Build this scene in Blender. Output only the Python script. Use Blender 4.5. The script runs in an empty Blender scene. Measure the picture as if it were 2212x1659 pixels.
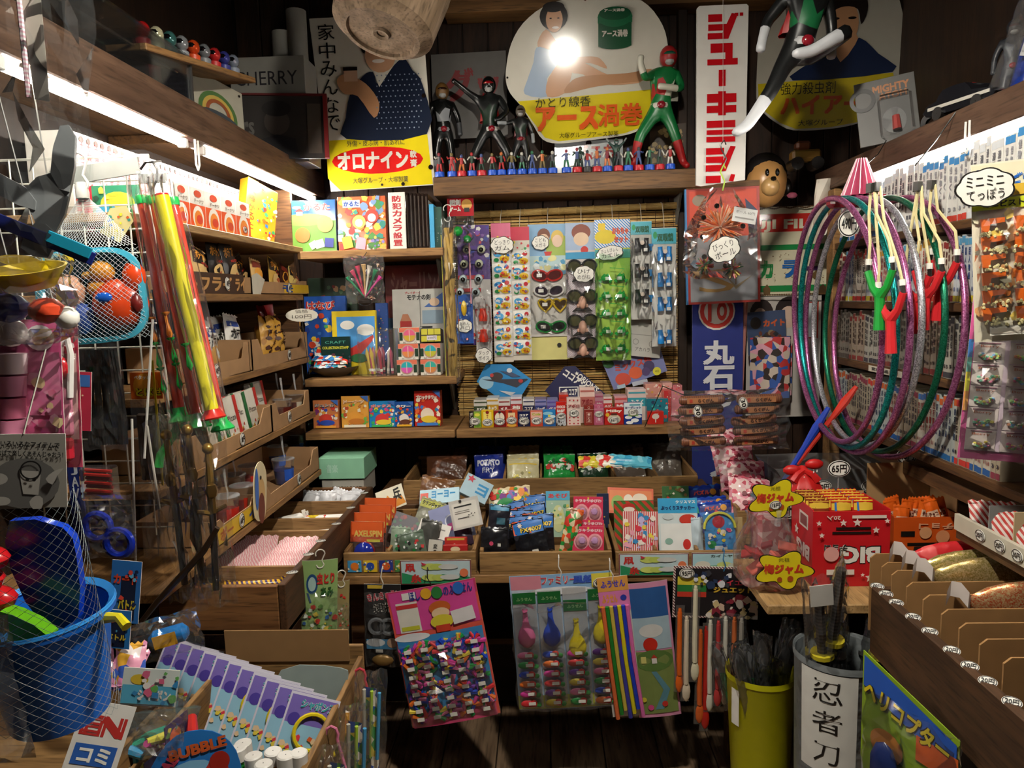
import bpy,math,random
from mathutils import Vector,Matrix,Euler
random.seed(7)
SC = bpy.context.scene
# ------------------------------------------------------------------ camera
FPX,CX,CY,CAMH = 1600.0,1106.0,829.5,1.45
PITCH,YAW,ROLL = math.radians(6.6),math.radians(2.47),0.027
_F = Vector((-math.sin(YAW)*math.cos(PITCH),math.cos(YAW)*math.cos(PITCH),-math.sin(PITCH)))
_R0 = Vector((math.cos(YAW),math.sin(YAW),0));_U0 = _R0.cross(_F)
_R = _R0*math.cos(ROLL) - _U0*math.sin(ROLL);_U = _U0*math.cos(ROLL) + _R0*math.sin(ROLL)
cam = bpy.data.cameras.new('camera');cam.sensor_width = 36;cam.lens = FPX/2212*36;cam.clip_start = .02
camo = bpy.data.objects.new('camera',cam);SC.collection.objects.link(camo)
mw = Matrix((_R,_U,-_F)).transposed().to_4x4();mw.translation = (0,0,CAMH);camo.matrix_world = mw
SC.camera = camo
# ------------------------------------------------------------------ world, exposure (the lamps are built below as lamps)
wd = bpy.data.worlds.new('world');SC.world = wd;wd.use_nodes = True
wd.node_tree.nodes['Background'].inputs[0].default_value = (.9,.95,1,1)
wd.node_tree.nodes['Background'].inputs[1].default_value = .05  # dim even fill added through the open, unseen end of the room
SC.view_settings.view_transform = 'Standard';SC.view_settings.look = 'None'
SC.view_settings.exposure = 0.15;SC.view_settings.gamma = 1;SC.view_settings.use_curve_mapping = False
TUBE_POWER,BULB_POWER = 150.0,1300.0
cy = SC.cycles;cy.max_bounces = 5;cy.diffuse_bounces = 2;cy.glossy_bounces = 2;cy.transmission_bounces = 2;cy.transparent_max_bounces = 12
cy.caustics_reflective = False;cy.caustics_refractive = False;cy.adaptive_threshold = .3;cy.adaptive_min_samples = 16;cy.light_sampling_threshold = .04;cy.sample_clamp_indirect = 4.0
# ------------------------------------------------------------------ pixel -> place on a known plane
def ray(px,py): return _F + _R*((px-CX)/FPX) + _U*((CY-py)/FPX)
def at(px,py,Y=None,X=None,Z=None):
    d = ray(px,py)
    t = Y/d.y if Y is not None else X/d.x if X is not None else (Z-CAMH)/d.z
    return Vector((0,0,CAMH)) + d*t
def _lin(A,p,i):
    return -sum(A[j]*p[j] for j in range(3) if j != i)/A[i]
def sx(px,Y,Z): k = (px-CX)/FPX;return _lin(_R-_F*k,(0,Y,Z-CAMH),0)
def sy(px,X,Z): k = (px-CX)/FPX;return _lin(_R-_F*k,(X,0,Z-CAMH),1)
def sz(py,X,Y): k = (CY-py)/FPX;return _lin(_U-_F*k,(X,Y,0),2)+CAMH
def rectY(x0,y0,x1,y1,Y):
    xm,ym = (x0+x1)/2,(y0+y1)/2
    a,b = at(x0,ym,Y=Y).x,at(x1,ym,Y=Y).x;c,d = at(xm,y0,Y=Y).z,at(xm,y1,Y=Y).z
    return (a+b)/2,d,b-a,c-d
# ------------------------------------------------------------------ materials
def hexc(h):
    h = h.lstrip('#');c = [int(h[i:i+2],16)/255 for i in (0,2,4)]
    return tuple((x/12.92 if x <= .04045 else ((x+.055)/1.055)**2.4) for x in c)+(1,)
_M = {}
def _new(key):
    m = bpy.data.materials.new(key);m.use_nodes = True
    return m,m.node_tree.nodes,m.node_tree.links,m.node_tree.nodes['Principled BSDF']
def _mix(N,L,a,b,fac):
    x = N.new('ShaderNodeMix');x.data_type = 'RGBA';x.inputs['Factor'].default_value = .5
    if isinstance(fac,float): x.inputs['Factor'].default_value = fac
    else: L.new(fac,x.inputs['Factor'])
    for s,v in (('A',a),('B',b)):
        i = [q for q in x.inputs if q.name == s and q.type == 'RGBA'][0]
        if isinstance(v,tuple): i.default_value = v
        else: L.new(v,i)
    return [q for q in x.outputs if q.type == 'RGBA'][0]
def _noise(N,L,scale,detail=2,coord='Object',stretch=None):
    tc = N.new('ShaderNodeTexCoord');n = N.new('ShaderNodeTexNoise');n.inputs['Scale'].default_value = scale
    n.inputs['Detail'].default_value = detail;v = tc.outputs[coord]
    if stretch:
        mp = N.new('ShaderNodeMapping');mp.inputs['Scale'].default_value = stretch;L.new(v,mp.inputs[0]);v = mp.outputs[0]
    L.new(v,n.inputs['Vector']);return n.outputs['Fac']
def mt(col,rough=.45,metal=0.0,var=.14,emit=0,spec=.5):
    key = f'{col}_{rough}_{metal}_{var}_{emit}_{spec}'
    if key in _M: return _M[key]
    m,N,L,b = _new('paint_'+key);c = hexc(col)
    b.inputs['Roughness'].default_value = rough;b.inputs['Metallic'].default_value = metal
    b.inputs['Specular IOR Level'].default_value = spec
    f = _noise(N,L,35,0)
    d = tuple(x*(1-var) for x in c[:3])+(1,)
    L.new(_mix(N,L,c,d,f),b.inputs['Base Color'])
    if emit: b.inputs['Emission Color'].default_value = c;b.inputs['Emission Strength'].default_value = emit
    _M[key] = m;return m
def wood(c1,c2,axis='x',scale=9,rough=.6,knots=True):
    key = f'wood{c1}{c2}{axis}{scale}{rough}'
    if key in _M: return _M[key]
    m,N,L,b = _new(key);st = {'x': (1.2,14,14),'y': (14,1.2,14),'z': (14,14,1.2)}[axis]
    f = _noise(N,L,scale/3,2,stretch=st);g = _noise(N,L,scale*1.6,1,stretch=st);k = _noise(N,L,3.0,0)
    r = N.new('ShaderNodeValToRGB');r.color_ramp.elements[0].position = .32;r.color_ramp.elements[1].position = .68
    r.color_ramp.elements[0].color = hexc(c1);r.color_ramp.elements[1].color = hexc(c2);L.new(f,r.inputs[0])
    dk = tuple(x*.55 for x in hexc(c1)[:3])+(1,)
    r2 = N.new('ShaderNodeValToRGB');r2.color_ramp.elements[0].position = .5;r2.color_ramp.elements[1].position = .8;L.new(g,r2.inputs[0])
    o = _mix(N,L,r.outputs[0],dk,r2.outputs[0])
    r3 = N.new('ShaderNodeValToRGB');r3.color_ramp.elements[0].position = .55;r3.color_ramp.elements[1].position = .75
    r3.color_ramp.elements[1].color = (.45,.45,.45,1);L.new(k,r3.inputs[0])
    o = _mix(N,L,o,dk,r3.outputs[0]);L.new(o,b.inputs['Base Color'])
    b.inputs['Roughness'].default_value = rough;b.inputs['Specular IOR Level'].default_value = .3
    _M[key] = m;return m
def confetti(cols,scale=70,rough=.35,stretch=(1,1,1)):
    key = 'print_'+''.join(cols)+str(scale)+str(stretch)
    if key in _M: return _M[key]
    m,N,L,b = _new(key[:60]);tc = N.new('ShaderNodeTexCoord');mp = N.new('ShaderNodeMapping');mp.inputs['Scale'].default_value = stretch
    v = N.new('ShaderNodeTexVoronoi');v.inputs['Scale'].default_value = scale;L.new(tc.outputs['Object'],mp.inputs[0]);L.new(mp.outputs[0],v.inputs['Vector'])
    sp = N.new('ShaderNodeSeparateColor');L.new(v.outputs['Color'],sp.inputs[0])
    r = N.new('ShaderNodeValToRGB');r.color_ramp.interpolation = 'CONSTANT';e = r.color_ramp.elements
    while len(e) < len(cols): e.new(.5)
    for i,c in enumerate(cols): e[i].position = i/len(cols);e[i].color = hexc(c)
    L.new(sp.outputs[0],r.inputs[0]);L.new(r.outputs[0],b.inputs['Base Color']);b.inputs['Roughness'].default_value = rough
    _M[key] = m;return m
def stripes(c1,c2,n=40,axis=0,rough=.4,duty=.5,diag=0.0):
    key = f'stripe{c1}{c2}{n}{axis}{duty}{diag}'
    if key in _M: return _M[key]
    m,N,L,b = _new(key);tc = N.new('ShaderNodeTexCoord');sp = N.new('ShaderNodeSeparateXYZ');L.new(tc.outputs['Object'],sp.inputs[0])
    mu = N.new('ShaderNodeMath');mu.operation = 'MULTIPLY';mu.inputs[1].default_value = n;L.new(sp.outputs[axis],mu.inputs[0])
    src = mu.outputs[0]
    if diag:
        m2 = N.new('ShaderNodeMath');m2.operation = 'MULTIPLY_ADD';m2.inputs[1].default_value = n*diag;L.new(sp.outputs[2 if axis != 2 else 0],m2.inputs[0]);L.new(src,m2.inputs[2]);src = m2.outputs[0]
    fr = N.new('ShaderNodeMath');fr.operation = 'FRACT';L.new(src,fr.inputs[0])
    gt = N.new('ShaderNodeMath');gt.operation = 'GREATER_THAN';gt.inputs[1].default_value = duty;L.new(fr.outputs[0],gt.inputs[0])
    L.new(_mix(N,L,hexc(c1),hexc(c2),gt.outputs[0]),b.inputs['Base Color']);b.inputs['Roughness'].default_value = rough
    _M[key] = m;return m
def film(tint='#ffffff',haze=.06,wrinkle=45,rough=.07,gloss=.42):
    haze = haze*.3 if haze < .2 else haze*.7
    key = f'film{tint}{haze}{wrinkle}{gloss}'
    if key in _M: return _M[key]
    m,N,L,b = _new(key);out = N['Material Output'];N.remove(b)
    tr = N.new('ShaderNodeBsdfTransparent');tr.inputs[0].default_value = tuple(.6+.4*x for x in hexc(tint)[:3])+(1,)
    gl = N.new('ShaderNodeBsdfGlossy');gl.inputs['Roughness'].default_value = rough;gl.inputs[0].default_value = (1,1,1,1)
    df = N.new('ShaderNodeBsdfDiffuse');df.inputs[0].default_value = hexc(tint)
    lw = N.new('ShaderNodeLayerWeight');lw.inputs[0].default_value = .25
    mu = N.new('ShaderNodeMath');mu.operation = 'MULTIPLY_ADD';mu.inputs[1].default_value = gloss;mu.inputs[2].default_value = .04;L.new(lw.outputs['Fresnel'],mu.inputs[0])
    a = N.new('ShaderNodeMixShader');a.inputs[0].default_value = haze;L.new(tr.outputs[0],a.inputs[1]);L.new(df.outputs[0],a.inputs[2])
    c = N.new('ShaderNodeMixShader');L.new(mu.outputs[0],c.inputs[0]);L.new(a.outputs[0],c.inputs[1]);L.new(gl.outputs[0],c.inputs[2])
    L.new(c.outputs[0],out.inputs[0]);_M[key] = m;return m
def glitter(c1,c2,scale=420):
    key = f'glitter{c1}{c2}'
    if key in _M: return _M[key]
    m,N,L,b = _new(key);tc = N.new('ShaderNodeTexCoord');v = N.new('ShaderNodeTexVoronoi');v.inputs['Scale'].default_value = scale;L.new(tc.outputs['Object'],v.inputs['Vector'])
    sp = N.new('ShaderNodeSeparateColor');L.new(v.outputs['Color'],sp.inputs[0])
    L.new(_mix(N,L,hexc(c1),hexc(c2),sp.outputs[0]),b.inputs['Base Color']);b.inputs['Metallic'].default_value = .75;b.inputs['Roughness'].default_value = .3
    bp = N.new('ShaderNodeBump');bp.inputs['Strength'].default_value = .8;bp.inputs['Distance'].default_value = .002;L.new(sp.outputs[1],bp.inputs['Height']);L.new(bp.outputs[0],b.inputs['Normal'])
    _M[key] = m;return m
def foil(c1,c2='#ffffff',rough=.25): # crinkled printed plastic
    key = f'foil{c1}{c2}{rough}'
    if key in _M: return _M[key]
    m,N,L,b = _new(key);f = _noise(N,L,55,1);bp = N.new('ShaderNodeBump');bp.inputs['Strength'].default_value = .5;bp.inputs['Distance'].default_value = .005
    L.new(f,bp.inputs['Height']);L.new(bp.outputs[0],b.inputs['Normal']);g = _noise(N,L,22,1)
    r = N.new('ShaderNodeValToRGB');r.color_ramp.elements[0].position = .6;r.color_ramp.elements[1].position = .64;L.new(g,r.inputs[0])
    L.new(_mix(N,L,hexc(c1),hexc(c2),r.outputs[0]),b.inputs['Base Color']);b.inputs['Roughness'].default_value = rough
    _M[key] = m;return m
def glow(col,s):
    key = f'glow{col}{s}'
    if key in _M: return _M[key]
    m,N,L,b = _new(key);b.inputs['Base Color'].default_value = hexc(col);b.inputs['Emission Color'].default_value = hexc(col);b.inputs['Emission Strength'].default_value = s
    _M[key] = m;return m
def asmat(c):
    return mt(c) if isinstance(c,str) else c
# ------------------------------------------------------------------ text shapes
_tc = bpy.data.curves.new('glyphs','FONT');_tc.resolution_u = 2;_tc.align_x = 'LEFT'
_to = bpy.data.objects.new('glyphs',_tc);SC.collection.objects.link(_to)
_T = {}
def glyphs(s,bold):
    if (s,bold) in _T: return _T[(s,bold)]
    _tc.body = s;bpy.context.view_layer.update()
    ev = _to.evaluated_get(bpy.context.evaluated_depsgraph_get());me = ev.to_mesh()
    vs = [(v.co.x,v.co.y,0) for v in me.vertices];fs = [tuple(p.vertices) for p in me.polygons];ev.to_mesh_clear()
    if vs and bold >= .03: # heavier strokes: the glyph struck four times
        n = len(vs);d = bold*.75;sh = ((-d,-d),(d,-d),(-d,d),(d,d));fs = [tuple(i+k*n for i in f) for k in range(4) for f in fs];vs = [(x+a,y+b,k*.00008) for k,(a,b) in enumerate(sh) for x,y,_ in vs]
    if vs:
        x0,x1 = min(v[0] for v in vs),max(v[0] for v in vs);y0,y1 = min(v[1] for v in vs),max(v[1] for v in vs)
        vs = [((x-x0)/max(x1-x0,1e-6)-.5,(y-y0)/max(y1-y0,1e-6)-.5,k) for x,y,k in vs]
    _T[(s,bold)] = (vs,fs);return vs,fs
# ------------------------------------------------------------------ mesh builder
class MB:
    def __init__(s): s.v = [];s.f = [];s.mi = [];s.ms = []
    def m(s,mat):
        mat = asmat(mat)
        if mat not in s.ms: s.ms.append(mat)
        return s.ms.index(mat)
    def add(s,vs,fs,mat,M=None):
        o = len(s.v);i = s.m(mat)
        s.v += [tuple(M @ Vector(v)) for v in vs] if M is not None else [tuple(v) for v in vs]
        s.f += [tuple(o+k for k in f) for f in fs];s.mi += [i]*len(fs);return s
    def box(s,c,d,mat,M=None):
        x,y,z = c;a,b,e = d[0]/2,d[1]/2,d[2]/2
        vs = [(x+i*a,y+j*b,z+k*e) for k in (-1,1) for j in (-1,1) for i in (-1,1)]
        return s.add(vs,[(0,2,3,1),(4,5,7,6),(0,1,5,4),(2,6,7,3),(0,4,6,2),(1,3,7,5)],mat,M)
    def b2(s,lo,hi,mat,ch=0):
        c = [(a+b)/2 for a,b in zip(lo,hi)];d = [b-a for a,b in zip(lo,hi)]
        return s.cbox(c,d,mat,ch) if ch else s.box(c,d,mat)
    def cbox(s,c,d,mat,ch=.003,M=None):
        h = [q/2 for q in d];ch = min(ch,min(h)*.6);vs = [];ix = {}
        for sx_ in (-1,1):
            for sy_ in (-1,1):
                for sz_ in (-1,1):
                    g = (sx_,sy_,sz_)
                    for a in range(3):
                        ix[g+(a,)] = len(vs);vs.append(tuple(c[j]+g[j]*(h[j] if j == a else h[j]-ch) for j in range(3)))
        fs = []
        for a in range(3):
            b,e = (a+1) % 3,(a+2) % 3
            for q in (-1,1):
                def g(u,w): t = [0,0,0];t[a] = q;t[b] = u;t[e] = w;return tuple(t)
                f = [ix[g(-1,-1)+(a,)],ix[g(1,-1)+(a,)],ix[g(1,1)+(a,)],ix[g(-1,1)+(a,)]];fs.append(tuple(f if q > 0 else f[::-1]))
            for u in (-1,1):
                for w in (-1,1):
                    def g2(t_): t = [0,0,0];t[a] = t_;t[b] = u;t[e] = w;return tuple(t)
                    f = [ix[g2(-1)+(b,)],ix[g2(1)+(b,)],ix[g2(1)+(e,)],ix[g2(-1)+(e,)]];fs.append(tuple(f if u*w > 0 else f[::-1]))
        for sx_ in (-1,1):
            for sy_ in (-1,1):
                for sz_ in (-1,1):
                    g = (sx_,sy_,sz_);f = [ix[g+(0,)],ix[g+(1,)],ix[g+(2,)]];fs.append(tuple(f if sx_*sy_*sz_ > 0 else f[::-1]))
        return s.add(vs,fs,mat,M)
    def prism(s,poly,y0,y1,mat,M=None): # polygon in x,z ; thickness along y
        n = len(poly);vs = [(x,y0,z) for x,z in poly]+[(x,y1,z) for x,z in poly]
        fs = [tuple(range(n)),tuple(range(2*n-1,n-1,-1))]+[(i,i+n,(i+1) % n+n,(i+1) % n) for i in range(n)]
        return s.add(vs,fs,mat,M)
    def tube(s,pts,r,mat,seg=8,closed=False,M=None,caps=True):
        pts = [Vector(p) for p in pts];n = len(pts);rs = r if isinstance(r,(list,tuple)) else [r]*n
        vs = [];up = Vector((0,0,1));prev = None
        for i,p in enumerate(pts):
            t = (pts[(i+1) % n]-pts[i-1]) if closed or 0 < i < n-1 else (pts[1]-pts[0] if i == 0 else pts[-1]-pts[-2])
            t.normalize()
            a = (prev - t*prev.dot(t)) if prev is not None else (up - t*up.dot(t) if abs(t.z) < .95 else Vector((1,0,0))-t*t.x)
            if a.length < 1e-6: a = Vector((0,1,0))
            a.normalize();b = t.cross(a);prev = a
            for k in range(seg):
                q = 2*math.pi*k/seg;vs.append(p+(a*math.cos(q)+b*math.sin(q))*rs[i])
        fs = [];m = n if closed else n-1
        for i in range(m):
            for k in range(seg):
                j = (i+1) % n;fs.append((i*seg+k,i*seg+(k+1) % seg,j*seg+(k+1) % seg,j*seg+k))
        if not closed and caps: fs += [tuple(range(seg-1,-1,-1)),tuple((n-1)*seg+k for k in range(seg))]
        return s.add(vs,fs,mat,M)
    def lathe(s,prof,mat,seg=20,M=None):
        vs = [(r*math.cos(2*math.pi*k/seg),r*math.sin(2*math.pi*k/seg),z) for r,z in prof for k in range(seg)]
        fs = [(i*seg+k,i*seg+(k+1) % seg,(i+1)*seg+(k+1) % seg,(i+1)*seg+k) for i in range(len(prof)-1) for k in range(seg)]
        return s.add(vs,fs,mat,M)
    def ball(s,c,r,mat,seg=12,M=None):
        r = (r,r,r) if isinstance(r,(int,float)) else r;vs = [];n = seg//2
        for i in range(n+1):
            t = math.pi*i/n
            for k in range(seg): p = 2*math.pi*k/seg;vs.append((c[0]+r[0]*math.sin(t)*math.cos(p),c[1]+r[1]*math.sin(t)*math.sin(p),c[2]+r[2]*math.cos(t)))
        return s.add(vs,[(i*seg+k,(i+1)*seg+k,(i+1)*seg+(k+1) % seg,i*seg+(k+1) % seg) for i in range(n) for k in range(seg)],mat,M)
    def sheet(s,fn,nu,nv,mat,M=None):
        vs = [fn(i/nu,j/nv) for j in range(nv+1) for i in range(nu+1)]
        return s.add(vs,[(j*(nu+1)+i,j*(nu+1)+i+1,(j+1)*(nu+1)+i+1,(j+1)*(nu+1)+i) for j in range(nv) for i in range(nu)],mat,M)
    def build(s,name,parent=None,loc=None,rot=None,smooth=38):
        me = bpy.data.meshes.new(name);me.from_pydata(s.v,[],s.f);me.polygons.foreach_set('material_index',s.mi)
        for m in s.ms: me.materials.append(m)
        if smooth:
            me.polygons.foreach_set('use_smooth',[True]*len(s.f));me.set_sharp_from_angle(angle=math.radians(smooth))
        return newobj(name,me,parent,loc,rot)
ALL = []
LABELS = {}
def newobj(name,data,parent=None,loc=None,rot=None):
    o = bpy.data.objects.new(name,data);ALL.append(o)
    if parent is not None: o.parent = parent
    if loc is not None: o.location = loc
    if rot is not None: o.rotation_euler = rot
    return o
def tag(o,label,cat,group=None,kind=None):
    o['label'] = label;o['category'] = cat
    if group: o['group'] = group
    if kind: o['kind'] = kind
    LABELS.setdefault(label,[]).append(o);return o
def thing(name,label,cat,loc=(0,0,0),rot=(0,0,0),group=None):
    return tag(newobj(name,None,None,loc,rot),label,cat,group)
def struct(o): o['kind'] = 'structure';return o
def put(o,loc,rot=(0,0,0)): o.location = loc;o.rotation_euler = rot;return o
def dup(o,parent=None):
    c = o.copy();ALL.append(c);c.parent = parent
    for ch in [q for q in ALL if q.parent == o]: dup(ch,c)
    return c
ORD = ['first','second','third','fourth','fifth','sixth','seventh','eighth','ninth','tenth','eleventh','twelfth','thirteenth','fourteenth','fifteenth','sixteenth','seventeenth','eighteenth','nineteenth','twentieth']
ORD += ['twenty-'+x for x in ORD[:9]]+['thirtieth']+['thirty-'+x for x in ORD[:9]]+['fortieth']+['forty-'+x for x in ORD[:9]]+['fiftieth']+['fifty-'+x for x in ORD[:9]]
# ------------------------------------------------------------------ flat print on a face (x in -.5...5 of w, z in 0..1 of h)
def prt(mb,spec,w,h,yf=lambda x,z: 0.0,eps=.0005,clip=False):
    e = eps;cl = (lambda a,lo,hi: max(lo,min(hi,a))) if clip else (lambda a,lo,hi: a)
    for q in spec:
        k = q[0]
        def put_(vs,fs,col):
            mb.add([(x,yf(x,z)-e-k,z) for x,z,k in ((cl(a[0],-w/2,w/2),cl(a[1],0,h),a[2] if len(a) > 2 else 0) for a in vs)],fs,col)
        if k == 'r':
            _,x,z,a,b,c = q[:6];r = q[6] if len(q) > 6 else 0;n = 1 if yf(0,h/2) == yf(w*.4,h*.3) else 5
            vs = [((i/n-.5)*a*w,(j/n-.5)*b*h) for j in range(n+1) for i in range(n+1)]
            cr,sr = math.cos(r),math.sin(r);vs = [(x*w+u*cr-v*sr,z*h+u*sr+v*cr) for u,v in vs]
            put_(vs,[(j*(n+1)+i,j*(n+1)+i+1,(j+1)*(n+1)+i+1,(j+1)*(n+1)+i) for j in range(n) for i in range(n)],c)
        elif k == 'e':
            _,x,z,a,b,c = q;n = 18
            put_([(x*w,z*h)]+[(x*w+a*w*math.cos(t*2*math.pi/n),z*h+b*h*math.sin(t*2*math.pi/n)) for t in range(n)],[(0,i+1,(i+1) % n+1) for i in range(n)],c)
        elif k == 'd': # round disc, radius as a share of w
            _,x,z,a,c = q;n = 20
            put_([(x*w,z*h)]+[(x*w+a*w*math.cos(t*2*math.pi/n),z*h+a*w*math.sin(t*2*math.pi/n)) for t in range(n)],[(0,i+1,(i+1) % n+1) for i in range(n)],c)
        elif k == 'o': # ring
            _,x,z,a,t_,c = q;n = 24
            put_([(x*w+g*w*math.cos(t*2*math.pi/n),z*h+g*w*math.sin(t*2*math.pi/n)) for g in (a,a-t_) for t in range(n)],[(i,(i+1) % n,(i+1) % n+n,i+n) for i in range(n)],c)
        elif k == 'k':
            _,x,z,a,n,c = q
            put_([(x*w,z*h)]+[(x*w+a*w*(1 if t % 2 == 0 else .45)*math.sin(t*math.pi/n),z*h+a*w*(1 if t % 2 == 0 else .45)*math.cos(t*math.pi/n)) for t in range(2*n)],[(0,i+1,(i+1) % (2*n)+1) for i in range(2*n)],c)
        elif k == 'c': # cloud outline, with dark rim
            _,x,z,a,b,c,rim = q;n = 48
            for g,cc in ((1.06,rim),(1,c)):
                put_([(x*w,z*h)]+[(x*w+g*a*w*(1+.1*abs(math.sin(t*3.5*2*math.pi/n)))*math.cos(t*2*math.pi/n),z*h+g*b*h*(1+.1*abs(math.sin(t*3.5*2*math.pi/n)))*math.sin(t*2*math.pi/n)) for t in range(n)],[(0,i+1,(i+1) % n+1) for i in range(n)],cc);e += eps
        elif k == 'p':
            _,pts,c = q;put_([(x*w,z*h) for x,z in pts],[tuple(range(len(pts)))],c)
        elif k in 'tv':
            _,t,x,z,a,b,c = q[:7];bo = q[7] if len(q) > 7 else .02;r = q[8] if len(q) > 8 else 0
            cr,sr = math.cos(r),math.sin(r)
            if k == 't':
                vs,fs = glyphs(t,bo);put_([(x*w+u*a*w*cr-v*b*h*sr,z*h+u*a*w*sr+v*b*h*cr,k_) for u,v,k_ in vs],fs,c)
            else:
                n = len(t);ch = b*h/n
                for i,g in enumerate(t):
                    vs,fs = glyphs('|' if g == 'ー' else g,bo)
                    gw,gh = (a*w*(.16 if g == 'ー' else .6 if g in 'ュッャ' else 1),ch*(.86 if g not in 'ュッャ' else .7));zc = z*h+b*h/2-(i+.5)*ch
                    put_([(x*w+u*gw*cr-(zc-z*h+v*gh)*sr,z*h+(u*gw)*sr+(zc-z*h+v*gh)*cr,k_) for u,v,k_ in vs],fs,c)
        elif k == 'f': # a busy field of little shapes
            _,x,z,a,b,cols,n,seed = q;rg = random.Random(seed)
            for i in range(n):
                px_,pz_ = x+(rg.random()-.5)*a,z+(rg.random()-.5)*b;sz_ = rg.uniform(.05,.13)*w*a;mm = rg.choice((4,5,7,9));of = rg.random()*3
                put_([(px_*w+sz_*math.cos(of+t*2*math.pi/mm)*rg.uniform(.6,1),pz_*h+sz_*math.sin(of+t*2*math.pi/mm)*rg.uniform(.6,1)) for t in range(mm)],[tuple(range(mm))],cols[i % len(cols)]);e += eps*.12
        e += eps
    return mb
K,W = '#15120f','#efece2'
def sticker(parent,text,x,z,y=-.001,r=.016,rz=0,flat=False,ratio=.72,M=None,shape='e'):
    """handwritten oval price mark, its own little disc of card"""
    mb = MB();n = 18
    P = [(r*math.cos(t*2*math.pi/n),r*ratio*math.sin(t*2*math.pi/n)) for t in range(n)]
    mb.prism(P,0,-.0008,W)
    q = MB()
    prt(q,[('o',0,0,.47,.05,K),('t',text,0,0,.66,.5,K,.03)],2*r,2*r*ratio)
    mb.add([(a,b-.0009,c*(ratio if i < 48 else 1)) for i,(a,b,c) in enumerate(q.v)],q.f,K)
    o = mb.build('price_sticker',parent,(x,y,z));o.rotation_euler = (0,rz,0)
    if M is not None: o.matrix_local = M
    return o
def cloud(parent,lines,x,z,y,w,h,rot=0,name='handwritten_sign'):
    mb = MB();n = 54
    def ring(g): return [(g*w/2*(1+.09*abs(math.sin(t*3.5*2*math.pi/n)))*math.cos(t*2*math.pi/n),g*h/2*(1+.12*abs(math.sin(t*3.5*2*math.pi/n)))*math.sin(t*2*math.pi/n)) for t in range(n)]
    mb.prism(ring(1),0,-.001,K);mb.prism(ring(.93),-.001,-.0014,W)
    m = len(lines);q = MB()
    prt(q,[('t',s,0,((m-1)/2-i)*.36/max(1,m-1) if m > 1 else 0,.66,.3 if m > 1 else .42,K,.012) for i,s in enumerate(lines)],w,h)
    mb.add([(a,b-.0016,c) for a,b,c in q.v],q.f,K)
    o = mb.build(name,parent,(x,y,z),(0,rot,0));return o
# ------------------------------------------------------------------ generic goods, origin at bottom centre, front = -y
def carton(name,label,cat,w,h,d,body,spec=(),side=(),top=(),loc=(0,0,0),rot=(0,0,0),group=None,price=None,pz=.3,px=0,ch=.0012):
    o = MB().cbox((0,0,h/2),(w,d,h),body,ch).build(name,None,loc,rot);tag(o,label,cat,group)
    if spec: prt(MB(),spec,w,h,clip=True).build('printed_front',o,(0,-d/2,0),smooth=0)
    if side:
        prt(MB(),side,d,h).build('printed_side',o,(-w/2,0,0),(0,0,-math.pi/2),smooth=0)
    if top: prt(MB(),top,w,d).build('printed_top',o,(0,-d/2,h),(-math.pi/2,0,0),smooth=0)
    if price: sticker(o,price,px*w,h*pz,-d/2-.004,r=min(w*.46,.019))
    return o
def bulge(w,h,t,seed=0,pw=2.4):
    rg = random.Random(seed);a,b,c,d = [rg.uniform(-1,1) for _ in range(4)]
    def f(x,z):
        u,v = max(-1,min(1,2*x/w)),max(-1,min(1,2*z/h-1))
        k = (1-abs(u)**pw)*(1-abs(v)**3.2)
        return -(t/2*k)*(1+.16*math.sin(7*u+5*v*a+b*4)+.14*math.sin(9*v+6*u*c+d*5))
    return f
def pouch(name,label,cat,w,h,t,body,spec=(),loc=(0,0,0),rot=(0,0,0),group=None,seed=0,crimp=.011,back=None,tail=True,price=None):
    f = bulge(w,h,t,seed);nu,nv = 10,14;mb = MB()
    def fr(i,j):
        x,z = (i-.5)*w,j*h;zz = z
        if j == 0 or j == 1: zz += (.0022 if int(round(i*nu)) % 2 else -.0022)*(1 if tail else 0)
        return (x*(1-.05*math.sin(j*math.pi)),f(x,z),zz)
    mb.sheet(fr,nu,nv,body)
    mb.sheet(lambda i,j: (lambda p: (p[0],-p[1]*.9,p[2]))(fr(1-i,j)),nu,nv,back or body)
    o = mb.build(name,None,loc,rot,smooth=60);tag(o,label,cat,group)
    if spec: prt(MB(),spec,w*.94,h,f,.0008,True).build('printed_front',o,smooth=60)
    if crimp:
        for zc in (crimp*.5,h-crimp*.5): MB().box((0,f(0,zc)*.6-.0012,zc),(w*.95,.0012,.003),body).build('crimped_seal',o)
    if price: sticker(o,price,0,h*.3,f(0,h*.3)-.003,r=min(.016,w*.4))
    return o
def card(name,label,cat,w,h,body,spec=(),loc=(0,0,0),rot=(0,0,0),group=None,t=.0016,bend=0,rim=None):
    yf = (lambda x,z: bend*(2*x/w)**2*.5-bend*.5*((z/h-.5)*2)**2) if bend else (lambda x,z: 0.0)
    mb = MB();n = 8 if bend else 1
    mb.sheet(lambda i,j: ((i-.5)*w,yf((i-.5)*w,j*h),j*h),n,n,body);mb.sheet(lambda i,j: ((.5-i)*w,yf((.5-i)*w,j*h)+t,j*h),n,n,W)
    if not bend: mb.box((0,t/2,h/2),(w*.9999,t*.98,h*.9999),W)
    o = mb.build(name,None,loc,rot);tag(o,label,cat,group)
    if spec: prt(MB(),spec,w,h,yf,clip=True).build('printed_front',o,smooth=0)
    return o
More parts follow.
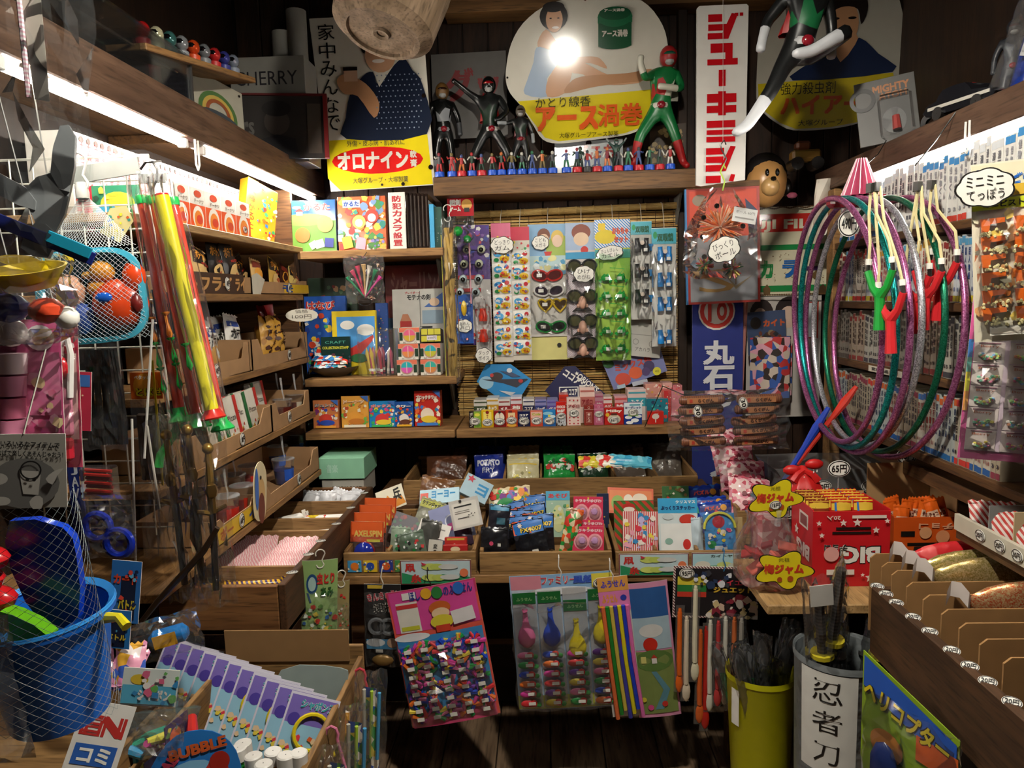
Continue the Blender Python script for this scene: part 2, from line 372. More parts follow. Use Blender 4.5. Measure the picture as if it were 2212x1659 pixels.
def filmbag(parent,w,h,t,name='clear_bag',mat=None,seed=0,loc=(0,0,0),pinch=0.0,bottom=True,rot=(0,0,0)):
    rg = random.Random(seed);ph = [rg.uniform(0,6) for _ in range(6)];mb = MB();mat = mat or film()
    def f(i,j,s):
        x,z = (i-.5),j;k = (1-abs(2*x)**2.2)*(1-abs(2*z-1)**4)
        y = s*t/2*(k*(1+.25*math.sin(9*x+ph[0]+4*z))+.10*math.sin(13*z+ph[1]+6*x)+.06*math.sin(21*x+ph[2]))
        pw = 1-pinch*max(0,(z-.45)/.55)**1.4
        y += rg.uniform(-1,1)*min(.007,w*.07)*(k+.15)
        return (x*w*pw*(1+.03*math.sin(14*z+ph[3]))+rg.uniform(-.018,.018)*w,y*pw,z*h+.012*h*math.sin(16*x+ph[4])*(1 if j in (0,1) else .3))
    mb.sheet(lambda i,j: f(i,j,-1),11,15,mat);mb.sheet(lambda i,j: f(1-i,j,1),9,12,mat)
    q = []
    for a in mb.f: q += [a[:3],(a[0],a[2],a[3])] if rg.random() < .5 else [(a[0],a[1],a[3]),a[1:]]
    mb.f = q;mb.mi = [0]*len(q)
    return mb.build(name,parent,loc,rot,smooth=0)
def shook(parent,x,z,y=0,s=.03,col='#c9c4b4',name='hook',r=.0016):
    pts = [(x+s*.28*math.cos(t),y,z+s*.72+s*.28*math.sin(t)) for t in [math.pi*(1.15-.14*k) for k in range(9)]]
    pts += [(x+s*.1,y,z+s*.3)]+[(x+s*.22*math.cos(t),y,z+s*.05+s*.22*math.sin(t)) for t in [math.pi*(2.1-.14*k) if False else -math.pi*(.0+.14*k) for k in range(8)]]
    return MB().tube(pts,r,asmat(col),6).build(name,parent)
def cord(name,parent,pts,r,col,**kw): return MB().tube(pts,r,asmat(col),5).build(name,parent)
# ================================================================== room shell
YB,XL,XR,ZC = 2.98,-1.18,1.30,2.75
DK = wood('#20140c','#2e1d11','z',8);DK2 = wood('#1a100a','#28190d','y',8)
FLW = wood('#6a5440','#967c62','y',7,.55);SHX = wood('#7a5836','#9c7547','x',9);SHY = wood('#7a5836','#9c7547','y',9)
DRKX = wood('#4e3521','#6a4a2c','x',9);DRKY = wood('#4a321f','#664729','y',9);BEAM = wood('#463226','#604838','y',8,.5);BEAMX = wood('#5d4126','#7d5a34','x',8,.5)
fl = struct(MB().b2((-2.2,-2.2,-.05),(2.2,YB+.1,-.012),'#241a12').build('floor'))
pw = .172
for i in range(16):
    x0 = -1.38+i*pw
    MB().cbox((x0+pw/2,.4,-.006),(pw-.004,5.2,.02),FLW,.002).build('floor_plank',fl,(0,0,random.uniform(-.0015,.0015)))
wb = struct(MB().b2((XL-.1,YB+.012,0),(XR+.1,YB+.08,ZC),'#140d08').build('wall_back'))
bw = .0985;bm = None
for i in range(26):
    x = XL+.01+i*bw
    b = MB().cbox((0,0,ZC/2),(bw-.004,.018,ZC),wood('#22150d','#352114','z',8),.002).build('board',wb,(x+bw/2,YB+.009+random.uniform(-.001,.001),0)) if bm is None else newobj('board',bm,wb,(x+bw/2,YB+.009+random.uniform(-.0015,.0015),0))
    bm = b.data
struct(MB().b2((XL-.06,-2.2,0),(XL,YB,ZC),DK).build('wall_left'))
struct(MB().b2((XR,-2.2,0),(XR+.06,YB,ZC),DK).build('wall_right'))
ce = struct(MB().b2((XL-.06,-2.2,ZC),(XR+.06,YB+.08,ZC+.05),DK2).build('ceiling'))
for i,x in enumerate((-.95,-.78,-.6)): MB().cbox((x,1.6,ZC-.03),(.04,2.7,.06),DK2,.004).build('ceiling_joist',ce)
for i,y in enumerate((1.3,2.35)): MB().cbox((.05,y,ZC-.05),(2.4,.1,.1),wood('#2a1a10','#3a2415','x',8),.004).build('ceiling_beam',ce)
t1 = struct(MB().cbox((0,0,1.35),(.035,.04,2.7),DK,.003).build('trim_1',None,(sx(1478,2.9,1.3),2.945,0)))
# ================================================================== lamps
def tube_lamp(label,x,y0,y1,z,side):
    o = thing('tube_light',label,'lamp',(x,(y0+y1)/2,z),(0,0,0));L = y1-y0
    MB().cbox((side*.012,0,.012),(.03,L,.014),'#d9d6cf',.002).build('lamp_housing',o)
    MB().tube([(0,-L/2+.015,-.004),(0,L/2-.015,-.004)],.0075,glow('#fffaf0',TUBE_POWER),10).build('lamp_tube',o)
    for s in (-1,1): MB().cbox((0,s*(L/2-.008),-.002),(.022,.016,.022),'#e8e6e0',.002).build('end_cap',o)
    return o
tube_lamp('bright tube lamp under the left top plank, the one nearer the viewer',-.868,1.2,1.84,1.85,-1)
tube_lamp('bright tube lamp under the left top plank, the one reaching the corner',-.868,1.92,2.88,1.85,-1)
tube_lamp('tube lamp under the right top plank lighting the white book spines',1.03,1.15,2.45,1.785,1)
pb = thing('pendant_lamp','enamel shaded ceiling bulb above the aisle, only its glare shows','lamp',(.17,.85,2.42))
MB().ball((0,0,0),.045,glow('#fff8ea',BULB_POWER),16).build('bulb',pb)
MB().lathe([(.02,.14),(.06,.12),(.15,-.013),(.155,-.02),(.148,-.017),(.056,.112),(.018,.13)],mt('#e9e6dc',.3),28).build('added_shade',pb)  # unseen shade, its rim set low to cut lamplight on the high signs
MB().tube([(0,0,.13),(0,0,ZC-2.42)],.004,'#161616',6).build('lamp_cord',pb)
MB().lathe([(.02,.03),(.02,.14),(.001,.14)],'#222222',14).build('lamp_socket',pb)
# ================================================================== left top plank and shelves
ZL = 1.862
o = thing('display_plank','long brown wooden plank running high along the left wall','shelf')
MB().b2((XL,.95,ZL+.06),(-.875,2.97,ZL+.08),DRKY).build('plank_top',o)
MB().b2((-.875,.95,ZL),(-.85,2.97,ZL+.095),BEAM,.003).build('front_beam',o)
MB().b2((XL,2.05,ZL+.035),(-.876,2.12,ZL+.06),DRKY,.002).build('cross_batten',o)
SHL = {}
def lshelf(i,label,x,z,y0,y1,mat=SHY,th=.02):
    o = tag(MB().b2((XL,y0,z-th),(x,y1,z),mat,.002).build('wall_shelf'),label,'shelf','shelves on the left wall');SHL[i] = (x,z);return o
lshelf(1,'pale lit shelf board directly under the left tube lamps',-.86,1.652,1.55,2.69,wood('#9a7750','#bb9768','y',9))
lshelf(2,'left wall shelf board under the black potato fry bags',-.86,1.483,1.55,2.66,SHY)
lshelf(3,'left wall shelf board under the yellow donut snack bags',-.86,1.256,1.55,2.69)
lshelf(4,'left wall shelf board under the clear dessert cups',-.82,1.066,1.50,2.6)
lshelf(5,'lowest left wall shelf board above the divided wooden drawer',-.78,.878,1.40,2.5)
o = thing('shelf_upright','dark wooden side panel holding the left wall shelves','shelf support')
MB().b2((XL,2.70,.2),(-.90,2.72,1.86),DRKX).build('panel',o)
# wire grid panel closing the near end of the left shelves
GY = 1.56
g = thing('wire_grid','white wire grid panel hung with toys at the left shelf end','wire rack',(0,GY,0))
gx0,gx1,gz0,gz1 = XL+.02,at(320,340,Y=GY).x,.95,at(320,335,Y=GY).z
n = 0;xx = gx1
while xx > gx0: MB().tube([(xx,0,gz0),(xx,0,gz1)],.0019 if n else .003,mt('#d8d4c6',.4),5).build('wire',g);xx -= .05;n += 1
zz = gz1
while zz > gz0: MB().tube([(gx0,.003,zz),(gx1,.003,zz)],.0019 if zz < gz1 else .003,mt('#d8d4c6',.4),5).build('wire',g);zz -= .05
# ================================================================== shelves at the back left
def bshelf(label,xa,xb,z,y0,th=.028,mat=SHX,name='wall_shelf'):
    o = thing(name,label,'shelf');MB().b2((xa,y0,z-th),(xb,YB-.001,z),mat,.002).build('board',o)
    for x in (xa+.12,xb-.05): MB().prism([(0,0),(-.14,0),(0,-.14)],-.004,.004,mt('#77736a',.5),Matrix.Translation((x,YB-.004,z-th)) @ Matrix.Rotation(math.pi/2,4,'Z')).build('bracket',o)
    return o
ZA,ZB_,ZC_,ZD = 1.636,1.176,.984,.984
bshelf('back shelf board carrying the picture card boxes and brown folders',-.87,sx(957,2.65,ZA),ZA,2.65)
bshelf('back shelf board carrying the rainbow spring boxes and clear jar',-.87,sx(986,2.65,ZB_),ZB_,2.65)
bshelf('back shelf board carrying five puzzle cartons in a row',-.87,sx(984,2.62,ZC_)-.003,ZC_,2.62)
bshelf('wide back shelf board carrying the row of small sweet boxes',sx(984,2.62,ZD)+.003,sx(1475,2.62,ZD),ZD,2.62,.03)
ZP = 1.89
bshelf('thick wooden ledge high on the back wall carrying toy heroes',sx(935,2.72,ZP),sx(1516,2.72,ZP),ZP,2.72,.066,BEAMX,'display_ledge')
o = thing('wall_rail','dark horizontal timber high above the oval sign','beam');MB().b2((sx(960,2.9,2.6),2.86,2.5),(XR,2.97,2.6),BEAMX).build('rail',o)
# ================================================================== the back counter
cn = thing('display_counter','low wooden counter along the back wall holding the sweet trays','counter')
cx0,cx1 = -.62,sx(1640,2.05,.66)
MB().b2((cx0,2.05,.635),(cx1,2.52,.66),SHX,.002).build('front_board',cn)
MB().b2((cx0,2.5,.72),(cx1,2.96,.745),DRKX,.002).build('rear_board',cn)
MB().b2((cx0,2.5,.02),(cx1,2.52,.72),wood('#21150d','#2f1e12','x',8)).build('back_panel',cn)
for x in (cx0+.03,cx1-.03): MB().cbox((x,2.2,.32),(.05,.05,.63),DRKX,.003).build('leg',cn)
MB().b2((cx0,2.36,.3),(cx1,2.5,.32),DRKX).build('lower_shelf',cn)
# ================================================================== right bookcase
XF = 1.0
bc = thing('bookcase','brown wooden bookcase along the right wall full of comics','bookcase')
ZR = (1.606,1.41,1.22,1.012)
for z in ZR: MB().b2((XF,.7,z-.022),(XR-.001,2.60,z),DRKY,.002).build('shelf_board',bc)
MB().b2((XF-.005,2.602,.0),(XF+.035,2.66,1.79),SHX,.003).build('corner_post',bc)
MB().b2((XF+.036,2.61,.0),(XR-.001,2.63,1.79),DRKX).build('end_panel',bc)
MB().b2((XR-.012,.7,.4),(XR-.002,2.6,1.79),DRKY).build('back_panel',bc)
MB().b2((XF+.01,.7,.93),(XR-.002,2.6,.965),DRKY).build('lower_board',bc)
o = thing('display_plank','long brown wooden plank running high along the right wall','shelf')
MB().b2((XF+.025,.7,1.83),(XR,2.80,1.85),DRKY).build('plank_top',o)
MB().b2((XF,.7,1.795),(XF+.025,2.80,1.868),BEAM,.003).build('front_beam',o)
# ================================================================== signs and toys high up
def cv(spec,u0,v0,u1,v1):
    """print written in the photograph's own pixel frame of a face -> shares of the face"""
    a,b = u1-u0,v1-v0;X = lambda u: (u-(u0+u1)/2)/a;Z = lambda v: (v1-v)/b;out = []
    for q in spec:
        k = q[0]
        if k in 'rec': out.append((k,X(q[1]),Z(q[2]),q[3]/a,q[4]/b)+tuple(q[5:]))
        elif k == 'f': out.append((k,X(q[1]),Z(q[2]),q[3]/a,q[4]/b)+tuple(q[5:]))
        elif k == 'd': out.append((k,X(q[1]),Z(q[2]),q[3]/a,q[4]))
        elif k == 'o': out.append((k,X(q[1]),Z(q[2]),q[3]/a,q[4]/a,q[5]))
        elif k == 'k': out.append((k,X(q[1]),Z(q[2]),q[3]/a,q[4],q[5]))
        elif k in 'tv': out.append((k,q[1],X(q[2]),Z(q[3]),q[4]/a,q[5]/b)+tuple(q[6:]))
        elif k == 'p': out.append((k,[(X(u),Z(v)) for u,v in q[1]],q[2]))
    return out
def smoothpoly(p,n=3):
    out = [];m = len(p)
    for i in range(m):
        a,b,c,d = p[i-1],p[i],p[(i+1) % m],p[(i+2) % m]
        for k in range(n):
            t = k/n;out.append(tuple(.5*((2*b[j])+(-a[j]+c[j])*t+(2*a[j]-5*b[j]+4*c[j]-d[j])*t*t+(-a[j]+3*b[j]-3*c[j]+d[j])*t**3) for j in (0,1)))
    return out
def plate(name,label,cat,box,Y,uv,outline,face,spec,t=.004,rot=(0,0,0),rimc=None,sm=3):
    cx,z,w,h = rectY(*box,Y);P = [((u-(uv[0]+uv[2])/2)/(uv[2]-uv[0])*w,(uv[3]-v)/(uv[3]-uv[1])*h) for u,v in outline]
    if sm: P = smoothpoly(P,sm)
    o = tag(MB().prism(P,0,t,face).build(name,None,(cx,Y,z),rot),label,cat)
    if spec: prt(MB(),cv(spec,*uv),w,h).build('printed_face',o,smooth=0)
    return o,w,h
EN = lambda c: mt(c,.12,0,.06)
SKIN,SK2,HAIR = EN('#c99b78'),EN('#b3845f'),EN('#1b1310')
YE,RE,EW = EN('#d9c51c'),EN('#c8201c'),EN('#cfcabb')
# oval mosquito coil sign, tipped forward so that the bulb glares in it
ol = [(690,600),(700,480),(740,330),(830,190),(980,80),(1150,30),(1400,10),(1600,25),(1750,100),(1860,250),(1900,400),(1905,560),(1900,650),(1880,780),(1800,930),(1700,1010),(1580,1050),(1300,1080),(1080,1095),(960,1060),(890,950),(800,800),(720,700)]
sp = [('p',smoothpoly([(775,762),(1500,727),(1870,705),(1850,850),(1780,935),(1690,1000),(1580,1035),(1300,1062),(1080,1078),(975,1045),(905,945),(830,840)],1),YE),
 ('p',smoothpoly([(935,330),(1000,240),(1075,330),(1180,440),(1330,450),(1400,470),(1450,545),(1330,500),(1200,490),(1060,420),(960,400)]),SKIN),
 ('p',smoothpoly([(925,370),(1010,385),(1120,440),(1080,520),(1000,600),(1000,735),(830,710),(850,610),(900,480)]),EN('#9fb0c4')),
 ('p',smoothpoly([(1000,735),(1010,600),(1130,450),(1200,470),(1180,600),(1130,715)]),SKIN),
 ('p',smoothpoly([(1215,475),(1290,500),(1480,600),(1690,635),(1680,660),(1500,668),(1350,640),(1270,580),(1180,560)]),SKIN),
 ('p',smoothpoly([(1130,715),(1190,620),(1320,590),(1600,585),(1780,560),(1740,640),(1500,660),(1330,680)]),SK2),
 ('e',1058,150,104,100,HAIR),('e',1062,175,62,92,SKIN),('e',1035,165,9,5,HAIR),('e',1092,165,9,5,HAIR),('e',1070,232,26,9,EN('#e9dcd0')),('e',1058,85,80,38,HAIR),
 ('r',1507,290,245,190,EN('#0f4a2a')),('e',1507,375,122,32,EN('#0f4a2a')),('e',1507,175,128,72,EN('#17613a')),('r',1507,200,252,36,EN('#17613a')),('e',1507,150,118,48,EN('#0f4a2a')),
 ('t','アース渦巻',1507,293,190,52,EW,.05),('t','アース渦巻',1503,128,150,22,EW,.05),
 ('t','かとり線香',1118,782,415,80,EN('#33300f'),.02),('t','アース',1147,908,475,185,EN('#d9581c'),.06),('t','渦巻',1548,893,335,170,EN('#d9581c'),.03),('t','大塚グループアース製薬',1310,1035,450,42,EN('#33300f'),.02),
 ('d',703,585,8,HAIR),('d',1290,45,10,EN('#5a3a1c')),('d',1585,40,9,EN('#6a4a2c'))]
plate('enamel_sign','round-topped enamel sign with seated woman and green coil tin','sign',(1093,3,1440,308),2.86,(690,10,1905,1095),ol,EW,sp,rot=(math.radians(7.9),0,0))
# ointment sign
sp = [('p',[(1340,1012),(2095,992),(2120,1358),(1425,1385),(1335,1290)],YE),('e',1715,1168,342,100,RE),('t','オロナイン',1680,1168,530,130,EW,.055),('v','軟膏',1985,1165,50,130,EW,.03),
 ('t','外傷・皮ふ病・肌あれに',1710,1040,430,46,K,.02),('t','大塚グループ・大塚製薬',1730,1315,415,44,K,.02),('v','家中みんなで',1395,560,120,780,EN('#15120f'),.02),
 ('p',smoothpoly([(1495,1005),(1500,850),(1540,690),(1640,560),(1720,530),(1760,620),(1930,440),(2010,530),(2080,640),(2093,990)]),EN('#1d2333')),
 ('p',smoothpoly([(1730,540),(1760,640),(1850,520),(1830,490)],1),EW),('e',1780,420,112,118,SKIN),('p',smoothpoly([(1640,340),(1700,250),(1850,230),(1900,340),(1890,420),(1850,350),(1700,340),(1665,400)]),HAIR),('e',1765,455,46,14,EN('#e8ddcf')),
 ('p',smoothpoly([(1450,590),(1500,540),(1600,570),(1690,640),(1755,760),(1710,860),(1600,700),(1500,680)]),SK2),('r',1556,548,100,90,EN('#c9a184')),('r',1556,503,104,26,HAIR),
 ('d',1742,1352,9,HAIR),('d',1900,1352,14,HAIR),('d',2112,1235,18,HAIR),('d',2085,715,16,HAIR)]
dots = [('d',1750+i*34+(j % 2)*17,560+j*40,5,EN('#7d8797')) for j in range(11) for i in range(10) if 1560+j*10 < 1750+i*34 < 2085]
plate('enamel_sign','tall ointment sign with kimono figure and red oval on yellow','sign',(683,38,933,411),2.80,(1275,125,2135,1390),[(1275,135),(2098,125),(2135,1365),(1350,1390)],EW,sp+dots,sm=0,rot=(math.radians(3),0,0))
# vertical sewing machine sign
JR = EN('#b8141c')
o,w,h = plate('enamel_sign','narrow white enamel sign with tall red block lettering','sign',(1504,10,1616,402),2.66,(160,30,495,1175),[(165,45),(180,32),(480,32),(493,45),(480,1140),(190,1172),(160,1165)],EN('#dedad2'),[('p',[(235,88),(325,88),(325,135),(235,135)],JR),('p',[(235,150),(355,150),(355,190),(235,190)],JR),('p',[(232,205),(325,205),(385,85),(425,90),(365,243),(232,243)],JR),('p',[(405,85),(427,85),(427,105),(405,105)],JR),('p',[(436,85),(458,85),(458,105),(436,105)],JR),('p',[(250,270),(392,270),(392,365),(425,365),(425,405),(230,405),(230,368),(345,368),(345,328),(250,328)],JR),('p',[(303,435),(348,435),(348,538),(303,538)],JR),('p',[(228,585),(300,585),(300,570),(350,570),(350,585),(418,585),(418,640),(350,640),(350,660),(418,660),(418,705),(350,705),(350,722),(300,722),(300,705),(226,705),(226,660),(300,660),(300,640),(228,640)],JR),('p',[(226,755),(412,755),(412,800),(226,800)],JR),('p',[(226,815),(412,815),(412,845),(226,845)],JR),('p',[(224,858),(412,858),(412,892),(224,892)],JR),('p',[(222,930),(340,930),(340,972),(222,972)],JR),('p',[(222,985),(335,985),(335,1025),(222,1025)],JR),('p',[(220,1040),(320,1040),(380,920),(414,925),(350,1080),(220,1080)],JR),('p',[(220,1108),(318,1108),(318,1155),(220,1155)],JR),('p',[(385,1100),(412,1105),(400,1150),(370,1145)],JR)],t=.014,sm=0)
# insect spray sign, its enamel colours darkened to carry the shade
ol = [(540,300),(545,200),(600,110),(700,40),(850,-60),(1150,-110),(1330,-60),(1400,60),(1440,260),(1420,460),(1395,560),(1330,680),(1200,770),(1000,805),(780,805),(680,760),(590,690),(540,600)]
sp = [('p',[(545,508),(1380,470),(1395,555),(1325,675),(1200,765),(1000,795),(790,797),(690,755),(600,685),(552,600)],EN('#b8a51c')),('t','強力殺虫剤',858,545,340,75,EN('#2c2a12'),.02),('t','ハイアース',1010,650,640,120,EN('#c4541c'),.05),('t','大塚グループ',945,762,280,38,EN('#2c2a12'),.02),
 ('p',smoothpoly([(760,495),(860,390),(1000,300),(1060,300),(1160,250),(1280,350),(1375,465)]),EN('#12203f')),('p',smoothpoly([(1005,250),(1140,230),(1135,290),(1050,395),(1010,300)],2),SK2),('e',1062,160,88,140,SK2),('p',smoothpoly([(940,130),(945,0),(1060,-60),(1180,0),(1200,90),(1165,170),(1140,80),(1060,60),(990,90),(975,170)]),HAIR),('e',1005,130,26,8,HAIR),('e',1108,130,26,8,HAIR),('e',1058,235,34,9,EN('#8a5240'))]
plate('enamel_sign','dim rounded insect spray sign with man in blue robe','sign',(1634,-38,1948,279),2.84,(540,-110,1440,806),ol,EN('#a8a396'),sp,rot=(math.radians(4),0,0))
# grey sign behind the heroes, small shelf sign
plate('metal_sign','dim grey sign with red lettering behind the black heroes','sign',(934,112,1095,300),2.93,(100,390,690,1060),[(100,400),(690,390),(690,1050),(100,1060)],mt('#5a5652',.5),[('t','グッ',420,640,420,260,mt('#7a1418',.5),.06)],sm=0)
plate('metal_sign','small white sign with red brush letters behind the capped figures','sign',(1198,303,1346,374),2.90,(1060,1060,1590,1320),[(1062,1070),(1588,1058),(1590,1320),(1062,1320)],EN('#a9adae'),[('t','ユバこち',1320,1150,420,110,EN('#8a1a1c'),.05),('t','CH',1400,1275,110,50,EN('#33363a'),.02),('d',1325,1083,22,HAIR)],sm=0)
o,w,h = plate('framed_card','brown framed picture card leaning right of the oval sign','picture',(1404,270,1482,376),2.92,(1790,980,2090,1300),[(1790,985),(2090,970),(2085,1300),(1790,1300)],'#3a2a1a',[('f',1935,1130,260,260,['#8a7448','#2a1d12','#a98f5d','#57421f'],60,3)],t=.006,sm=0)
# -------------------------------------------------- masked hero toys
def skin_mesh(J,E,H,root='pelvis'):
    names = list(J);me = bpy.data.meshes.new('s');me.from_pydata([Vector(J[n][:3])*H for n in names],[(names.index(a),names.index(b)) for a,b in E],[])
    o = bpy.data.objects.new('s',me);SC.collection.objects.link(o);md = o.modifiers.new('k','SKIN')
    for i,n in enumerate(names):
        r = J[n][3]*H;me.skin_vertices[0].data[i].radius = (r,r);me.skin_vertices[0].data[i].use_root = n == root
    md.use_smooth_shade = True;o.modifiers.new('u','SUBSURF').levels = 1
    bpy.context.view_layer.update();r = bpy.data.meshes.new_from_object(o.evaluated_get(bpy.context.evaluated_depsgraph_get()));bpy.data.objects.remove(o);bpy.data.meshes.remove(me);return r
BASE = dict(pelvis=(0,0,.50,.075),waist=(0,0,.60,.068),chest=(0,0,.74,.088),neck=(0,0,.845,.035),head=(0,0,.87,.04),
 shl=(-.105,0,.79,.045),ell=(-.16,0,.65,.032),wrl=(-.17,-.02,.53,.026),hal=(-.172,-.03,.47,.03),shr=(.105,0,.79,.045),elr=(.16,0,.65,.032),wrr=(.17,-.02,.53,.026),har=(.172,-.03,.47,.03),
 hil=(-.055,0,.48,.06),knl=(-.075,-.01,.27,.044),anl=(-.085,.01,.06,.034),tol=(-.09,-.07,.025,.026),hir=(.055,0,.48,.06),knr=(.075,-.01,.27,.044),anr=(.085,.01,.06,.034),tor=(.09,-.07,.025,.026))
EDG = [('pelvis','waist'),('waist','chest'),('chest','neck'),('neck','head'),('chest','shl'),('shl','ell'),('ell','wrl'),('wrl','hal'),('chest','shr'),('shr','elr'),('elr','wrr'),('wrr','har'),('pelvis','hil'),('hil','knl'),('knl','anl'),('anl','tol'),('pelvis','hir'),('hir','knr'),('knr','anr'),('anr','tor')]
def figure(label,H,pose,suit,chest,glove,boot,helm,visor,belt,loc,rot=(0,0,0),scarf=None,group='masked hero toys',name='hero_figure',fan=False):
    J = dict(BASE)
    for k,v in pose.items(): J[k] = tuple(v)+(BASE[k][3],)
    me = skin_mesh(J,EDG,H);mats = [asmat(c) for c in (suit,chest,glove,boot)]
    for m in mats: me.materials.append(m)
    def seg(p,a,b):
        a,b = Vector(J[a][:3])*H,Vector(J[b][:3])*H;d = b-a;t = max(0,min(1,(p-a).dot(d)/max(d.length_squared,1e-9)));return (p-a-d*t).length,t
    for p in me.polygons:
        p.use_smooth = True;best = min(((seg(p.center,a,b),a,b) for a,b in EDG),key=lambda q: q[0][0]);(d,t),a,b = best
        if a in ('ell','elr','wrl','wrr') and (t > .35 or a[0] == 'w'): p.material_index = 2
        elif a in ('knl','knr','anl','anr') and (t > .25 or a[0] == 'a'): p.material_index = 3
        elif b in ('chest',) and p.center.y < J['chest'][1]*H: p.material_index = 1
    o = thing(name,label,'toy figure',loc,rot,group);newobj('body',me,o)
    hd = Vector(J['head'][:3])*H+Vector((0,-.01*H,.055*H));r = .078*H
    hm = MB().ball(tuple(hd),(r*.92,r,r*1.12),helm,16).build('helmet',o)
    MB().ball((hd.x,hd.y-r*.42,hd.z+r*.1),(r*.72,r*.62,r*.42),mt('#101214',.15) if visor is None else mt(visor,.15),12).build('visor',hm)
    MB().ball((hd.x,hd.y-r*.55,hd.z-r*.62),(r*.5,r*.42,r*.36),'#9b9b98',10).build('mouth_guard',hm)
    pz = Vector(J['pelvis'][:3])*H+Vector((0,0,.035*H))
    b = MB().lathe([(.078*H,-.02*H),(.082*H,0),(.078*H,.02*H)],belt,18,Matrix.Translation(pz)).build('belt',o)
    MB().ball((pz.x,pz.y-.08*H,pz.z),(.035*H,.02*H,.03*H),mt('#7d1420',.2),10).build('buckle',b)
    if scarf:
        n = Vector(J['neck'][:3])*H
        MB().sheet(lambda i,j: (n.x+(.06+.05*j)*H*math.cos(i*4-.4+j),n.y+.05*H*math.sin(i*4)+.03*H*j,n.z-.26*H*j+.01*H*math.sin(9*i)),8,6,scarf).build('scarf',o)
    return o
BLK,DGR = mt('#0c0d0c',.25),mt('#12281a',.35)
def stand(px,Y,z): return (sx(px,Y,z),Y,z)
figure('black and silver masked hero toy standing next to ointment sign',.36,dict(ell=(-.15,-.02,.64),hal=(-.14,-.05,.48),knl=(-.09,-.02,.27)),BLK,'#8d8f92','#3a3c3e','#8f9093','#6a4a20','#2a1810','#8e8e90',stand(962,2.86,ZP),(0,0,.2))
figure('dark green masked hero toy with white belt and outstretched arm',.37,dict(pelvis=(.02,0,.46),waist=(0,0,.56),ell=(-.2,-.05,.85),wrl=(-.3,-.08,.93),hal=(-.36,-.1,.97),elr=(.18,-.05,.66),wrr=(.1,-.1,.58),har=(.05,-.12,.56),knl=(-.16,-.05,.26),anl=(-.2,0,.05),tol=(-.23,-.06,.025),knr=(.17,-.05,.27),anr=(.22,0,.05),tor=(.25,-.06,.025)),mt('#0f1110',.35),DGR,BLK,BLK,BLK,'#8a1018','#b9b6ae',stand(1062,2.84,ZP),scarf='#8c1616')
figure('small bronze helmeted hero toy in front of oval sign edge',.255,dict(ell=(-.19,-.05,.76),wrl=(-.28,-.1,.76),hal=(-.34,-.1,.76),knl=(-.12,-.04,.27),anl=(-.15,0,.05)),mt('#101111',.35),DGR,'#8d9092',BLK,'#4a4238','#20140d','#6f3a30',stand(1128,2.80,ZP),scarf='#5c1016')
figure('large green masked hero toy with red helmet and red boots',.44,dict(pelvis=(.03,0,.48),waist=(.045,0,.58),chest=(.07,0,.72),neck=(.09,0,.82),head=(.1,0,.845),shl=(-.03,0,.77),ell=(-.1,-.08,.72),wrl=(-.14,-.1,.84),hal=(-.13,-.1,.9),shr=(.17,0,.76),elr=(.2,-.06,.63),wrr=(.06,-.12,.64),har=(-.01,-.13,.645),hil=(-.02,0,.46),knl=(-.14,-.03,.28),anl=(-.19,0,.06),tol=(-.22,-.06,.025),hir=(.09,0,.46),knr=(.15,-.03,.28),anr=(.22,0,.06),tor=(.25,-.06,.025)),mt('#0f6a34',.35),'#a11c1c','#c9c6b4','#a81a1c','#9c1c1e','#14503a','#c4bfb2',stand(1418,2.77,ZP),scarf='#a9a596')
figure('little grey green hero toy leaning forward by the white sign',.1,dict(ell=(-.2,-.05,.8),hal=(-.3,-.08,.8),wrl=(-.26,-.08,.8)),'#2d3d38','#33524a','#55585a','#4a1a18','#3c5a52','#5a1418','#8a8a86',stand(1254,2.78,ZP))
figure('little teal hero toy raising both arms by the white sign',.125,dict(ell=(-.2,-.03,.88),wrl=(-.27,-.05,.98),hal=(-.3,-.05,1.02),elr=(.2,-.03,.88),wrr=(.27,-.05,.98),har=(.3,-.05,1.02)),'#1f3d36','#2d5a4d','#7d8583','#3a3c3c','#35574e','#3a1014','#8a8a86',stand(1332,2.79,ZP))
caps = [(950,0),(977,0),(998,1),(1020,0),(1041,1),(1064,0),(1084,0),(1106,0),(1128,0),(1150,0),(1172,0),(1194,0),(1224,0),(1247,1),(1269,2),(1290,1),(1312,0),(1336,1),(1357,0),(1380,1),(1403,0),(1425,1),(1448,0)]
FC = ['#2c6a4a','#a32426','#b9b5aa','#35383c','#7d1a2a','#3a4a7a','#6a5a2a','#1d3a2a','#c0662a']
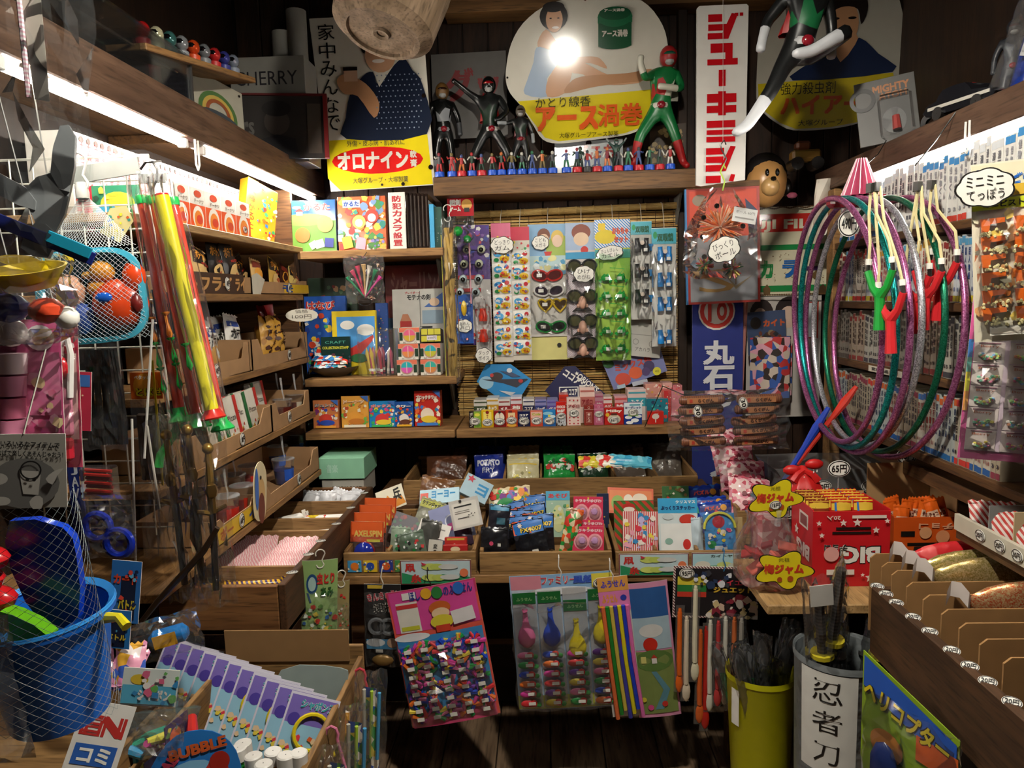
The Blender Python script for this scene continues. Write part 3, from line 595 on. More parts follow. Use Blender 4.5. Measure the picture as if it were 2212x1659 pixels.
for i,(px,c) in enumerate(caps):
    Y = 2.728;H = .062*random.uniform(.9,1.1);body = random.choice(FC);leg = random.choice(FC)
    o = thing('bottle_cap_figure',f'tiny hero figure on a {["blue", "red", "black"][c]} bottle cap, {ORD[i]} from the ointment sign','toy figure',stand(px,Y,ZP),(0,0,random.uniform(-.3,.3)),'bottle cap figures on the ledge')
    MB().lathe([(.001,0),(.0165,0),(.0172,.003),(.0172,.017),(.015,.019),(.001,.019)],[mt('#1450c4',.3),mt('#c01a22',.3),mt('#1a1a1c',.4)][c],16).build('bottle_cap',o)
    b = MB();q = random.uniform(-.006,.006);a1,a2 = random.choice(((-.2,.6),(-.3,-.3),(.7,-.2),(.3,.5),(-.25,-.25)))
    for s in (-1,1): b.tube([(s*.004+q*.2,0,.019+H*.42),(s*.0065,-.002,.019+H*.2),(s*.008,0,.019)],[.0046,.0036,.0034],leg,6)
    b.tube([(0,0,.019+H*.4),(0,0,.019+H*.6),(0,0,.019+H*.8)],[.0062,.0058,.0075],body,8)
    for s,aa in ((-1,a1),(1,a2)): b.tube([(s*.007,0,.019+H*.76),(s*.013,-.003,.019+H*(.62+.12*aa)),(s*(.014+.004*abs(aa)),-.006,.019+H*(.46+.5*max(0,aa)))],[.0032,.0027,.0028],random.choice((body,leg,'#c9c5b8')),6)
    b.build('body',o)
    MB().ball((0,-.001,.019+H*.92),(.0058,.0062,.0072),random.choice(FC),8).build('helmet',o)
# hanging jump-kick hero
o = figure('masked hero toy with green chest hung in a flying kick',.5,dict(pelvis=(0,0,.50),shl=(-.1,.03,.78),ell=(-.19,.04,.64),wrl=(-.22,0,.52),hal=(-.23,-.02,.46),hil=(-.06,0,.47),knl=(-.15,-.06,.27),anl=(-.27,-.08,.06),tol=(-.36,-.13,.0),hir=(.06,-.02,.48),knr=(.17,-.18,.58),anr=(-.03,-.2,.44),tor=(-.14,-.22,.41)),mt('#101111',.35),mt('#155c34',.35),'#a9aaac','#b4b5b8','#9b1c1c','#20140d','#9a9a9a',(0,0,0),(0,0,0),'#8f1a1a')
p = at(1700,112,Y=2.15);o.location = (p.x,2.15,p.z-.25);o.rotation_euler = (.05,.12,.15)
MB().tube([(0,0,.55),(-.02,.02,1.2)],.0008,'#bdbab0',4).build('hanging_thread',o)
# -------------------------------------------------- the old tub overhead, ceiling things
o = thing('hanging_tub','weathered brown tub hanging overhead near the ceiling','tub',at(842,6,Y=1.95),(math.radians(-16),math.radians(14),0))
TB = wood('#54432f','#786450','z',6,.85);MB().lathe([(.001,-.085),(.085,-.085),(.088,-.092),(.1,-.092),(.104,-.085),(.128,-.07),(.143,.05),(.152,.3),(.14,.3),(.13,.06)],TB,40).build('tub_body',o)
MB().lathe([(.012,-.088),(.02,-.092),(.024,-.086)],TB,16).build('bottom_knob',o)
cx,z,w,h = rectY(1016,-10,1148,17,2.88)
carton('playing_card_box','red playing card box on the timber above the oval sign','box',w,.08,.06,'#8c1c1c',[('t','花札トランプ',0,.35,.8,.36,'#d8c9b0',.03)],loc=(cx,2.9,z))
# -------------------------------------------------- upper left things
YU = 2.3
o = thing('toy_shelf','little hanging board with a row of shiny toy heads','shelf')
pts = [at(306,92,Y=1.75),at(545,168,Y=2.35)];a,b = pts;d = (b-a);L = d.length;ang = math.atan2(d.y,d.x)
zsh = (a.z+b.z)/2;mid = (a+b)/2;o.location = (mid.x,mid.y,zsh);o.rotation_euler = (0,math.asin((b.z-a.z)/-L)*1.0,ang)
MB().cbox((0,.04,-.008),(L,.1,.016),SHX,.002).build('board',o)
for i in range(9):
    c = ['#b01c1c','#c9c4a0','#3a6a66','#8a8d90','#d04a1c','#7a7d80','#c02a2a','#3a3d8a','#8890a0'][i];t = (i+.5)/9-.5
    wp = Matrix.Translation(o.location) @ Euler(o.rotation_euler).to_matrix().to_4x4() @ Vector((t*L*.9,.03,.001))
    q = thing('mini_hero',f'shiny miniature toy head, {ORD[i]} from the left on the hanging board','toy',wp,(0,0,0),'toy heads on the hanging board')
    MB().lathe([(.001,0),(.016,0),(.017,.018),(.009,.024),(.001,.024)],c,12).build('base',q);hq = MB().ball((0,0,.04),(.017,.018,.02),mt(c,.1,.4),12).build('helmet',q)
    MB().ball((0,-.01,.042),(.012,.011,.008),mt('#0c0c0e',.1),8).build('visor',hq)
cx,z,w,h = rectY(492,122,672,215,2.62);h = sz(120,cx,2.62)-ZL-.18
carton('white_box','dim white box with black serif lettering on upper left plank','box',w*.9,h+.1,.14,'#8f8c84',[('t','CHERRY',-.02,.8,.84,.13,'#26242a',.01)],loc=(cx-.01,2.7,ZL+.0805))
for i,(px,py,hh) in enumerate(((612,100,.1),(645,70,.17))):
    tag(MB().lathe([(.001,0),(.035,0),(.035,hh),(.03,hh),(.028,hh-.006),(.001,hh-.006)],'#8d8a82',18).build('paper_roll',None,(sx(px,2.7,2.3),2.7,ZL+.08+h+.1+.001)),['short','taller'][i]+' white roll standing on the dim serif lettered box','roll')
o = thing('framed_poster','dark framed portrait poster with red frame leaning in corner','picture')
cx,z,w,h = rectY(498,180,704,402,2.55);h = sz(192,cx,2.55)-ZL-.082;o.location = (cx,2.56,ZL+.082);o.rotation_euler = (math.radians(-6),0,math.radians(10))
MB().b2((-w/2,0,0),(w/2,.008,h*.96),'#2a2522').build('backing',o)
fr = MB().b2((-w/2,-.008,h*.94),(w/2,.006,h*.97),'#5a1414').build('frame_bar',o);MB().b2((w/2-.014,-.008,0),(w/2,.006,h*.94),'#6d1818').build('frame_bar',o)
prt(MB(),[('t',"W'S",-.36,.45,.22,.2,'#5d5a55',.05),('e',-.02,.55,.13,.2,'#453c36'),('e',-.02,.75,.15,.12,'#1a1614'),('p',[(-.25,.02),(.2,.02),(.16,.3),(-.02,.36),(-.2,.28)],'#17151a'),('r',.36,.45,.14,.75,'#463d35')],w,h).build('printed_poster',o,smooth=0)
o = thing('rainbow_plate','square white plate with a rainbow arch leaning on left plank','plate',at(470,250,X=-.93),(math.radians(-14),math.radians(12),math.radians(62)))
o.location.z = ZL+.082;MB().cbox((0,0,.09),(.19,.006,.18),'#a19c8c',.003).build('plate_body',o)
prt(MB(),[('o',0,.38,.36,.07,'#4a6a3a'),('o',0,.38,.29,.06,'#b59a4a'),('o',0,.38,.23,.06,'#8a4a2a'),('e',0,.22,.42,.2,'#3c4248'),('e',-.1,.25,.12,.1,'#8d8c88'),('d',-.42,.9,.02,K),('d',.42,.9,.02,K)],.19,.18).build('printed_face',o,(0,-.0035,0),smooth=0)
o = thing('glass_case','dark glass show case with chrome rods on the left plank','display case',(-.98,1.72,ZL+.082))
MB().cbox((0,0,.006),(.16,.52,.012),'#1c1a1a',.002).build('case_base',o)
for i,(x,z) in enumerate(((.05,.05),(.02,.03),(.05,.11))): MB().tube([(x,-.24,z),(x,.24,z)],.008 if i < 2 else .004,mt('#c9c4b8',.15,.9),8).build('chrome_rod',o)
MB().b2((.075,-.26,.012),(.079,.26,.15),film('#c8d0d4',.02,8,.05,.6)).build('glass_pane',o);MB().b2((-.08,-.26,.15),(.08,.26,.154),film('#c8d0d4',.02,8,.05,.6)).build('glass_pane',o)
for s in (-1,1): MB().box((.077,s*.257,.08),(.008,.008,.14),'#3a3836').build('case_post',o)
tag(MB().b2((-.012,-.01,0),(.012,.01,.24),'#7a1d20').build('red_bar',None,(sx(345,2.15,1.95),2.15,ZL+.081)),'thin red upright bar beside the glass show case','bar')
# ================================================================== left shelves
H90 = math.pi/2
def lput(o,X,Y,z,dx=0,dy=0,tw=0): o.location = (X,Y,z);o.rotation_euler = (dx,dy,H90+tw);return o
x1,z1 = SHL[1]
# back row of slim red-white cartons
src = None;n = 38
for i in range(n):
    lab = f'slim white carton with red print, {ORD[i]} from the near end under the left lamp'
    if src is None:
        src = carton('slim_carton',lab,'box',.0245,.185,.1,'#e6ded2',[('v','干梅千代歳',0,.62,.6,.6,'#b02a30',.03),('r',0,.62,.9,.56,'#eab4ae'),('v','干梅千代歳',0,.62,.6,.6,'#b02a30',.03),('r',0,.22,.8,.3,'#c23a3c'),('d',0,.93,.3,'#3a2018')],top=[('d',0,.4,.35,'#5a2a1c')],group='slim cartons in the back row');q = src
    else: q = dup(src);tag(q,lab,'box','slim cartons in the back row')
    lput(q,-1.06,1.62+i*.0268,z1,0,random.uniform(-.01,.01))
px = [374,410,444,478,510,541]
for i in range(5):
    Xc = -.905;ya,yb = sy(px[i],Xc+.03,z1+.04),sy(px[i+1],Xc+.03,z1+.04);w = yb-ya-.003
    o = carton('candy_box',f'orange and white sweet box with ring motif, {ORD[i]} from the left','box',w,.1,.06,'#f0ebe0',[('r',0,.29,1,.56,'#e8541a'),('d',0,.24,.36,'#f4ede0'),('d',0,.2,.27,'#ef8a2a'),('e',.05,.2,.2,.12,'#d83a1a'),('e',0,.84,.24,.09,'#d8481f'),('t','ドーナツ',.05,.66,.6,.1,'#7a6a55',.03)],group='orange boxes on the lit shelf',price=None)
    lput(o,Xc,(ya+yb)/2,z1)
sticker(o,'30円',0,.02,-.034,r=.013)
# leaning card game box
p = at(570,500,X=-.90)
o = carton('card_game_box','tall yellow orange proverb card game box leaning at shelf end','box',.13,.19,.035,'#f0a020',[('r',-.33,.5,.34,1,'#f5c322'),('v','犬棒かるた',-.33,.5,.22,.78,'#c8401c',.03),('f',.17,.5,.6,.9,['#e8641c','#f7efe0','#3a9a5a','#2a6ac0','#d83028','#f3c830'],46,5)])
o.location = (-.915,2.38,z1+.003);o.rotation_euler = (math.radians(-7),math.radians(17),H90-.45)
# shelf 2 : potato fry bags
x2,z2 = SHL[2]
def ctray(label,X,ya,yb,z,d,h,spec=(),back=.0,name='display_carton',lean=0,notch=.45,col='#a9825a',group='cut-open cardboard cartons',price=None,pf=.6):
    """cut open cardboard carton, front lip low in the middle; front faces the aisle"""
    w = yb-ya;o = thing(name,label,'carton',(X-d/2,(ya+yb)/2,z),(lean,0,H90),group);t = .003;CB = mt(col,.8,0,.2)
    MB().b2((-w/2,-d/2,0),(w/2,d/2,t),CB).build('bottom_panel',o)
    for s in (-1,1): MB().prism([(-d/2,0),(d/2,0),(d/2,h*1.05),(-d/2,h)],-t/2,t/2,CB,Matrix.Translation((s*(w/2-t/2),0,0)) @ Matrix.Rotation(H90,4,'Z')).build('side_panel',o)
    MB().b2((-w/2,d/2-t,0),(w/2,d/2,h*1.05),CB).build('back_panel',o)
    lip = h*notch;f = [(-w/2,0),(w/2,0),(w/2,h),(w/2-w*.1,h),(w/2-w*.17,lip),(-w/2+w*.17,lip),(-w/2+w*.1,h),(-w/2,h)]
    fp = MB().prism(f,-d/2,-d/2+t,CB).build('front_panel',o)
    if spec: prt(MB(),spec,w,h,lambda x,z: -d/2).build('printed_front',fp,smooth=0)
    if price: sticker(o,price,(pf-.5)*w,lip*.55,-d/2-.003,r=.016,ratio=1.15)
    return o
Xf = -.865
ctray('brown printed potato fry carton marked 40 yen',Xf,sy(405,Xf,z2),sy(528,Xf,z2),z2,.16,.055,[('r',0,.5,1,1,'#3a2416'),('t','トフライ',-.1,.48,.72,.7,'#b98a52',.05),('t','ライ',.42,.48,.2,.66,'#b98a52',.05)],notch=.92,price='40円',pf=.66)
ctray('smaller snack carton with cartoon mascot cutout marked 40 yen',Xf,sy(545,Xf,z2),sy(664,Xf,z2),z2,.16,.05,[('r',.28,.4,.5,.6,'#e2b62a'),('t','モ',.1,.4,.2,.5,'#2a4a9a',.05),('p',[(-.5,0),(-.38,0),(-.3,.9),(-.42,1.3),(-.5,1.1)],'#c8c2b0')],notch=.8,price='40円',pf=.62)
PF = [('r',0,.78,.96,.42,'#1c1410'),('t','ポテトフライ',0,.76,.84,.2,'#f0a23a',.05),('t','POTATO',.1,.58,.5,.05,'#c8302a',.03),('e',0,.3,.4,.22,'#dcb878'),('d',-.05,.3,.12,'#b8603a'),('e',.2,.22,.12,.06,'#efe3c8')]
bags = [(395,-.93,.12,0,'#1c1512'),(430,-.90,.115,.22,'#d8b070'),(468,-.935,.145,.12,'#1c1512'),(505,-.92,.15,-.12,'#1c1512'),(527,-.96,.12,-.3,'#2a1c14'),(556,-.92,.105,.1,'#d8b070'),(590,-.93,.12,.3,'#c9a04a'),(612,-.92,.1,.42,'#3a1c14'),(632,-.91,.09,.35,'#dcc070')]
for i,(px_,X,h,r,c) in enumerate(bags):
    o = pouch('snack_bag',f'potato fry snack bag on second shelf, {ORD[i]} from the left','snack bag',.085,h,.03,mt(c,.3),PF if i not in (5,7) else [('e',0,.45,.4,.3,'#e8a23a'),('r',0,.8,.9,.2,'#7a2a1a')],group='potato fry bags',seed=i)
    lput(o,X,sy(px_,X,z2+.06),z2+.012,-.12,r)
# shelf 3 : donut bags in cartons
x3,z3 = SHL[3]
ctray('plain brown carton marked 40 yen below the potato fry carton',Xf,sy(440,Xf,z3),sy(541,Xf,z3),z3,.2,.088,notch=.5,price='40円',pf=.25)
ctray('plain brown carton with tall price tag below mascot carton',Xf,sy(547,Xf,z3),sy(666,Xf,z3),z3,.2,.092,notch=.45,price='100円',pf=.6)
for i,(px_,X,h,r,k) in enumerate([(455,-.95,.15,.05,0),(480,-.97,.16,-.05,1),(505,-.94,.165,.12,1),(440,-.92,.14,.1,0)]):
    o = pouch('snack_bag',f'silver white snack bag in left brown carton, {ORD[i]} of four','snack bag',.1,h,.04,foil('#d8d4cc','#b9b4aa',.3),[('r',0,.8,.9,.1,'#2a4a9a'),('t','ポテト',0,.62,.7,.2,K,.05),('e',0,.3,.36,.2,'#d8a24a')],seed=20+i,group='white bags on the third shelf')
    lput(o,X,sy(px_,X,z3+.08),z3+.006,-.1,r)
DN = [('f',0,.5,.9,.85,['#3a1a0c','#4a2412'],30,4),('t','ドーナツ',0,.6,.7,.14,'#3a1a0c',.05),('t','ミニ',.05,.38,.5,.12,'#3a1a0c',.05)]
for i,(px_,X,h,r) in enumerate([(575,-.95,.15,.1),(597,-.93,.155,-.1),(635,-.93,.165,.05)]):
    o = pouch('snack_bag',f'yellow brown donut bag with red tied top, {ORD[i]} of three','snack bag',.095,h,.06,foil('#c9963c','#a97428',.35),DN,seed=30+i,group='donut bags')
    lput(o,X,sy(px_,X,z3+.08),z3+.006,-.08,r)
    MB().sheet(lambda a,b: ((a-.5)*.03*(1+1.6*b),.012*math.sin(7*a),h-.004+.04*b),6,3,mt('#b3202a',.25)).build('red_ribbon',o)
o = tag(MB().prism([(.055*math.cos(t*math.pi/10),.022*math.sin(t*math.pi/10)) for t in range(20)],0,.001,mt('#b9b3a4',.5)).build('oval_tag',None,(sx(660,2.5,1.41),2.46,sz(680,-.75,2.46))),'grey oval paper tag on a wire beside the donut bags','tag')
prt(MB(),[('t','価格',0,.3,.4,.3,'#55504a',.02),('t','100円',0,-.1,.6,.3,'#55504a',.02)],.11,.044).build('handwriting',o,smooth=0);MB().tube([(0,0,-.02),(.012,.01,-.2)],.0012,'#2a2826',5).build('wire',o)
# shelf 4
x4,z4 = SHL[4];Xf = -.825
ctray('long brown carton of tricolour packs marked 80 yen',Xf,sy(405,Xf,z4),sy(588,Xf,z4),z4,.2,.082,notch=.5,price='80円',pf=.58)
ctray('brown carton of clear dessert cups marked 80 yen',Xf,sy(590,Xf,z4),sy(670,Xf,z4),z4,.2,.084,notch=.5,price='80円',pf=.4)
for i,(px_,X) in enumerate([(500,-.86),(520,-.88),(545,-.87),(480,-.87),(560,-.93)]):
    o = carton('cracker_pack',f'white pack with red and green ends, {ORD[i]} in the long carton','pack',.1,.13,.028,mt('#e6e0d2',.25),[('r',-.4,.5,.2,1,'#1c6a3a'),('r',.4,.5,.2,1,'#c02a26'),('t','Pizza',0,.55,.5,.12,'#3a3028',.02),('f',0,.2,.6,.25,['#c8a23a','#b0402a','#efe8d8'],12,3)],group='tricolour packs',ch=.006)
    lput(o,X,sy(px_,X,z4+.06),z4+.006,-.16,random.uniform(-.05,.05))
def cup(label,r,h,liquid,X,Y,z,band,fork=True,group='dessert cups',txt='カップ'):
    o = thing('dessert_cup',label,'cup',(X,Y,z),(0,0,H90),group)
    MB().lathe([(r*.78,.001),(r,h),(r*1.08,h),(r*1.08,h+.003),(r*.97,h+.003)],film('#ffffff',.1,10,.08,.5),18).build('cup_wall',o)
    MB().lathe([(.001,.002),(r*.75,.002),(r*.9,h*.6),(.001,h*.62)],liquid,14).build('jelly',o)
    q = MB();a = 1.15;q.sheet(lambda i,j: ((r*(.84+.13*j*.6)+.0012)*math.sin((i-.5)*2*a),-(r*(.84+.13*j*.6)+.0012)*math.cos((i-.5)*2*a),h*(.18+.5*j)),10,2,band);q.build('cup_band',o)
    MB().lathe([(.001,h+.004),(r*1.05,h+.004),(r*1.05,h+.006),(.001,h+.007)],film('#ffffff',.25,12,.1,.6),18).build('lid',o)
    if fork: MB().tube([(r*.5,0,h+.005),(r*.55,.005,h+.03),(r*.7,.01,h+.075)],[.002,.0025,.004],film('#ffffff',.35,12,.1,.5),5).build('plastic_fork',o)
    return o
for i,(px_,X) in enumerate([(610,-.875),(638,-.875),(600,-.95),(632,-.95),(655,-.96)]):
    cup(f'clear dessert cup with plastic fork, {ORD[i]} in its brown carton',.031,.06,'#6a2a1a',X,sy(px_,X,z4+.06),z4+.004,mt('#cfc6b0',.3) if i % 2 else mt('#5a1c16',.3))
# shelf 5
x5,z5 = SHL[5];Xf = -.785
ctray('yellow lettered carton of red noodle cups on lowest left shelf',Xf,sy(470,Xf,z5),sy(557,Xf,z5),z5,.2,.062,[('r',0,.36,.98,.62,'#d8b02a'),('t','ポー',-.28,.36,.3,.5,'#b8602a',.06),('t','イ',.36,.36,.18,.5,'#2a4a9a',.06)],notch=.72,price='60円',pf=.56)
ctray('plain carton of blue noodle cups on lowest left shelf',Xf,sy(560,Xf,z5),sy(690,Xf,z5),z5,.2,.08,notch=.45,price='60円',pf=.6)
for i,(px_,X,c,b) in enumerate([(488,-.83,'#a02018','#b8281e'),(525,-.83,'#a02018','#b83020'),(505,-.91,'#a02018','#a82a1e'),(540,-.91,'#a02018','#b83020'),(612,-.835,'#1c3a8a','#2a5ac0'),(600,-.93,'#1c3a8a','#2a62c8'),(645,-.93,'#1c3a8a','#2450b0'),(665,-.98,'#1c3a8a','#2a5ac0')]):
    cup(f'{"red" if i < 4 else "blue"} noodle cup, {ORD[i % 4]} of its kind on the lowest left shelf',.034,.075,c,X,sy(px_,X,z5+.06),z5+.004,mt(b,.3),i % 2 == 0,'noodle cups')
o = tag(MB().prism(smoothpoly([(-.04,-.06),(.02,-.075),(.04,-.03),(.045,.05),(.01,.085),(-.03,.07),(-.045,.02)]),0,.002,mt('#d8c8a0',.5)).build('mascot_cutout',None,(-.772,sy(563,-.77,.97),.945),(0,.1,H90)),'oval cut-out card with wide open mouth on noodle carton','cutout')
prt(MB(),[('e',.05,0,.3,.28,'#c9a46a'),('e',.05,-.3,.25,.3,'#6a2a1a'),('e',-.3,.1,.14,.4,'#3a6ab8'),('d',0,.3,.06,K)],.09,.14).build('printed_face',o,smooth=0)
# ================================================================== divided wooden drawer (left counter)
DX0,DX1,DY0,DY1,DZ0,DZ1 = -.92,-.6,1.605,2.49,.695,.815
DW,DWY = wood('#6a4526','#8a6038','x',9),wood('#3c2717','#543720','y',9)
o = dr = thing('divided_drawer','long divided wooden drawer of loose sticks with price ovals','drawer')
MB().b2((DX0,DY0,DZ0),(DX1,DY1,DZ0+.012),DWY).build('bottom',o);MB().b2((DX1-.018,DY0,DZ0),(DX1,DY1,DZ1),DWY,.002).build('side',o);MB().b2((DX0,DY0,DZ0),(DX0+.018,DY1,DZ1),DWY,.002).build('side',o)
MB().b2((DX0+.019,DY0,DZ0),(DX1-.019,DY0+.016,DZ1-.004),DW,.002).build('end_panel',o);MB().b2((DX0+.019,DY1-.014,DZ0),(DX1-.019,DY1,DZ1),DW,.002).build('end_panel',o)
dys = [at(560,y,Z=DZ1-.012).y for y in (1223,1147,1121,1085)]
for y in dys: MB().b2((DX0+.02,y-.005,DZ0+.012),(DX1-.02,y+.005,DZ1-.012),wood('#8a6540','#a88256','x',9),.001).build('divider',o)
for px_,py_ in ((783,1065),(751,1097),(718,1132),(684,1169),(657,1198),(620,1237)):
    p = at(px_,py_,Z=DZ1);M = Matrix.Translation((DX1-.009,p.y,DZ1+.0006)) @ Matrix.Rotation(math.radians(25),4,'Z') @ Matrix.Rotation(-H90,4,'X');sticker(o,'10円',0,0,r=.014,M=M)
tag(MB().b2((DX0,DY0+.02,.02),(DX1-.06,DY1-.02,DZ0-.001),DWY).build('counter_base'),'dark wooden base cabinet below the divided drawer','cabinet')
def stick(name,label,L,r,mat,loc,rot,group,ends=None):
    mb = MB().tube([(-L/2,0,0),(-L/2+.008,0,0),(L/2-.008,0,0),(L/2,0,0)],[r*.5,r,r,r*.5],mat,8)
    o = tag(mb.build(name,None,loc,rot),label,'snack stick',group)
    e = MB()
    for s in (-1,1): MB().prism([(-.006,-r*1.5),(.006,-r*1.6),(.006,r*1.6),(-.006,r*1.5)],-.0006,.0006,mat,Matrix.Translation((s*(L/2+.004),0,0))).build('twisted_end',o)
    return o
rg = random.Random(5)
PY = stripes('#e0b030','#3c2450',90,0,.3,.5,.8)
for i in range(12):
    y = DY0+.03+(i % 6)*.02;z = DZ0+.03+(i//6)*.035
    stick('striped_stick',f'purple and yellow striped snack stick, {ORD[i]} in the nearest drawer section',.14,.011,PY,(-.84+.13*(i % 2)+rg.uniform(-.01,.01),y,z+.02*rg.random()),(0,rg.uniform(-.1,.1),rg.uniform(-.2,.25)),'striped sticks in the drawer')
PK = stripes('#e8a4a8','#f4dcd8',150,0,.3,.55,.5)
for i in range(34):
    row,k = i//17,i % 17
    y = dys[0]+.018+k*((dys[1]-dys[0]-.03)/17);x = -.70-.12*row
    o = pouch('pink_sachet',f'pink striped candy sachet, {ORD[k]} in the {["aisle side", "wall side"][row]} file of the drawer','sachet',.1,.085,.011,PK,[('r',0,.12,.8,.1,'#d05a64')],(x,y,DZ0+.02),(math.radians(-28+rg.uniform(-5,5)),0,rg.uniform(-.06,.06)),'pink sachets in the drawer',seed=i,crimp=0)
WS = confetti(['#efeae0','#efeae0','#e8e0d0','#c8383a','#e8c83a','#efeae0'],45)
for i in range(8):
    y = dys[1]+.02+(i % 4)*.018
    stick('white_stick',f'white wrapped snack stick with red marks, {ORD[i]} in the middle section',.15,.0105,WS,(-.70-.14*(i//4)+rg.uniform(-.01,.01),y,DZ0+.055+.012*(i % 3)),(0,rg.uniform(-.1,.1),rg.uniform(-.2,.2)),'white sticks in the drawer')
for i in range(8):
    y = dys[2]+.02+(i % 4)*.022
    stick('white_stick',f'white snack stick with yellow mark, {ORD[i]} in the fourth section',.14,.012,confetti(['#efeae0','#f2eee6','#e0c02a','#efeae0','#c84a3a','#3a2a20'],38),(-.69-.14*(i//4)+rg.uniform(-.01,.01),y,DZ0+.06+.014*(i % 3)),(0,rg.uniform(-.25,.1),rg.uniform(-.35,.3)),'yellow-marked sticks in the drawer')
for i in range(9):
    y = dys[3]+.025+(i % 3)*.03;x = -.66-.07*(i//3)
    pouch('silver_sachet',f'crumpled silver black sachet, {ORD[i]} in the farthest drawer section','sachet',.06,.085,.02,foil('#cfcfd2','#26262a',.25),(),(x,y,DZ0+.035+.015*rg.random()),(rg.uniform(-.7,-.3),rg.uniform(-.5,.5),rg.uniform(-.5,.5)),'silver sachets in the drawer',seed=60+i)
# green card pack hanging off the drawer, butterfly net toys
for i,(x0,y0,x1_,y1_,c,Y) in enumerate([(648,1210,722,1392,'#8fae6a',1.74),(715,1255,750,1385,'#9a8a5a',1.9)]):
    cx,z,w,h = rectY(x0,y0,x1_,y1_,Y)
    o = card('toy_card',['green insect hunt toy card hanging from the drawer side','narrow red beaded toy card hanging behind the insect card'][i],'toy pack',w,h,c,[('e',-.22,.72,.16,.12,'#1c4a7a'),('e',-.22,.72,.11,.085,'#a9c8c0'),('r',-.3,.56,.05,.12,'#1c4a7a',.3),('t','虫とり',.16,.78,.5,.14,'#c8302a',.05),('t','あみ',.2,.62,.36,.12,'#2a5a2a',.05),('f',0,.25,.9,.45,['#5a8a3a','#3a6aa8','#c83a2a','#e0c84a','#dfe6d0'],36,6)] if i == 0 else [('f',0,.4,.9,.8,['#c8302a','#d84a2a','#5a8a3a','#e0d8c0'],40,9)],(cx,Y,z),(0,.06,.35),bend=.01)
    filmbag(o,w*1.02,h*.62,.03,seed=i)
    shook(o,0,h*.94,-.004,.04,'#cfcabc')
# ================================================================== goods on the back shelves
def bp(name,label,cat,box,Y,z,d,body,spec=(),lean=0.0,roll=0.0,rz=0.0,group=None,**kw):
    x0,y0,x1,y1 = box;ym = (y0+y1)/2
    xa,xb = at(x0,ym,Y=Y).x,at(x1,ym,Y=Y).x
    h = max(.01,sz(y0,(xa+xb)/2,Y)-z)
    return carton(name,label,cat,xb-xa,h,d,body,spec,loc=((xa+xb)/2,Y+d/2,z+.0005),rot=(-lean,roll,rz),group=group,**kw)
BUSY = ['#d8342c','#f0c52a','#3a8ac8','#4aa04a','#f2eee0','#8a4a9a','#e8862a']
bp('card_game_box','blue sky and green meadow card game box lettered karuta','box',(630,432,725,546),2.685,ZA,.035,mt('#3a6ab0',.14),[('r',0,.3,1,.6,'#6aa040'),('e',-.2,.62,.6,.12,'#7ab84a'),('e',-.38,.86,.1,.03,'#e6e8ec'),('r',-.32,.74,.14,.07,'#e8e2d4'),('p',[(-.42,.78),(-.22,.78),(-.32,.85)],'#c02a26'),('t','かるた',.08,.86,.6,.14,'#e8e4da',.09),('t','かるた',.08,.86,.6,.14,'#c0282c',.03),('d',.26,.52,.18,'#e0a050'),('d',-.26,.32,.17,'#d87a3a'),('r',.12,.14,.2,.16,'#efece4',.25),('r',.34,.16,.2,.18,'#2a3a8a',-.1),('r',-.02,.12,.16,.14,'#f0e6c8',.5)],lean=.06,price=None)
bp('card_game_box','crowded orange and teal card game box next to white strip','box',(729,424,833,543),2.685,ZA,.035,mt('#e0704a',.14),[('f',0,.5,.95,.95,['#2a8a7a','#d83a32','#f0c84a','#e89a3a','#7a9ac8','#f2ead8','#4a8a3a'],90,11),('r',-.2,.86,.36,.14,'#f0eadc'),('t','かるた',-.2,.86,.32,.1,'#1c4a9a',.06),('d',-.05,.52,.14,'#e8c060'),('d',.22,.62,.14,'#c83a2a'),('d',-.05,.5,.08,'#f3eee2'),('d',.22,.59,.085,'#f3eee2'),('r',-.3,.14,.2,.22,'#e8c83a',.2),('r',-.02,.12,.2,.22,'#d8a0b0',-.15),('f',.28,.12,.4,.2,['#4a6a3a','#8a7ab8','#d8b04a'],18,2)],lean=.06)
bp('notice_strip','white upright notice with red camera warning letters','sign',(840,415,876,541),2.69,ZA,.004,'#e0dad0',[('v','防犯カメラ設置',0,.5,.56,.9,'#b02028',.05)],lean=.03)
src = None
for i in range(6):
    xa = 877+i*8.3
    o = bp('folder',f'dark brown glossy folder, {ORD[i]} right of the white notice','folder',(xa,416+i*.5,xa+7.4,540),2.72,ZA,.2,mt('#241812',.16),[('r',0,.5,.25,.9,'#3a2a20')],group='brown folders on the back shelf')
bp('folder','bright light blue folder beside the brown folders','folder',(928,441,938,538),2.72,ZA,.2,mt('#4aa8d8',.3))
bp('folder','greenish dark comic standing right of the blue folder','folder',(939,447,955,537),2.73,ZA,.2,mt('#3a5a50',.25),[('f',0,.5,.8,.8,['#7a8a80','#1c2a26','#a8b0a8'],14,4)])
bp('folder','pale grey folder squeezed left of the blue folder','folder',(923.8,432,927.4,538),2.73,ZA,.19,mt('#a9a8a2',.3))
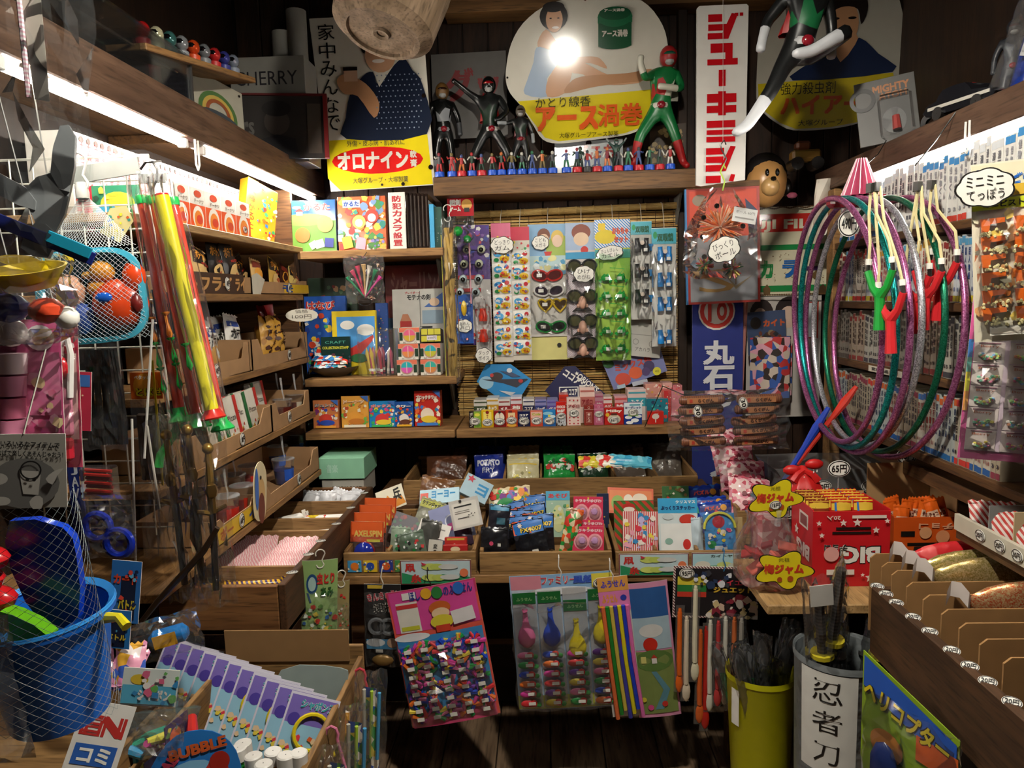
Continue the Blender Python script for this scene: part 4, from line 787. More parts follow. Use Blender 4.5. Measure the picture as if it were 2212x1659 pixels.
# between the two upper back shelves
zb = ZB_
bp('firework_set','large dark firework pack with red lanterns at shelf back','toy pack',(664,600,770,700),2.90,zb,.02,mt('#2a3a2c',.3),[('f',.1,.75,.7,.4,['#8a2a22','#2a4a3a','#c89a6a','#4a6a4a'],26,3),('t','ハイハイ',-.1,.58,.7,.14,'#b8442a',.06)],lean=.04)
bp('firework_set','blue firework pack lettered hanabi at the left shelf end','toy pack',(658,640,748,800),2.84,zb,.02,mt('#2a5ab0',.25),[('f',0,.4,.95,.8,['#e8e4da','#3a7ad0','#d8482a','#f0c83a','#3a9a5a','#1c3a8a'],60,8),('t','はなび',-.1,.88,.7,.12,'#e8e4da',.09),('t','はなび',-.1,.88,.7,.12,'#c8302a',.04)],lean=.05)
bp('toy_plane_set','yellow bordered toy plane pack with blue sky picture','toy pack',(716,672,812,760),2.78,zb,.02,mt('#dcc02a',.25),[('r',.04,.56,.86,.7,'#4a98d8'),('e',-.15,.78,.16,.07,W),('e',.26,.7,.2,.09,W),('p',[(-.25,.35),(.42,.62),(.45,.56),(.1,.3),(-.2,.25)],'#c8302a'),('d',-.38,.45,.14,'#f0ece0'),('d',-.38,.45,.07,'#c8303a'),('e',.1,.26,.2,.07,'#2a6a3a')],lean=.05)
bp('stamp_set','dark green stamp collection pack under the plane set','toy pack',(694,728,757,820),2.755,zb,.015,mt('#12302c',.25),[('t','CRAFT',0,.86,.7,.07,'#4aa08a',.02),('t','COLLECTION STAMP',0,.72,.9,.07,'#c8c83a',.05),('f',.1,.3,.8,.5,['#1c1a24','#5a2a3a','#2a3a4a'],20,5)],lean=.04)
bp('red_poster','dim red poster lettered in katakana at shelf back','poster',(832,572,962,700),2.955,zb+.03,.003,'#7a2420',[('t','シャーリング',.05,.8,.9,.3,'#a8685a',.04),('r',.2,.56,.5,.1,'#b87a6a'),('r',0,.4,1,.12,'#3a5a78'),('t','A CHARA',0,.4,.8,.09,'#8aa0a8',.02)],lean=.02)
bp('magazine','white magazine with blue triangle and katakana title','magazine',(848,624,959,800),2.84,zb,.01,mt('#c4c2ba',.3),[('t','プレイボーイ',-.1,.955,.3,.03,'#b02a2a',.04),('t','モテナの剣',.02,.9,.46,.07,'#1c1a1a',.04),('p',[(.12,.78),(.5,.78),(.5,.96)],'#3a62a8'),('e',.32,.84,.1,.05,'#d8b89a'),('r',.04,.7,.01,.55,'#5a5a58'),('r',.28,.66,.4,.16,'#8aa0b0'),('p',[(-.36,.3),(-.12,.3),(-.14,.62),(-.2,.7),(-.3,.7),(-.36,.6)],'#b87a5a'),('r',-.24,.58,.22,.07,'#b02a26'),('r',.15,.54,.25,.02,K)],lean=.07)
bp('blue_pack','narrow blue purple pack between plane set and magazine','toy pack',(812,655,838,780),2.83,zb,.02,mt('#2a4a8a',.3),[('f',0,.5,.8,.9,['#8a4a9a','#c89a3a','#3a5aa8','#d8d0c8'],30,5)],lean=.04)
# rainbow spring boxes
RB = [((862,708,907,746),('#e8628a','#d8b23a')),((859,748,905,783),('#e85a9a','#e88a4a')),((907,748,953,783),('#2aa8b8','#c8c03a')),((857,785,902,820),('#2ab0b8','#d85ab0')),((907,785,954,820),('#3ab0a0','#d88a4a'))]
for i,(b,(c1,c2)) in enumerate(RB):
    cx,z,w,h = rectY(*b,2.70);h = .0585;lv = [2,1,1,0,0][i]
    carton('spring_toy_box',['top box of the left rainbow spring stack','middle rainbow spring box of the left stack','upper rainbow spring box of the right stack, turquoise','bottom left rainbow spring box, turquoise over pink','bottom right rainbow spring box, turquoise over orange'][i],'box',.074,h,.07,'#eee8da',
     [('r',0,.86,1,.28,'#e8785a'),('r',-.42,.45,.16,.5,'#1c3a26'),('r',.42,.45,.16,.5,'#1c3a26'),('d',0,.52,.34,'#caa090'),('d',0,.52,.285,c1),('p',[(.285*math.cos(-t*math.pi/12),.52+.36*math.sin(-t*math.pi/12)) for t in range(13)],c2),('r',0,.52,.03,.66,'#f2dccb'),('t','M',-.26,.08,.1,.1,K),('t','O',.3,.08,.1,.1,K)],loc=(cx,2.735,zb+.0005+lv*.059),group='rainbow spring boxes')
b = (908,722,954,748);cx,z,w,h = rectY(*b,2.70)
carton('puzzle_cube_box','yellow grid box with price label on spring boxes','box',.074,.05,.07,'#3a3014',[('r',x*.33,.25+.5*j,.3,.42,'#c8c02a') for x in (-1,0,1) for j in (0,1)]+[('r',.05,.3,.5,.35,'#d8d0d4'),('t','200円',.05,.3,.4,.16,'#3a3048',.02)],loc=(cx,2.735,zb+.1185),rot=(-.12,0,0))
# clear jar with pencils
cx,z,w,h = rectY(770,722,857,822,2.72)
o = thing('clear_jar','square clear plastic jar of pointed pink toys','jar',(cx,2.76,zb+.001));r = w*.52
MB().lathe([(.001,.002),(r,.002),(r*1.01,h*.9),(r*.96,h*.93),(r*.96,h)],film('#eef2f0',.1,7,.06,.5),4*6).build('jar_wall',o)
for i in range(16):
    a = rg.uniform(0,6.3);q = r*.7*math.sqrt(rg.random());c = ['#b8506a','#c88a9a','#d8b84a','#b03a4a','#d8c8b8'][i % 5]
    t = thing('pointed_toy',f'pointed paper dart in the clear jar, {ORD[i]} of sixteen','toy',(cx+q*math.cos(a),2.76+q*math.sin(a),zb+.006),(rg.uniform(-.12,.12),rg.uniform(-.15,.15),a),'darts in the clear jar')
    MB().tube([(0,0,0),(0,0,.055),(0,0,.075),(0,0,.1)],[.005,.005,.008,.0008],c,6).build('shaft',t);MB().lathe([(.0056,.01),(.0056,.02)],W,6).build('band',t)
# bowl with fish packs
cx,z,w,h = rectY(662,795,768,830,2.69)
bo = thing('metal_bowl','shallow dark metal bowl at the left end of shelf','bowl',(cx-.005,2.76,zb+.001));MB().lathe([(.001,.0),(.045,.0),(w*.46,.024),(w*.5,.036),(w*.49,.036),(w*.44,.027),(.04,.005),(.001,.005)],mt('#6a6256',.35,.5),28).build('bowl_body',bo)
for i,(b,c) in enumerate([((668,752,735,778),'#3a8ac8'),((682,778,748,793),'#d83a2a'),((676,788,745,808),'#4ab0c8')]):
    cx,z,w,h = rectY(*b,2.72)
    pouch('fish_pack',['upper','middle','lower'][i]+' glossy blue and red fish print pack in the metal bowl','toy pack',w,.1,.012,confetti([c,'#efece4','#d8402c','#2a6ab0','#f0d060'],60,.2),(),(cx,2.735,zb+.034+(2-i)*.013),(math.radians(-62+10*i),0,.1*i),'fish packs in the bowl',seed=i)
# clear bag of darts hanging from the upper shelf
p = at(790,655,Y=2.6);o = thing('dart_bag','crinkled clear bag of coloured darts tied below, hanging from shelf','toy pack',(p.x,2.6,p.z));
filmbag(o,.135,.165,.06,seed=3,mat=film('#ffffff',.1,38,.08,.8),pinch=-.1)
for i in range(7):
    a = -.9+i*.3;MB().tube([(.0,-.006,.02),(.055*math.sin(a),-.008+.01*(i % 2),.02+.085*math.cos(a)),(.075*math.sin(a),-.006,.02+.115*math.cos(a))],[.002,.004,.009],['#1a8a5a','#d83a6a','#b81c4a','#d8b070','#e8e0d0','#1a8a5a','#c83a8a'][i],6).build('dart',o)
MB().ball((0,-.01,.005),(.026,.018,.014),mt('#3a3430',.3,.6),10).build('dart_points',o);MB().tube([(0,0,.16),(0,.05,sz(545,p.x,2.65)-p.z)],.0015,K,5).build('hanging_cord',o)
# five puzzle cartons on the third back shelf
L5 = [((676,866,731,938),'#c87a4a',['#c83a2a','#2a4aa8','#e8a03a','#e8e0d0','#7a2a6a'],'ジェンガ','dim red and blue layered puzzle carton at the shelf end'),((737,857,796,938),'#e8a84a',['#e8a03a','#c87a2a','#f0e6c8','#b84a2a','#6ab04a'],'ドーナツ','orange donut stacking puzzle carton with blue corner'),((797,868,853,926),'#2a8ac8',['#d83a3a','#f0d03a','#3ab05a','#f0ece0','#d84a8a'],'ボックス','sky blue coloured block puzzle carton with shiny front'),((853,869,893,933),'#2a5aa8',['#e8e4da','#6a3a24','#e8b02a','#d83a2a'],'タワー','narrow blue carton with brown round face design'),((895,846,951,934),'#c8342a',['#f0e0c8','#e8c83a','#3a7ac8','#3a9a4a','#e8642a'],'ブロックタワー','red block tower game carton at the right end')]
for i,(b,c,cols,t,lab) in enumerate(L5):
    bp('puzzle_carton',lab,'box',b,2.70,ZC_,.035 if i < 4 else .06,mt(c,.16),[('f',0,.4,.9,.7,cols,42,40+i),('e',0,.32,.26,.2,cols[0]),('e',.06,.2,.3,.1,cols[1]),('r',.0,.06,.8,.08,cols[2]),('p',[(.2,1),(.5,1),(.5,.8)],'#3a6ab8'),('t',t,-.02,.82,.8,.13,W,.09),('t',t,-.02,.82,.8,.13,cols[0] if i else K,.03)],lean=.07)
# under the shelves
cx,z,w,h = rectY(688,990,787,1046,2.58)
carton('mint_box','plain mint green box stored under the back shelves','box',w,h*.8,.2,mt('#8fc8a4',.6),[('t','音楽',-.2,.5,.25,.4,'#b4dcc4',.04)],loc=(cx,2.68,.745+.001+.075));carton('white_box','flat white box marked 2207 beneath the mint box','box',w*.92,.07,.18,'#bdb8ac',[('t','MARK 2207',.1,.5,.7,.3,K,.05)],loc=(cx,2.68,.746))
# ================================================================== bamboo blind with hanging cards
YBL = 2.945
bl = thing('bamboo_blind','split bamboo blind hanging on the back wall under the ledge','blind',(0,YBL,0))
bx0,bx1,bz0,bz1 = at(985,700,Y=YBL).x,at(1466,700,Y=YBL).x,at(1200,905,Y=YBL).z,at(1200,462,Y=YBL).z
mb = MB();z = bz0;SB = [wood('#b8904e','#d8b06a','x',30),wood('#9a7238','#bc9250','x',30),wood('#c49c5a','#e0c07a','x',30)]
while z < bz1:
    hh = rg.uniform(.0028,.0052);s = rg.uniform(-.0015,.0015);mb.box(((bx0+bx1)/2+rg.uniform(-.004,.004),rg.uniform(-.001,.001),z+s),(bx1-bx0,.003,hh),rg.choice(SB));z += hh+rg.uniform(.0008,.0035)
q = mb.build('bamboo_slats',bl,smooth=0);q['kind'] = 'stuff'
n = 13
for i in range(n): x = bx0+.02+(bx1-bx0-.04)*i/(n-1);MB().tube([(x,-.003,bz0),(x,-.003,bz1+.01)],.0009,'#4a2a14',4).build('binding_string',bl)
a,b = at(985,466,Y=2.92),at(1470,443,Y=2.92)
pl = MB();N_ = 13
for i in range(N_):
    t0,t1_ = i/N_,(i+1)/N_;p0,p1 = a.lerp(b,t0),a.lerp(b,t1_);pl.tube([p0,p0.lerp(p1,.06),p0.lerp(p1,.94),p1],[.0145,.013,.013,.0145],SB[2],10)
tag(pl.build('bamboo_pole'),'horizontal bamboo pole across the top of the blind','pole')
def pole_z(px): return at(px,466-(px-985)*.0474,Y=2.92).z
def hang(label,box,Y,body,spec=(),name='toy_card',cat='toy card',hook='#c9c0b0',roll=0,group=None,bend=.004,hx=0,**kw):
    cx,z,w,h = rectY(*box,Y);o = card(name,label,cat,w,h,body,spec,(cx,Y,z),(0,roll,0),group,bend=bend,**kw)
    hz = pole_z((box[0]+box[2])/2)-z if box[1] < 700 else h+.04
    if hook: MB().tube([(hx,.002,h-.01),(hx,-.004,h+.01),(hx+.003,(2.92-Y)*.6,hz+.005),(hx+.003,2.92-Y,hz+.014),(hx+.003,2.935-Y,hz+.006)],.0013,asmat(hook),5).build('hook',o)
    return o,w,h
def goggle(parent,x,z,w,frame,kind,y=-.012,lens='#241a16'):
    """one pair of toy glasses: frame rims, bridge, lenses, temples"""
    g = newobj('toy_glasses',None,parent,(x,y,z));r = w*.23
    for s in (-1,1):
        P = []
        for t in range(20):
            a = t*2*math.pi/20;rr = r*(1+.14*math.cos(2*a-s*.7)) if kind == 'cat' else r
            if kind == 'heart': xx,zz = r*1.05*math.sin(a)**3,r*(.92*math.cos(a)-.36*math.cos(2*a)-.14*math.cos(3*a));P.append((s*w*.25+xx,0,zz))
            else: P.append((s*w*.25+rr*math.cos(a),0,rr*.86*math.sin(a)))
        MB().tube(P,w*.034,frame,6,True).build('rim',g)
        MB().add([(p[0],.001,p[2]) for p in P],[tuple(range(20))],mt(lens,.1)).build('lens',g)
        MB().tube([(s*w*.48,0,r*.3),(s*w*.5,.012,r*.2),(s*w*.42,.016,-r*.4)],w*.028,frame,5).build('temple',g)
    MB().tube([(-w*.06,0,r*.25),(0,-.002,r*.4),(w*.06,0,r*.25)],w*.04,frame,6).build('bridge',g);return g
BAGC = film('#ffffff',.05,60,.1,.75)
# googly eye glasses strip
o,w,h = hang('strip of googly eyeball glasses at the left of blind',(990,486,1060,745),2.87,mt('#5a3a8a',.3),[('f',0,.86,.95,.26,['#3a4ab0','#c83a4a','#e8e4e0','#8a5ab8'],24,2),('r',0,.3,1,.5,'#c8c4c0'),('f',0,.12,.9,.25,['#c8302a','#f0c83a','#2a5ab0'],14,7)],hx=-.02)
W0 = rectY(990,486,1060,745,2.87)
for i,(ex0,ex1,ey,c) in enumerate([(1009,1040,539,'#5a3a9a'),(1003,1035,570,'#4a3a9a'),(1001,1034,602,'#b8242a'),(994,1028,630,'#b8242a')]):
    g = newobj('eyeball_glasses',None,o,(0,-.012,0));xs = [at(e,ey,Y=2.86).x-W0[0] for e in (ex0,ex1)];ez = at(1020,ey,Y=2.86).z-W0[1]
    MB().box(((xs[0]+xs[1])/2,.004,ez+.006),(.1,.003,.014),c).build('frame',g)
    for x in xs: MB().ball((x,-.004,ez),.0165,mt('#d8dcc0' if i < 2 else '#cfe0e4',.15),12).build('eyeball',g);MB().lathe([(.001,-.0005),(.009,0),(.009,-.004)],mt('#15120f',.1),12,Matrix.Translation((x,-.0205,ez-.003)) @ Matrix.Rotation(H90,4,'X')).build('pupil',g)
filmbag(o,w*1.02,h*.62,.045,seed=1,mat=BAGC,loc=(0,-.012,h*.3));MB().box((-.012,-.032,h*.6),(.005,.003,h*.5),stripes('#d8d0d8','#c83a5a',300,0)).build('striped_straw',o)
o,w,h = hang('blue toy pack below the googly glasses with gold charm',(985,636,1022,742),2.85,mt('#2a5ab0',.25),[('f',0,.5,.9,.9,['#3a8ad8','#1c3a8a','#c8d8e8','#d8482a'],26,3)],hook=None);cloud(o,['おめん','戸口'],0,h*.36,-.006,.058,.048);MB().ball((0,-.01,h*.72),(.011,.008,.03),foil('#c8a42a','#f0d870',.2),10).build('gold_charm',o);filmbag(o,w,h,.02,seed=4,mat=BAGC)
o,w,h = hang('red duck voice toy pack with cloud shaped sign',(1028,640,1062,780),2.86,mt('#d8d4d0',.3),[('f',0,.6,.9,.7,['#d8301c','#b8201c','#e8542a'],16,9)],hook=None)
for k in range(2): MB().lathe([(.001,.0),(.016,.0),(.018,.02),(.012,.036),(.013,.048),(.001,.05)],mt('#d8341c',.2),14,Matrix.Translation((0,-.016,h*(.62-.32*k)))).build('red_whistle',o)
cloud(o,['ダック','ボイス'],0,h*.1,-.04,.062,.056);filmbag(o,w,h*.8,.045,seed=5,mat=BAGC,loc=(0,-.016,h*.2))
# red header with green balls, long gold bag at left
cx,z,w,h = rectY(966,422,1023,467,2.80);o = card('ball_game_card','red header card with green balls in clear bag','toy card',w,h,mt('#b8202a',.25),[('t','超剣',-.2,.66,.42,.3,W,.06),('t','ゲーム',-.2,.34,.42,.22,W,.05),('d',.24,.55,.2,'#d8a24a'),('r',.24,.3,.2,.2,K)],(cx,2.80,z));
filmbag(o,w,.11,.03,seed=6,mat=BAGC,loc=(0,0,-.11));MB().ball((-.012,-.005,-.055),.019,mt('#1c9a3a',.2),12).build('green_ball',o);MB().ball((.022,-.003,-.085),.015,mt('#1c8a3a',.2),12).build('green_ball',o)
cx,z,w,h = rectY(957,470,990,830,2.66);o = thing('gold_foil_bag','long hanging bag of crumpled gold toy swords beside blind','toy pack',(cx,2.66,z));filmbag(o,w,h,.03,seed=8,mat=BAGC)
for k in range(4): MB().tube([(w*.2*math.sin(k*2+j*.7),.004*math.sin(j+k),h*(.04+.9*j/12)) for j in range(13)],[.006+.004*math.sin(j*1.7+k)**2 for j in range(13)],foil('#a88a4a','#3a3020',.2),6).build('gold_sword',o)
shook(o,0,h-.005,0,.05,'#d8d4c8');MB().box((-w*.48,.004,h*.45),(.003,.002,h*.9),'#b8b02a').build('yellow_edge',o)
# gum strips
for s,(x0,x1_) in enumerate(((1064,1106),(1106,1146))):
    o,w,h = hang(['left','right'][s]+' strip of colourful surprise gum sachets',(x0,482+8*s,x1_,782-4*s),2.87,mt('#d8d0c0',.3),[('r',0,.95,1,.1,'#d86a8a' if s == 0 else '#c8304a'),('f',0,.84,.9,.14,['#e8c83a','#d83a4a','#3a9a5a','#e8e4da'],26,s)],name='gum_strip',group='gum strips')
    for k in range(7):
        zc = h*(.04+k*.112);q = MB();f_ = bulge(w*.96,h*.118,.03,k+9*s);q.sheet(lambda i,j: ((i-.5)*w*.98,f_((i-.5)*w*.96,j*h*.118)-.004,j*h*.118),6,6,foil('#e8e4dc','#b8d0dc',.2));q = q.build('gum_sachet',o,(0,0,zc))
        prt(MB(),[('e',-.18,.6,.24,.2,'#3a9ad0'),('t','Gum',-.15,.62,.3,.14,W,.06),('e',.18,.3,.26,.2,'#e8c02a'),('t','ガム',.2,.28,.3,.2,'#c8302a',.06),('d',.28,.74,.12,'#c8303a'),('e',-.26,.22,.14,.12,'#2a8a4a'),('f',0,.5,.9,.8,['#d83a3a','#f0d03a','#3a70c0','#f4f0e8'],12,k*3+s)],w*.94,h*.118,lambda x,z: f_(x,z)-.005,.0006).build('printed_front',q,smooth=60)
    if s == 0: cloud(o,['どっきり','ガム'],.006,h*.84,-.03,.085,.06)
# kids' sunglasses card
o,w,h = hang('yellow card of four coloured toy sunglasses',(1143,484,1228,777),2.885,mt('#dcd488',.4),[('r',0,.88,1,.24,'#8ab4d8'),('e',.3,.82,.35,.1,'#a8c05a'),('e',-.1,.92,.16,.05,'#7a4630'),('e',-.1,.88,.14,.05,'#e8c4a4'),('e',.24,.9,.16,.055,'#e0c060'),('e',.24,.875,.13,.045,'#ecccb0'),('p',[(-.1,.8),(.1,.8),(.05,.76),(-.05,.76)],'#c83a32'),('r',0,.705,.98,.13,'#b8d4d8'),('f',0,.7,.9,.1,['#e8e4a0','#5aa0c8','#e8f0f0'],20,4),('r',0,.4,.98,.45,'#d8d4cc'),('d',.24,.11,.055,K)])
for k,(ey,c,kd,ln) in enumerate(((595,'#c8241c','cat','#5a1a18'),(628,'#e4e0da','cat','#2e2230'),(658,'#dcb81c','heart','#4a3416'),(706,'#1c8a3a','cat','#16241a'))):
    c0 = rectY(1143,484,1228,777,2.885);g = goggle(o,[-.005,0,.014,.006][k],at(1186,ey,Y=2.87).z-c0[1],.112,mt(c,.2),kd,-.016,ln);MB().box((-.03,-.005,.001),(.02,.001,.013),W).build('price_label',g)
cloud(o,['こども','メガネ'],-.028,h*.865,-.012,.062,.052);filmbag(o,w*.98,h*.5,.035,seed=11,mat=BAGC,loc=(0,-.018,h*.2))
# nose-and-moustache glasses
o,w,h = hang('strip of nose and moustache joke glasses',(1223,481,1291,772),2.87,mt('#d8ccc8',.4),[('r',0,.9,1,.2,'#a8bcd8'),('e',0,.93,.3,.06,'#8a4a3a'),('e',0,.88,.24,.05,'#e8c8a8'),('d',.1,.8,.12,'#c8302a'),('r',0,.76,1,.05,'#3a9ac8'),('r',0,.36,1,.7,stripes('#e0d4d8','#b8a8b0',160,0,.4,.5,.7))])
c0 = rectY(1223,481,1291,772,2.87)
for k,ey in enumerate((575,640,693,742)):
    z = at(1256,ey,Y=2.86).z-c0[1];g = goggle(o,0,z,.115,mt('#161412',.25),'round',-.018,'#4a4a2a')
    MB().ball((0,-.006,-.024),(.016,.017,.026),mt('#d8a890',.45),12).build('rubber_nose',g);MB().ball((-.014,-.004,-.036),(.009,.009,.009),mt('#d8a890',.45),8).build('nostril',g);MB().ball((.014,-.004,-.036),(.009,.009,.009),mt('#d8a890',.45),8).build('nostril',g)
    for s in (-1,1): MB().tube([(0,-.004,-.05),(s*.02,-.005,-.048),(s*.038,-.002,-.058)],[.004,.007,.002],'#17120f',6).build('moustache',g)
cloud(o,['ひげ','めがね'],.006,h*.62,-.045,.075,.058);filmbag(o,w,h*.72,.05,seed=12,mat=BAGC,loc=(0,-.02,0))
# jumping frogs
o,w,h = hang('strip of green jumping frog toys with blue toy set header',(1286,474,1362,778),2.86,mt('#c8d858',.4),[('r',0,.9,1,.2,stripes('#3a8ad0','#e8e4e4',90,0,.4,.5,1)),('e',-.2,.88,.3,.05,'#e0c82a'),('r',-.3,.95,.2,.05,'#e8c82a'),('t','おもちゃ',.22,.92,.46,.05,'#d8542a',.08),('t','セット',.24,.86,.4,.05,'#d8542a',.08),('r',0,.76,1,.06,'#58b0b8')])
for k in range(5):
    for s in (-1,1):
        f = newobj('frog_toy',None,o,(s*w*.22,-.014-.004*(k % 2),h*(.06+.125*k)));G = mt('#28b048',.25)
        MB().ball((0,0,.016),(.017,.014,.014),G,12).build('frog_body',f);MB().ball((-.004,-.011,.026),(.005,.005,.006),G,8).build('frog_eye',f);MB().ball((.008,-.011,.026),(.005,.005,.006),G,8).build('frog_eye',f)
        for q in (-1,1): MB().tube([(q*.012,0,.01),(q*.024,-.004,.006),(q*.016,-.01,.0)],[.004,.0035,.005],G,6).build('frog_leg',f)
        MB().box((-.008*s,-.0165,.014),(.018,.001,.012),W).build('price_label',f)
    MB().tube([(w*.1,-.02,h*(.1+.125*k)),(w*.3,-.03,h*(.15+.125*k)),(-w*.1,-.03,h*(.16+.125*k))],.0015,'#3ac85a',5).build('air_tube',o)
cloud(o,['ぴょんぴょん','カエル'],-.012,h*.765,-.02,.098,.05,-.15);filmbag(o,w,h*.78,.06,seed=13,mat=film('#c8f0d0',.08,50,.1,.75),loc=(0,-.016,0))
# binoculars
def binoc(parent,x,z,s,col):
    b = newobj('toy_binoculars',None,parent,(x,-.018,z))
    for q in (-1,1): MB().lathe([(.001,0),(.0115,0),(.0125,.012),(.0115,.024),(.0095,.028),(.0085,.048),(.0095,.052),(.001,.052)],col,12,Matrix.Translation((q*.0145,0,0)) @ Matrix.Rotation(q*.06,4,'Y')).build('barrel',b)
    MB().box((0,0,.03),(.016,.006,.014),col).build('bridge',b);MB().prism([(.008*math.cos(t*.4),.008*math.sin(t*.4)+.034) for t in range(16)],-.014,-.012,'#d8c8b8').build('round_label',b);MB().box((.012,-.013,.008),(.014,.001,.012),W).build('price_label',b);return b
for s,(bx,col,lab,ys,hc) in enumerate([((1363,478,1408,690),mt('#1a1a1c',.3),'strip of black toy binoculars with light blue header',(545,600,655),'#5ab8c8'),((1408,492,1461,748),mt('#2a8ad8',.25),'strip of bright blue toy binoculars with light blue header',(565,620,672,742),'#4ab0c4')]):
    o,w,h = hang(lab,bx,2.85-.02*s,film('#ffffff',.12,30,.1,.5),[('r',0,.93,1,.13,hc),('t','双眼鏡',.05,.92,.66,.07,'#1c5a3a',.07),('e',-.36,.94,.08,.03,'#2a9a5a')],group='toy binocular strips');c0 = rectY(*bx,2.85)
    for k,ey in enumerate(ys):
        z = at((bx[0]+bx[2])/2,ey,Y=2.84).z-c0[1]
        binoc(o,0,z,1,col)
        if s == 0: MB().prism([(-.004,-.016),(.004,-.016),(.004,0),(.01,.002),(.01,.01),(-.01,.01),(-.01,.002),(-.004,0)],-.024,-.02,mt('#1c7ab8',.3),Matrix.Translation((.032,0,z+.02))).build('blue_cross',o)
    filmbag(o,w*1.05,h*.88,.05,seed=14+s,mat=BAGC,loc=(0,-.016,0))
o,w,h = hang('white torn backing card hanging under the black binoculars',(1345,640,1425,770),2.89,mt('#c0bdb4',.5),[('t','アカハラ',0,.12,.4,.07,'#55524c',.02),('r',0,.36,.8,.01,'#8a8780'),('o',-.2,.24,.08,.015,'#8a8780'),('o',.25,.22,.09,.015,'#8a8780'),('r',.28,.62,.04,.1,'#1c6a4a'),('r',.36,.55,.1,.04,'#1c6a4a')],roll=.12,bend=.03,hook=None)
# kites and cards standing on the sweet shelf
def poly(label,name,cat,pts,Y,col,spec,lean=.12):
    xs,ys = [p[0] for p in pts],[p[1] for p in pts];box = (min(xs),min(ys),max(xs),max(ys))
    return plate(name,label,cat,box,Y,box,pts,mt(col,.35),spec,t=.002,sm=0,rot=(-lean,0,0))[0]
U = lambda u: 980+u/4.424
V = lambda v: 760+v/4.424
poly('blue six-sided picture kite with propeller planes','picture_kite','kite',[(U(a),V(b)) for a,b in ((310,118),(545,118),(745,270),(640,430),(420,440),(218,280))],2.86,'#2a8ac8',[('e',1050,826,16,14,'#9cc8e0'),('p',[(U(a),V(b)) for a,b in ((270,262),(430,262),(700,262),(710,272),(600,345),(470,300))],'#2a2a38'),('e',U(410),V(235),14,9,'#3a2a26'),('e',U(365),V(222),4,4,'#c83a32'),('e',U(640),V(282),5,4,'#b82a2a'),('p',[(U(a),V(b)) for a,b in ((430,370),(590,390),(540,420))],'#c8ccd0'),('p',[(U(a),V(b)) for a,b in ((440,180),(560,200),(640,240),(560,245))],'#3a4a6a'),('e',U(535),V(180),6,5,'#d8dce0')])
poly('navy diamond shaped paper with white slanted lettering','paper_pennant','pennant',[(U(a),V(b)) for a,b in ((1065,138),(1165,135),(1480,440),(950,452),(872,365))],2.86,'#1c1c4a',[('t','ココアシ',U(1160),V(260),56,16,W,.06,-.62),('t',"ORION'S",U(1285),V(300),54,13,W,.03,-.7),('k',U(1180),V(208),5,5,W),('r',U(1100),V(385),42,24,W,-.0),('r',U(1100),V(385),38,20,'#1c1c4a'),('t','ココア',U(1140),V(385),18,14,W,.05),('r',U(1060),V(375),12,6,W,.5)])
poly('lavender fruit picture card with red katakana tilted on blind','fruit_card','card',[(U(a),V(b)) for a,b in ((1415,75),(1980,-40),(2045,190),(1530,360))],2.885,'#7a80b0',[('t','ミックス餅',U(1720),V(115),82,18,'#c83a28',.05,.22),('e',U(1620),V(260),17,14,'#c8442a'),('e',U(1740),V(200),15,13,'#d85a2a'),('e',U(1870),V(140),12,12,'#3a2a5a'),('e',U(1840),V(190),9,9,'#4a3468'),('e',U(1945),V(190),9,9,'#d8d02a'),('t','40円',U(1945),V(190),8,5,K,.02),('e',U(1480),V(110),12,9,'#3a6a3a'),('r',U(1780),V(295),34,9,'#b8bcc8',.22),('r',U(1600),V(328),18,8,'#a8c0d0',.22)])
# sweet boxes along the centre shelf (u,v from the enlarged frame)
def sb(label,u0,v0,u1,body,spec,price=None,d=.03,Y=2.66,z=ZD,pz=.3,name='sweet_box',**kw):
    return bp(name,label,'box',(U(u0),V(v0),U(u1),V(770)),Y,z,d,mt(body,.2) if isinstance(body,str) else body,spec,price=price,pz=pz,group=kw.pop('group','sweet boxes in the front row'),**kw)
ww = W
sb('green and black grape candy box marked 130 yen',148,572,262,'#2a2420',[('r',.2,.5,.6,1,'#8ab03a'),('v','ボンタン',-.3,.5,.26,.9,'#d8d0c0',.03),('e',.2,.8,.22,.1,'#e0d84a'),('e',.2,.15,.24,.1,'#5a8a2a')],'130円',pz=.4)
sb('yellow caramel box marked 130 yen',266,560,382,'#e0b81c',[('r',0,.5,.66,.8,'#f0dc6a'),('v','キャラメル',0,.45,.2,.6,'#b8301c',.03),('d',0,.88,.14,'#8a1c14'),('r',0,.05,1,.1,'#c89a14')],'130円')
sb('dark red caramel box marked 130 yen',386,566,495,'#8a1a1c',[('e',0,.6,.42,.32,'#e8dcc4'),('v','キャラメル',0,.6,.16,.5,'#c8501c',.03),('d',0,.92,.12,'#1c1414')],'130円',pz=.36)
sb('orange red caramel box marked 130 yen',498,558,611,'#c84a2a',[('r',0,.5,.6,.7,'#eccf9a'),('v','柿',0,.6,.3,.2,'#b83a1c',.04),('e',0,.12,.4,.12,'#e0a83a'),('r',-.1,.92,.3,.12,'#7a1818')],'130円',pz=.4)
sb('navy sweet box with white lettering marked 40 yen',614,572,731,'#1c2048',[('t','ココア',0,.76,.7,.14,W,.06),('t','シガレット',0,.6,.7,.1,W,.04),('k',0,.12,.1,5,W)],'40円',pz=.38)
sb('salmon coloured sweet box between navy and sky blue boxes',734,568,851,'#d86a4a',[('r',0,.75,.9,.4,'#e8b0a0'),('t','Cola',0,.8,.7,.16,'#a8b83a',.05),('e',0,.45,.3,.16,'#e8e0d8'),('r',0,.12,1,.2,'#c8442a')],'40円',pz=.38)
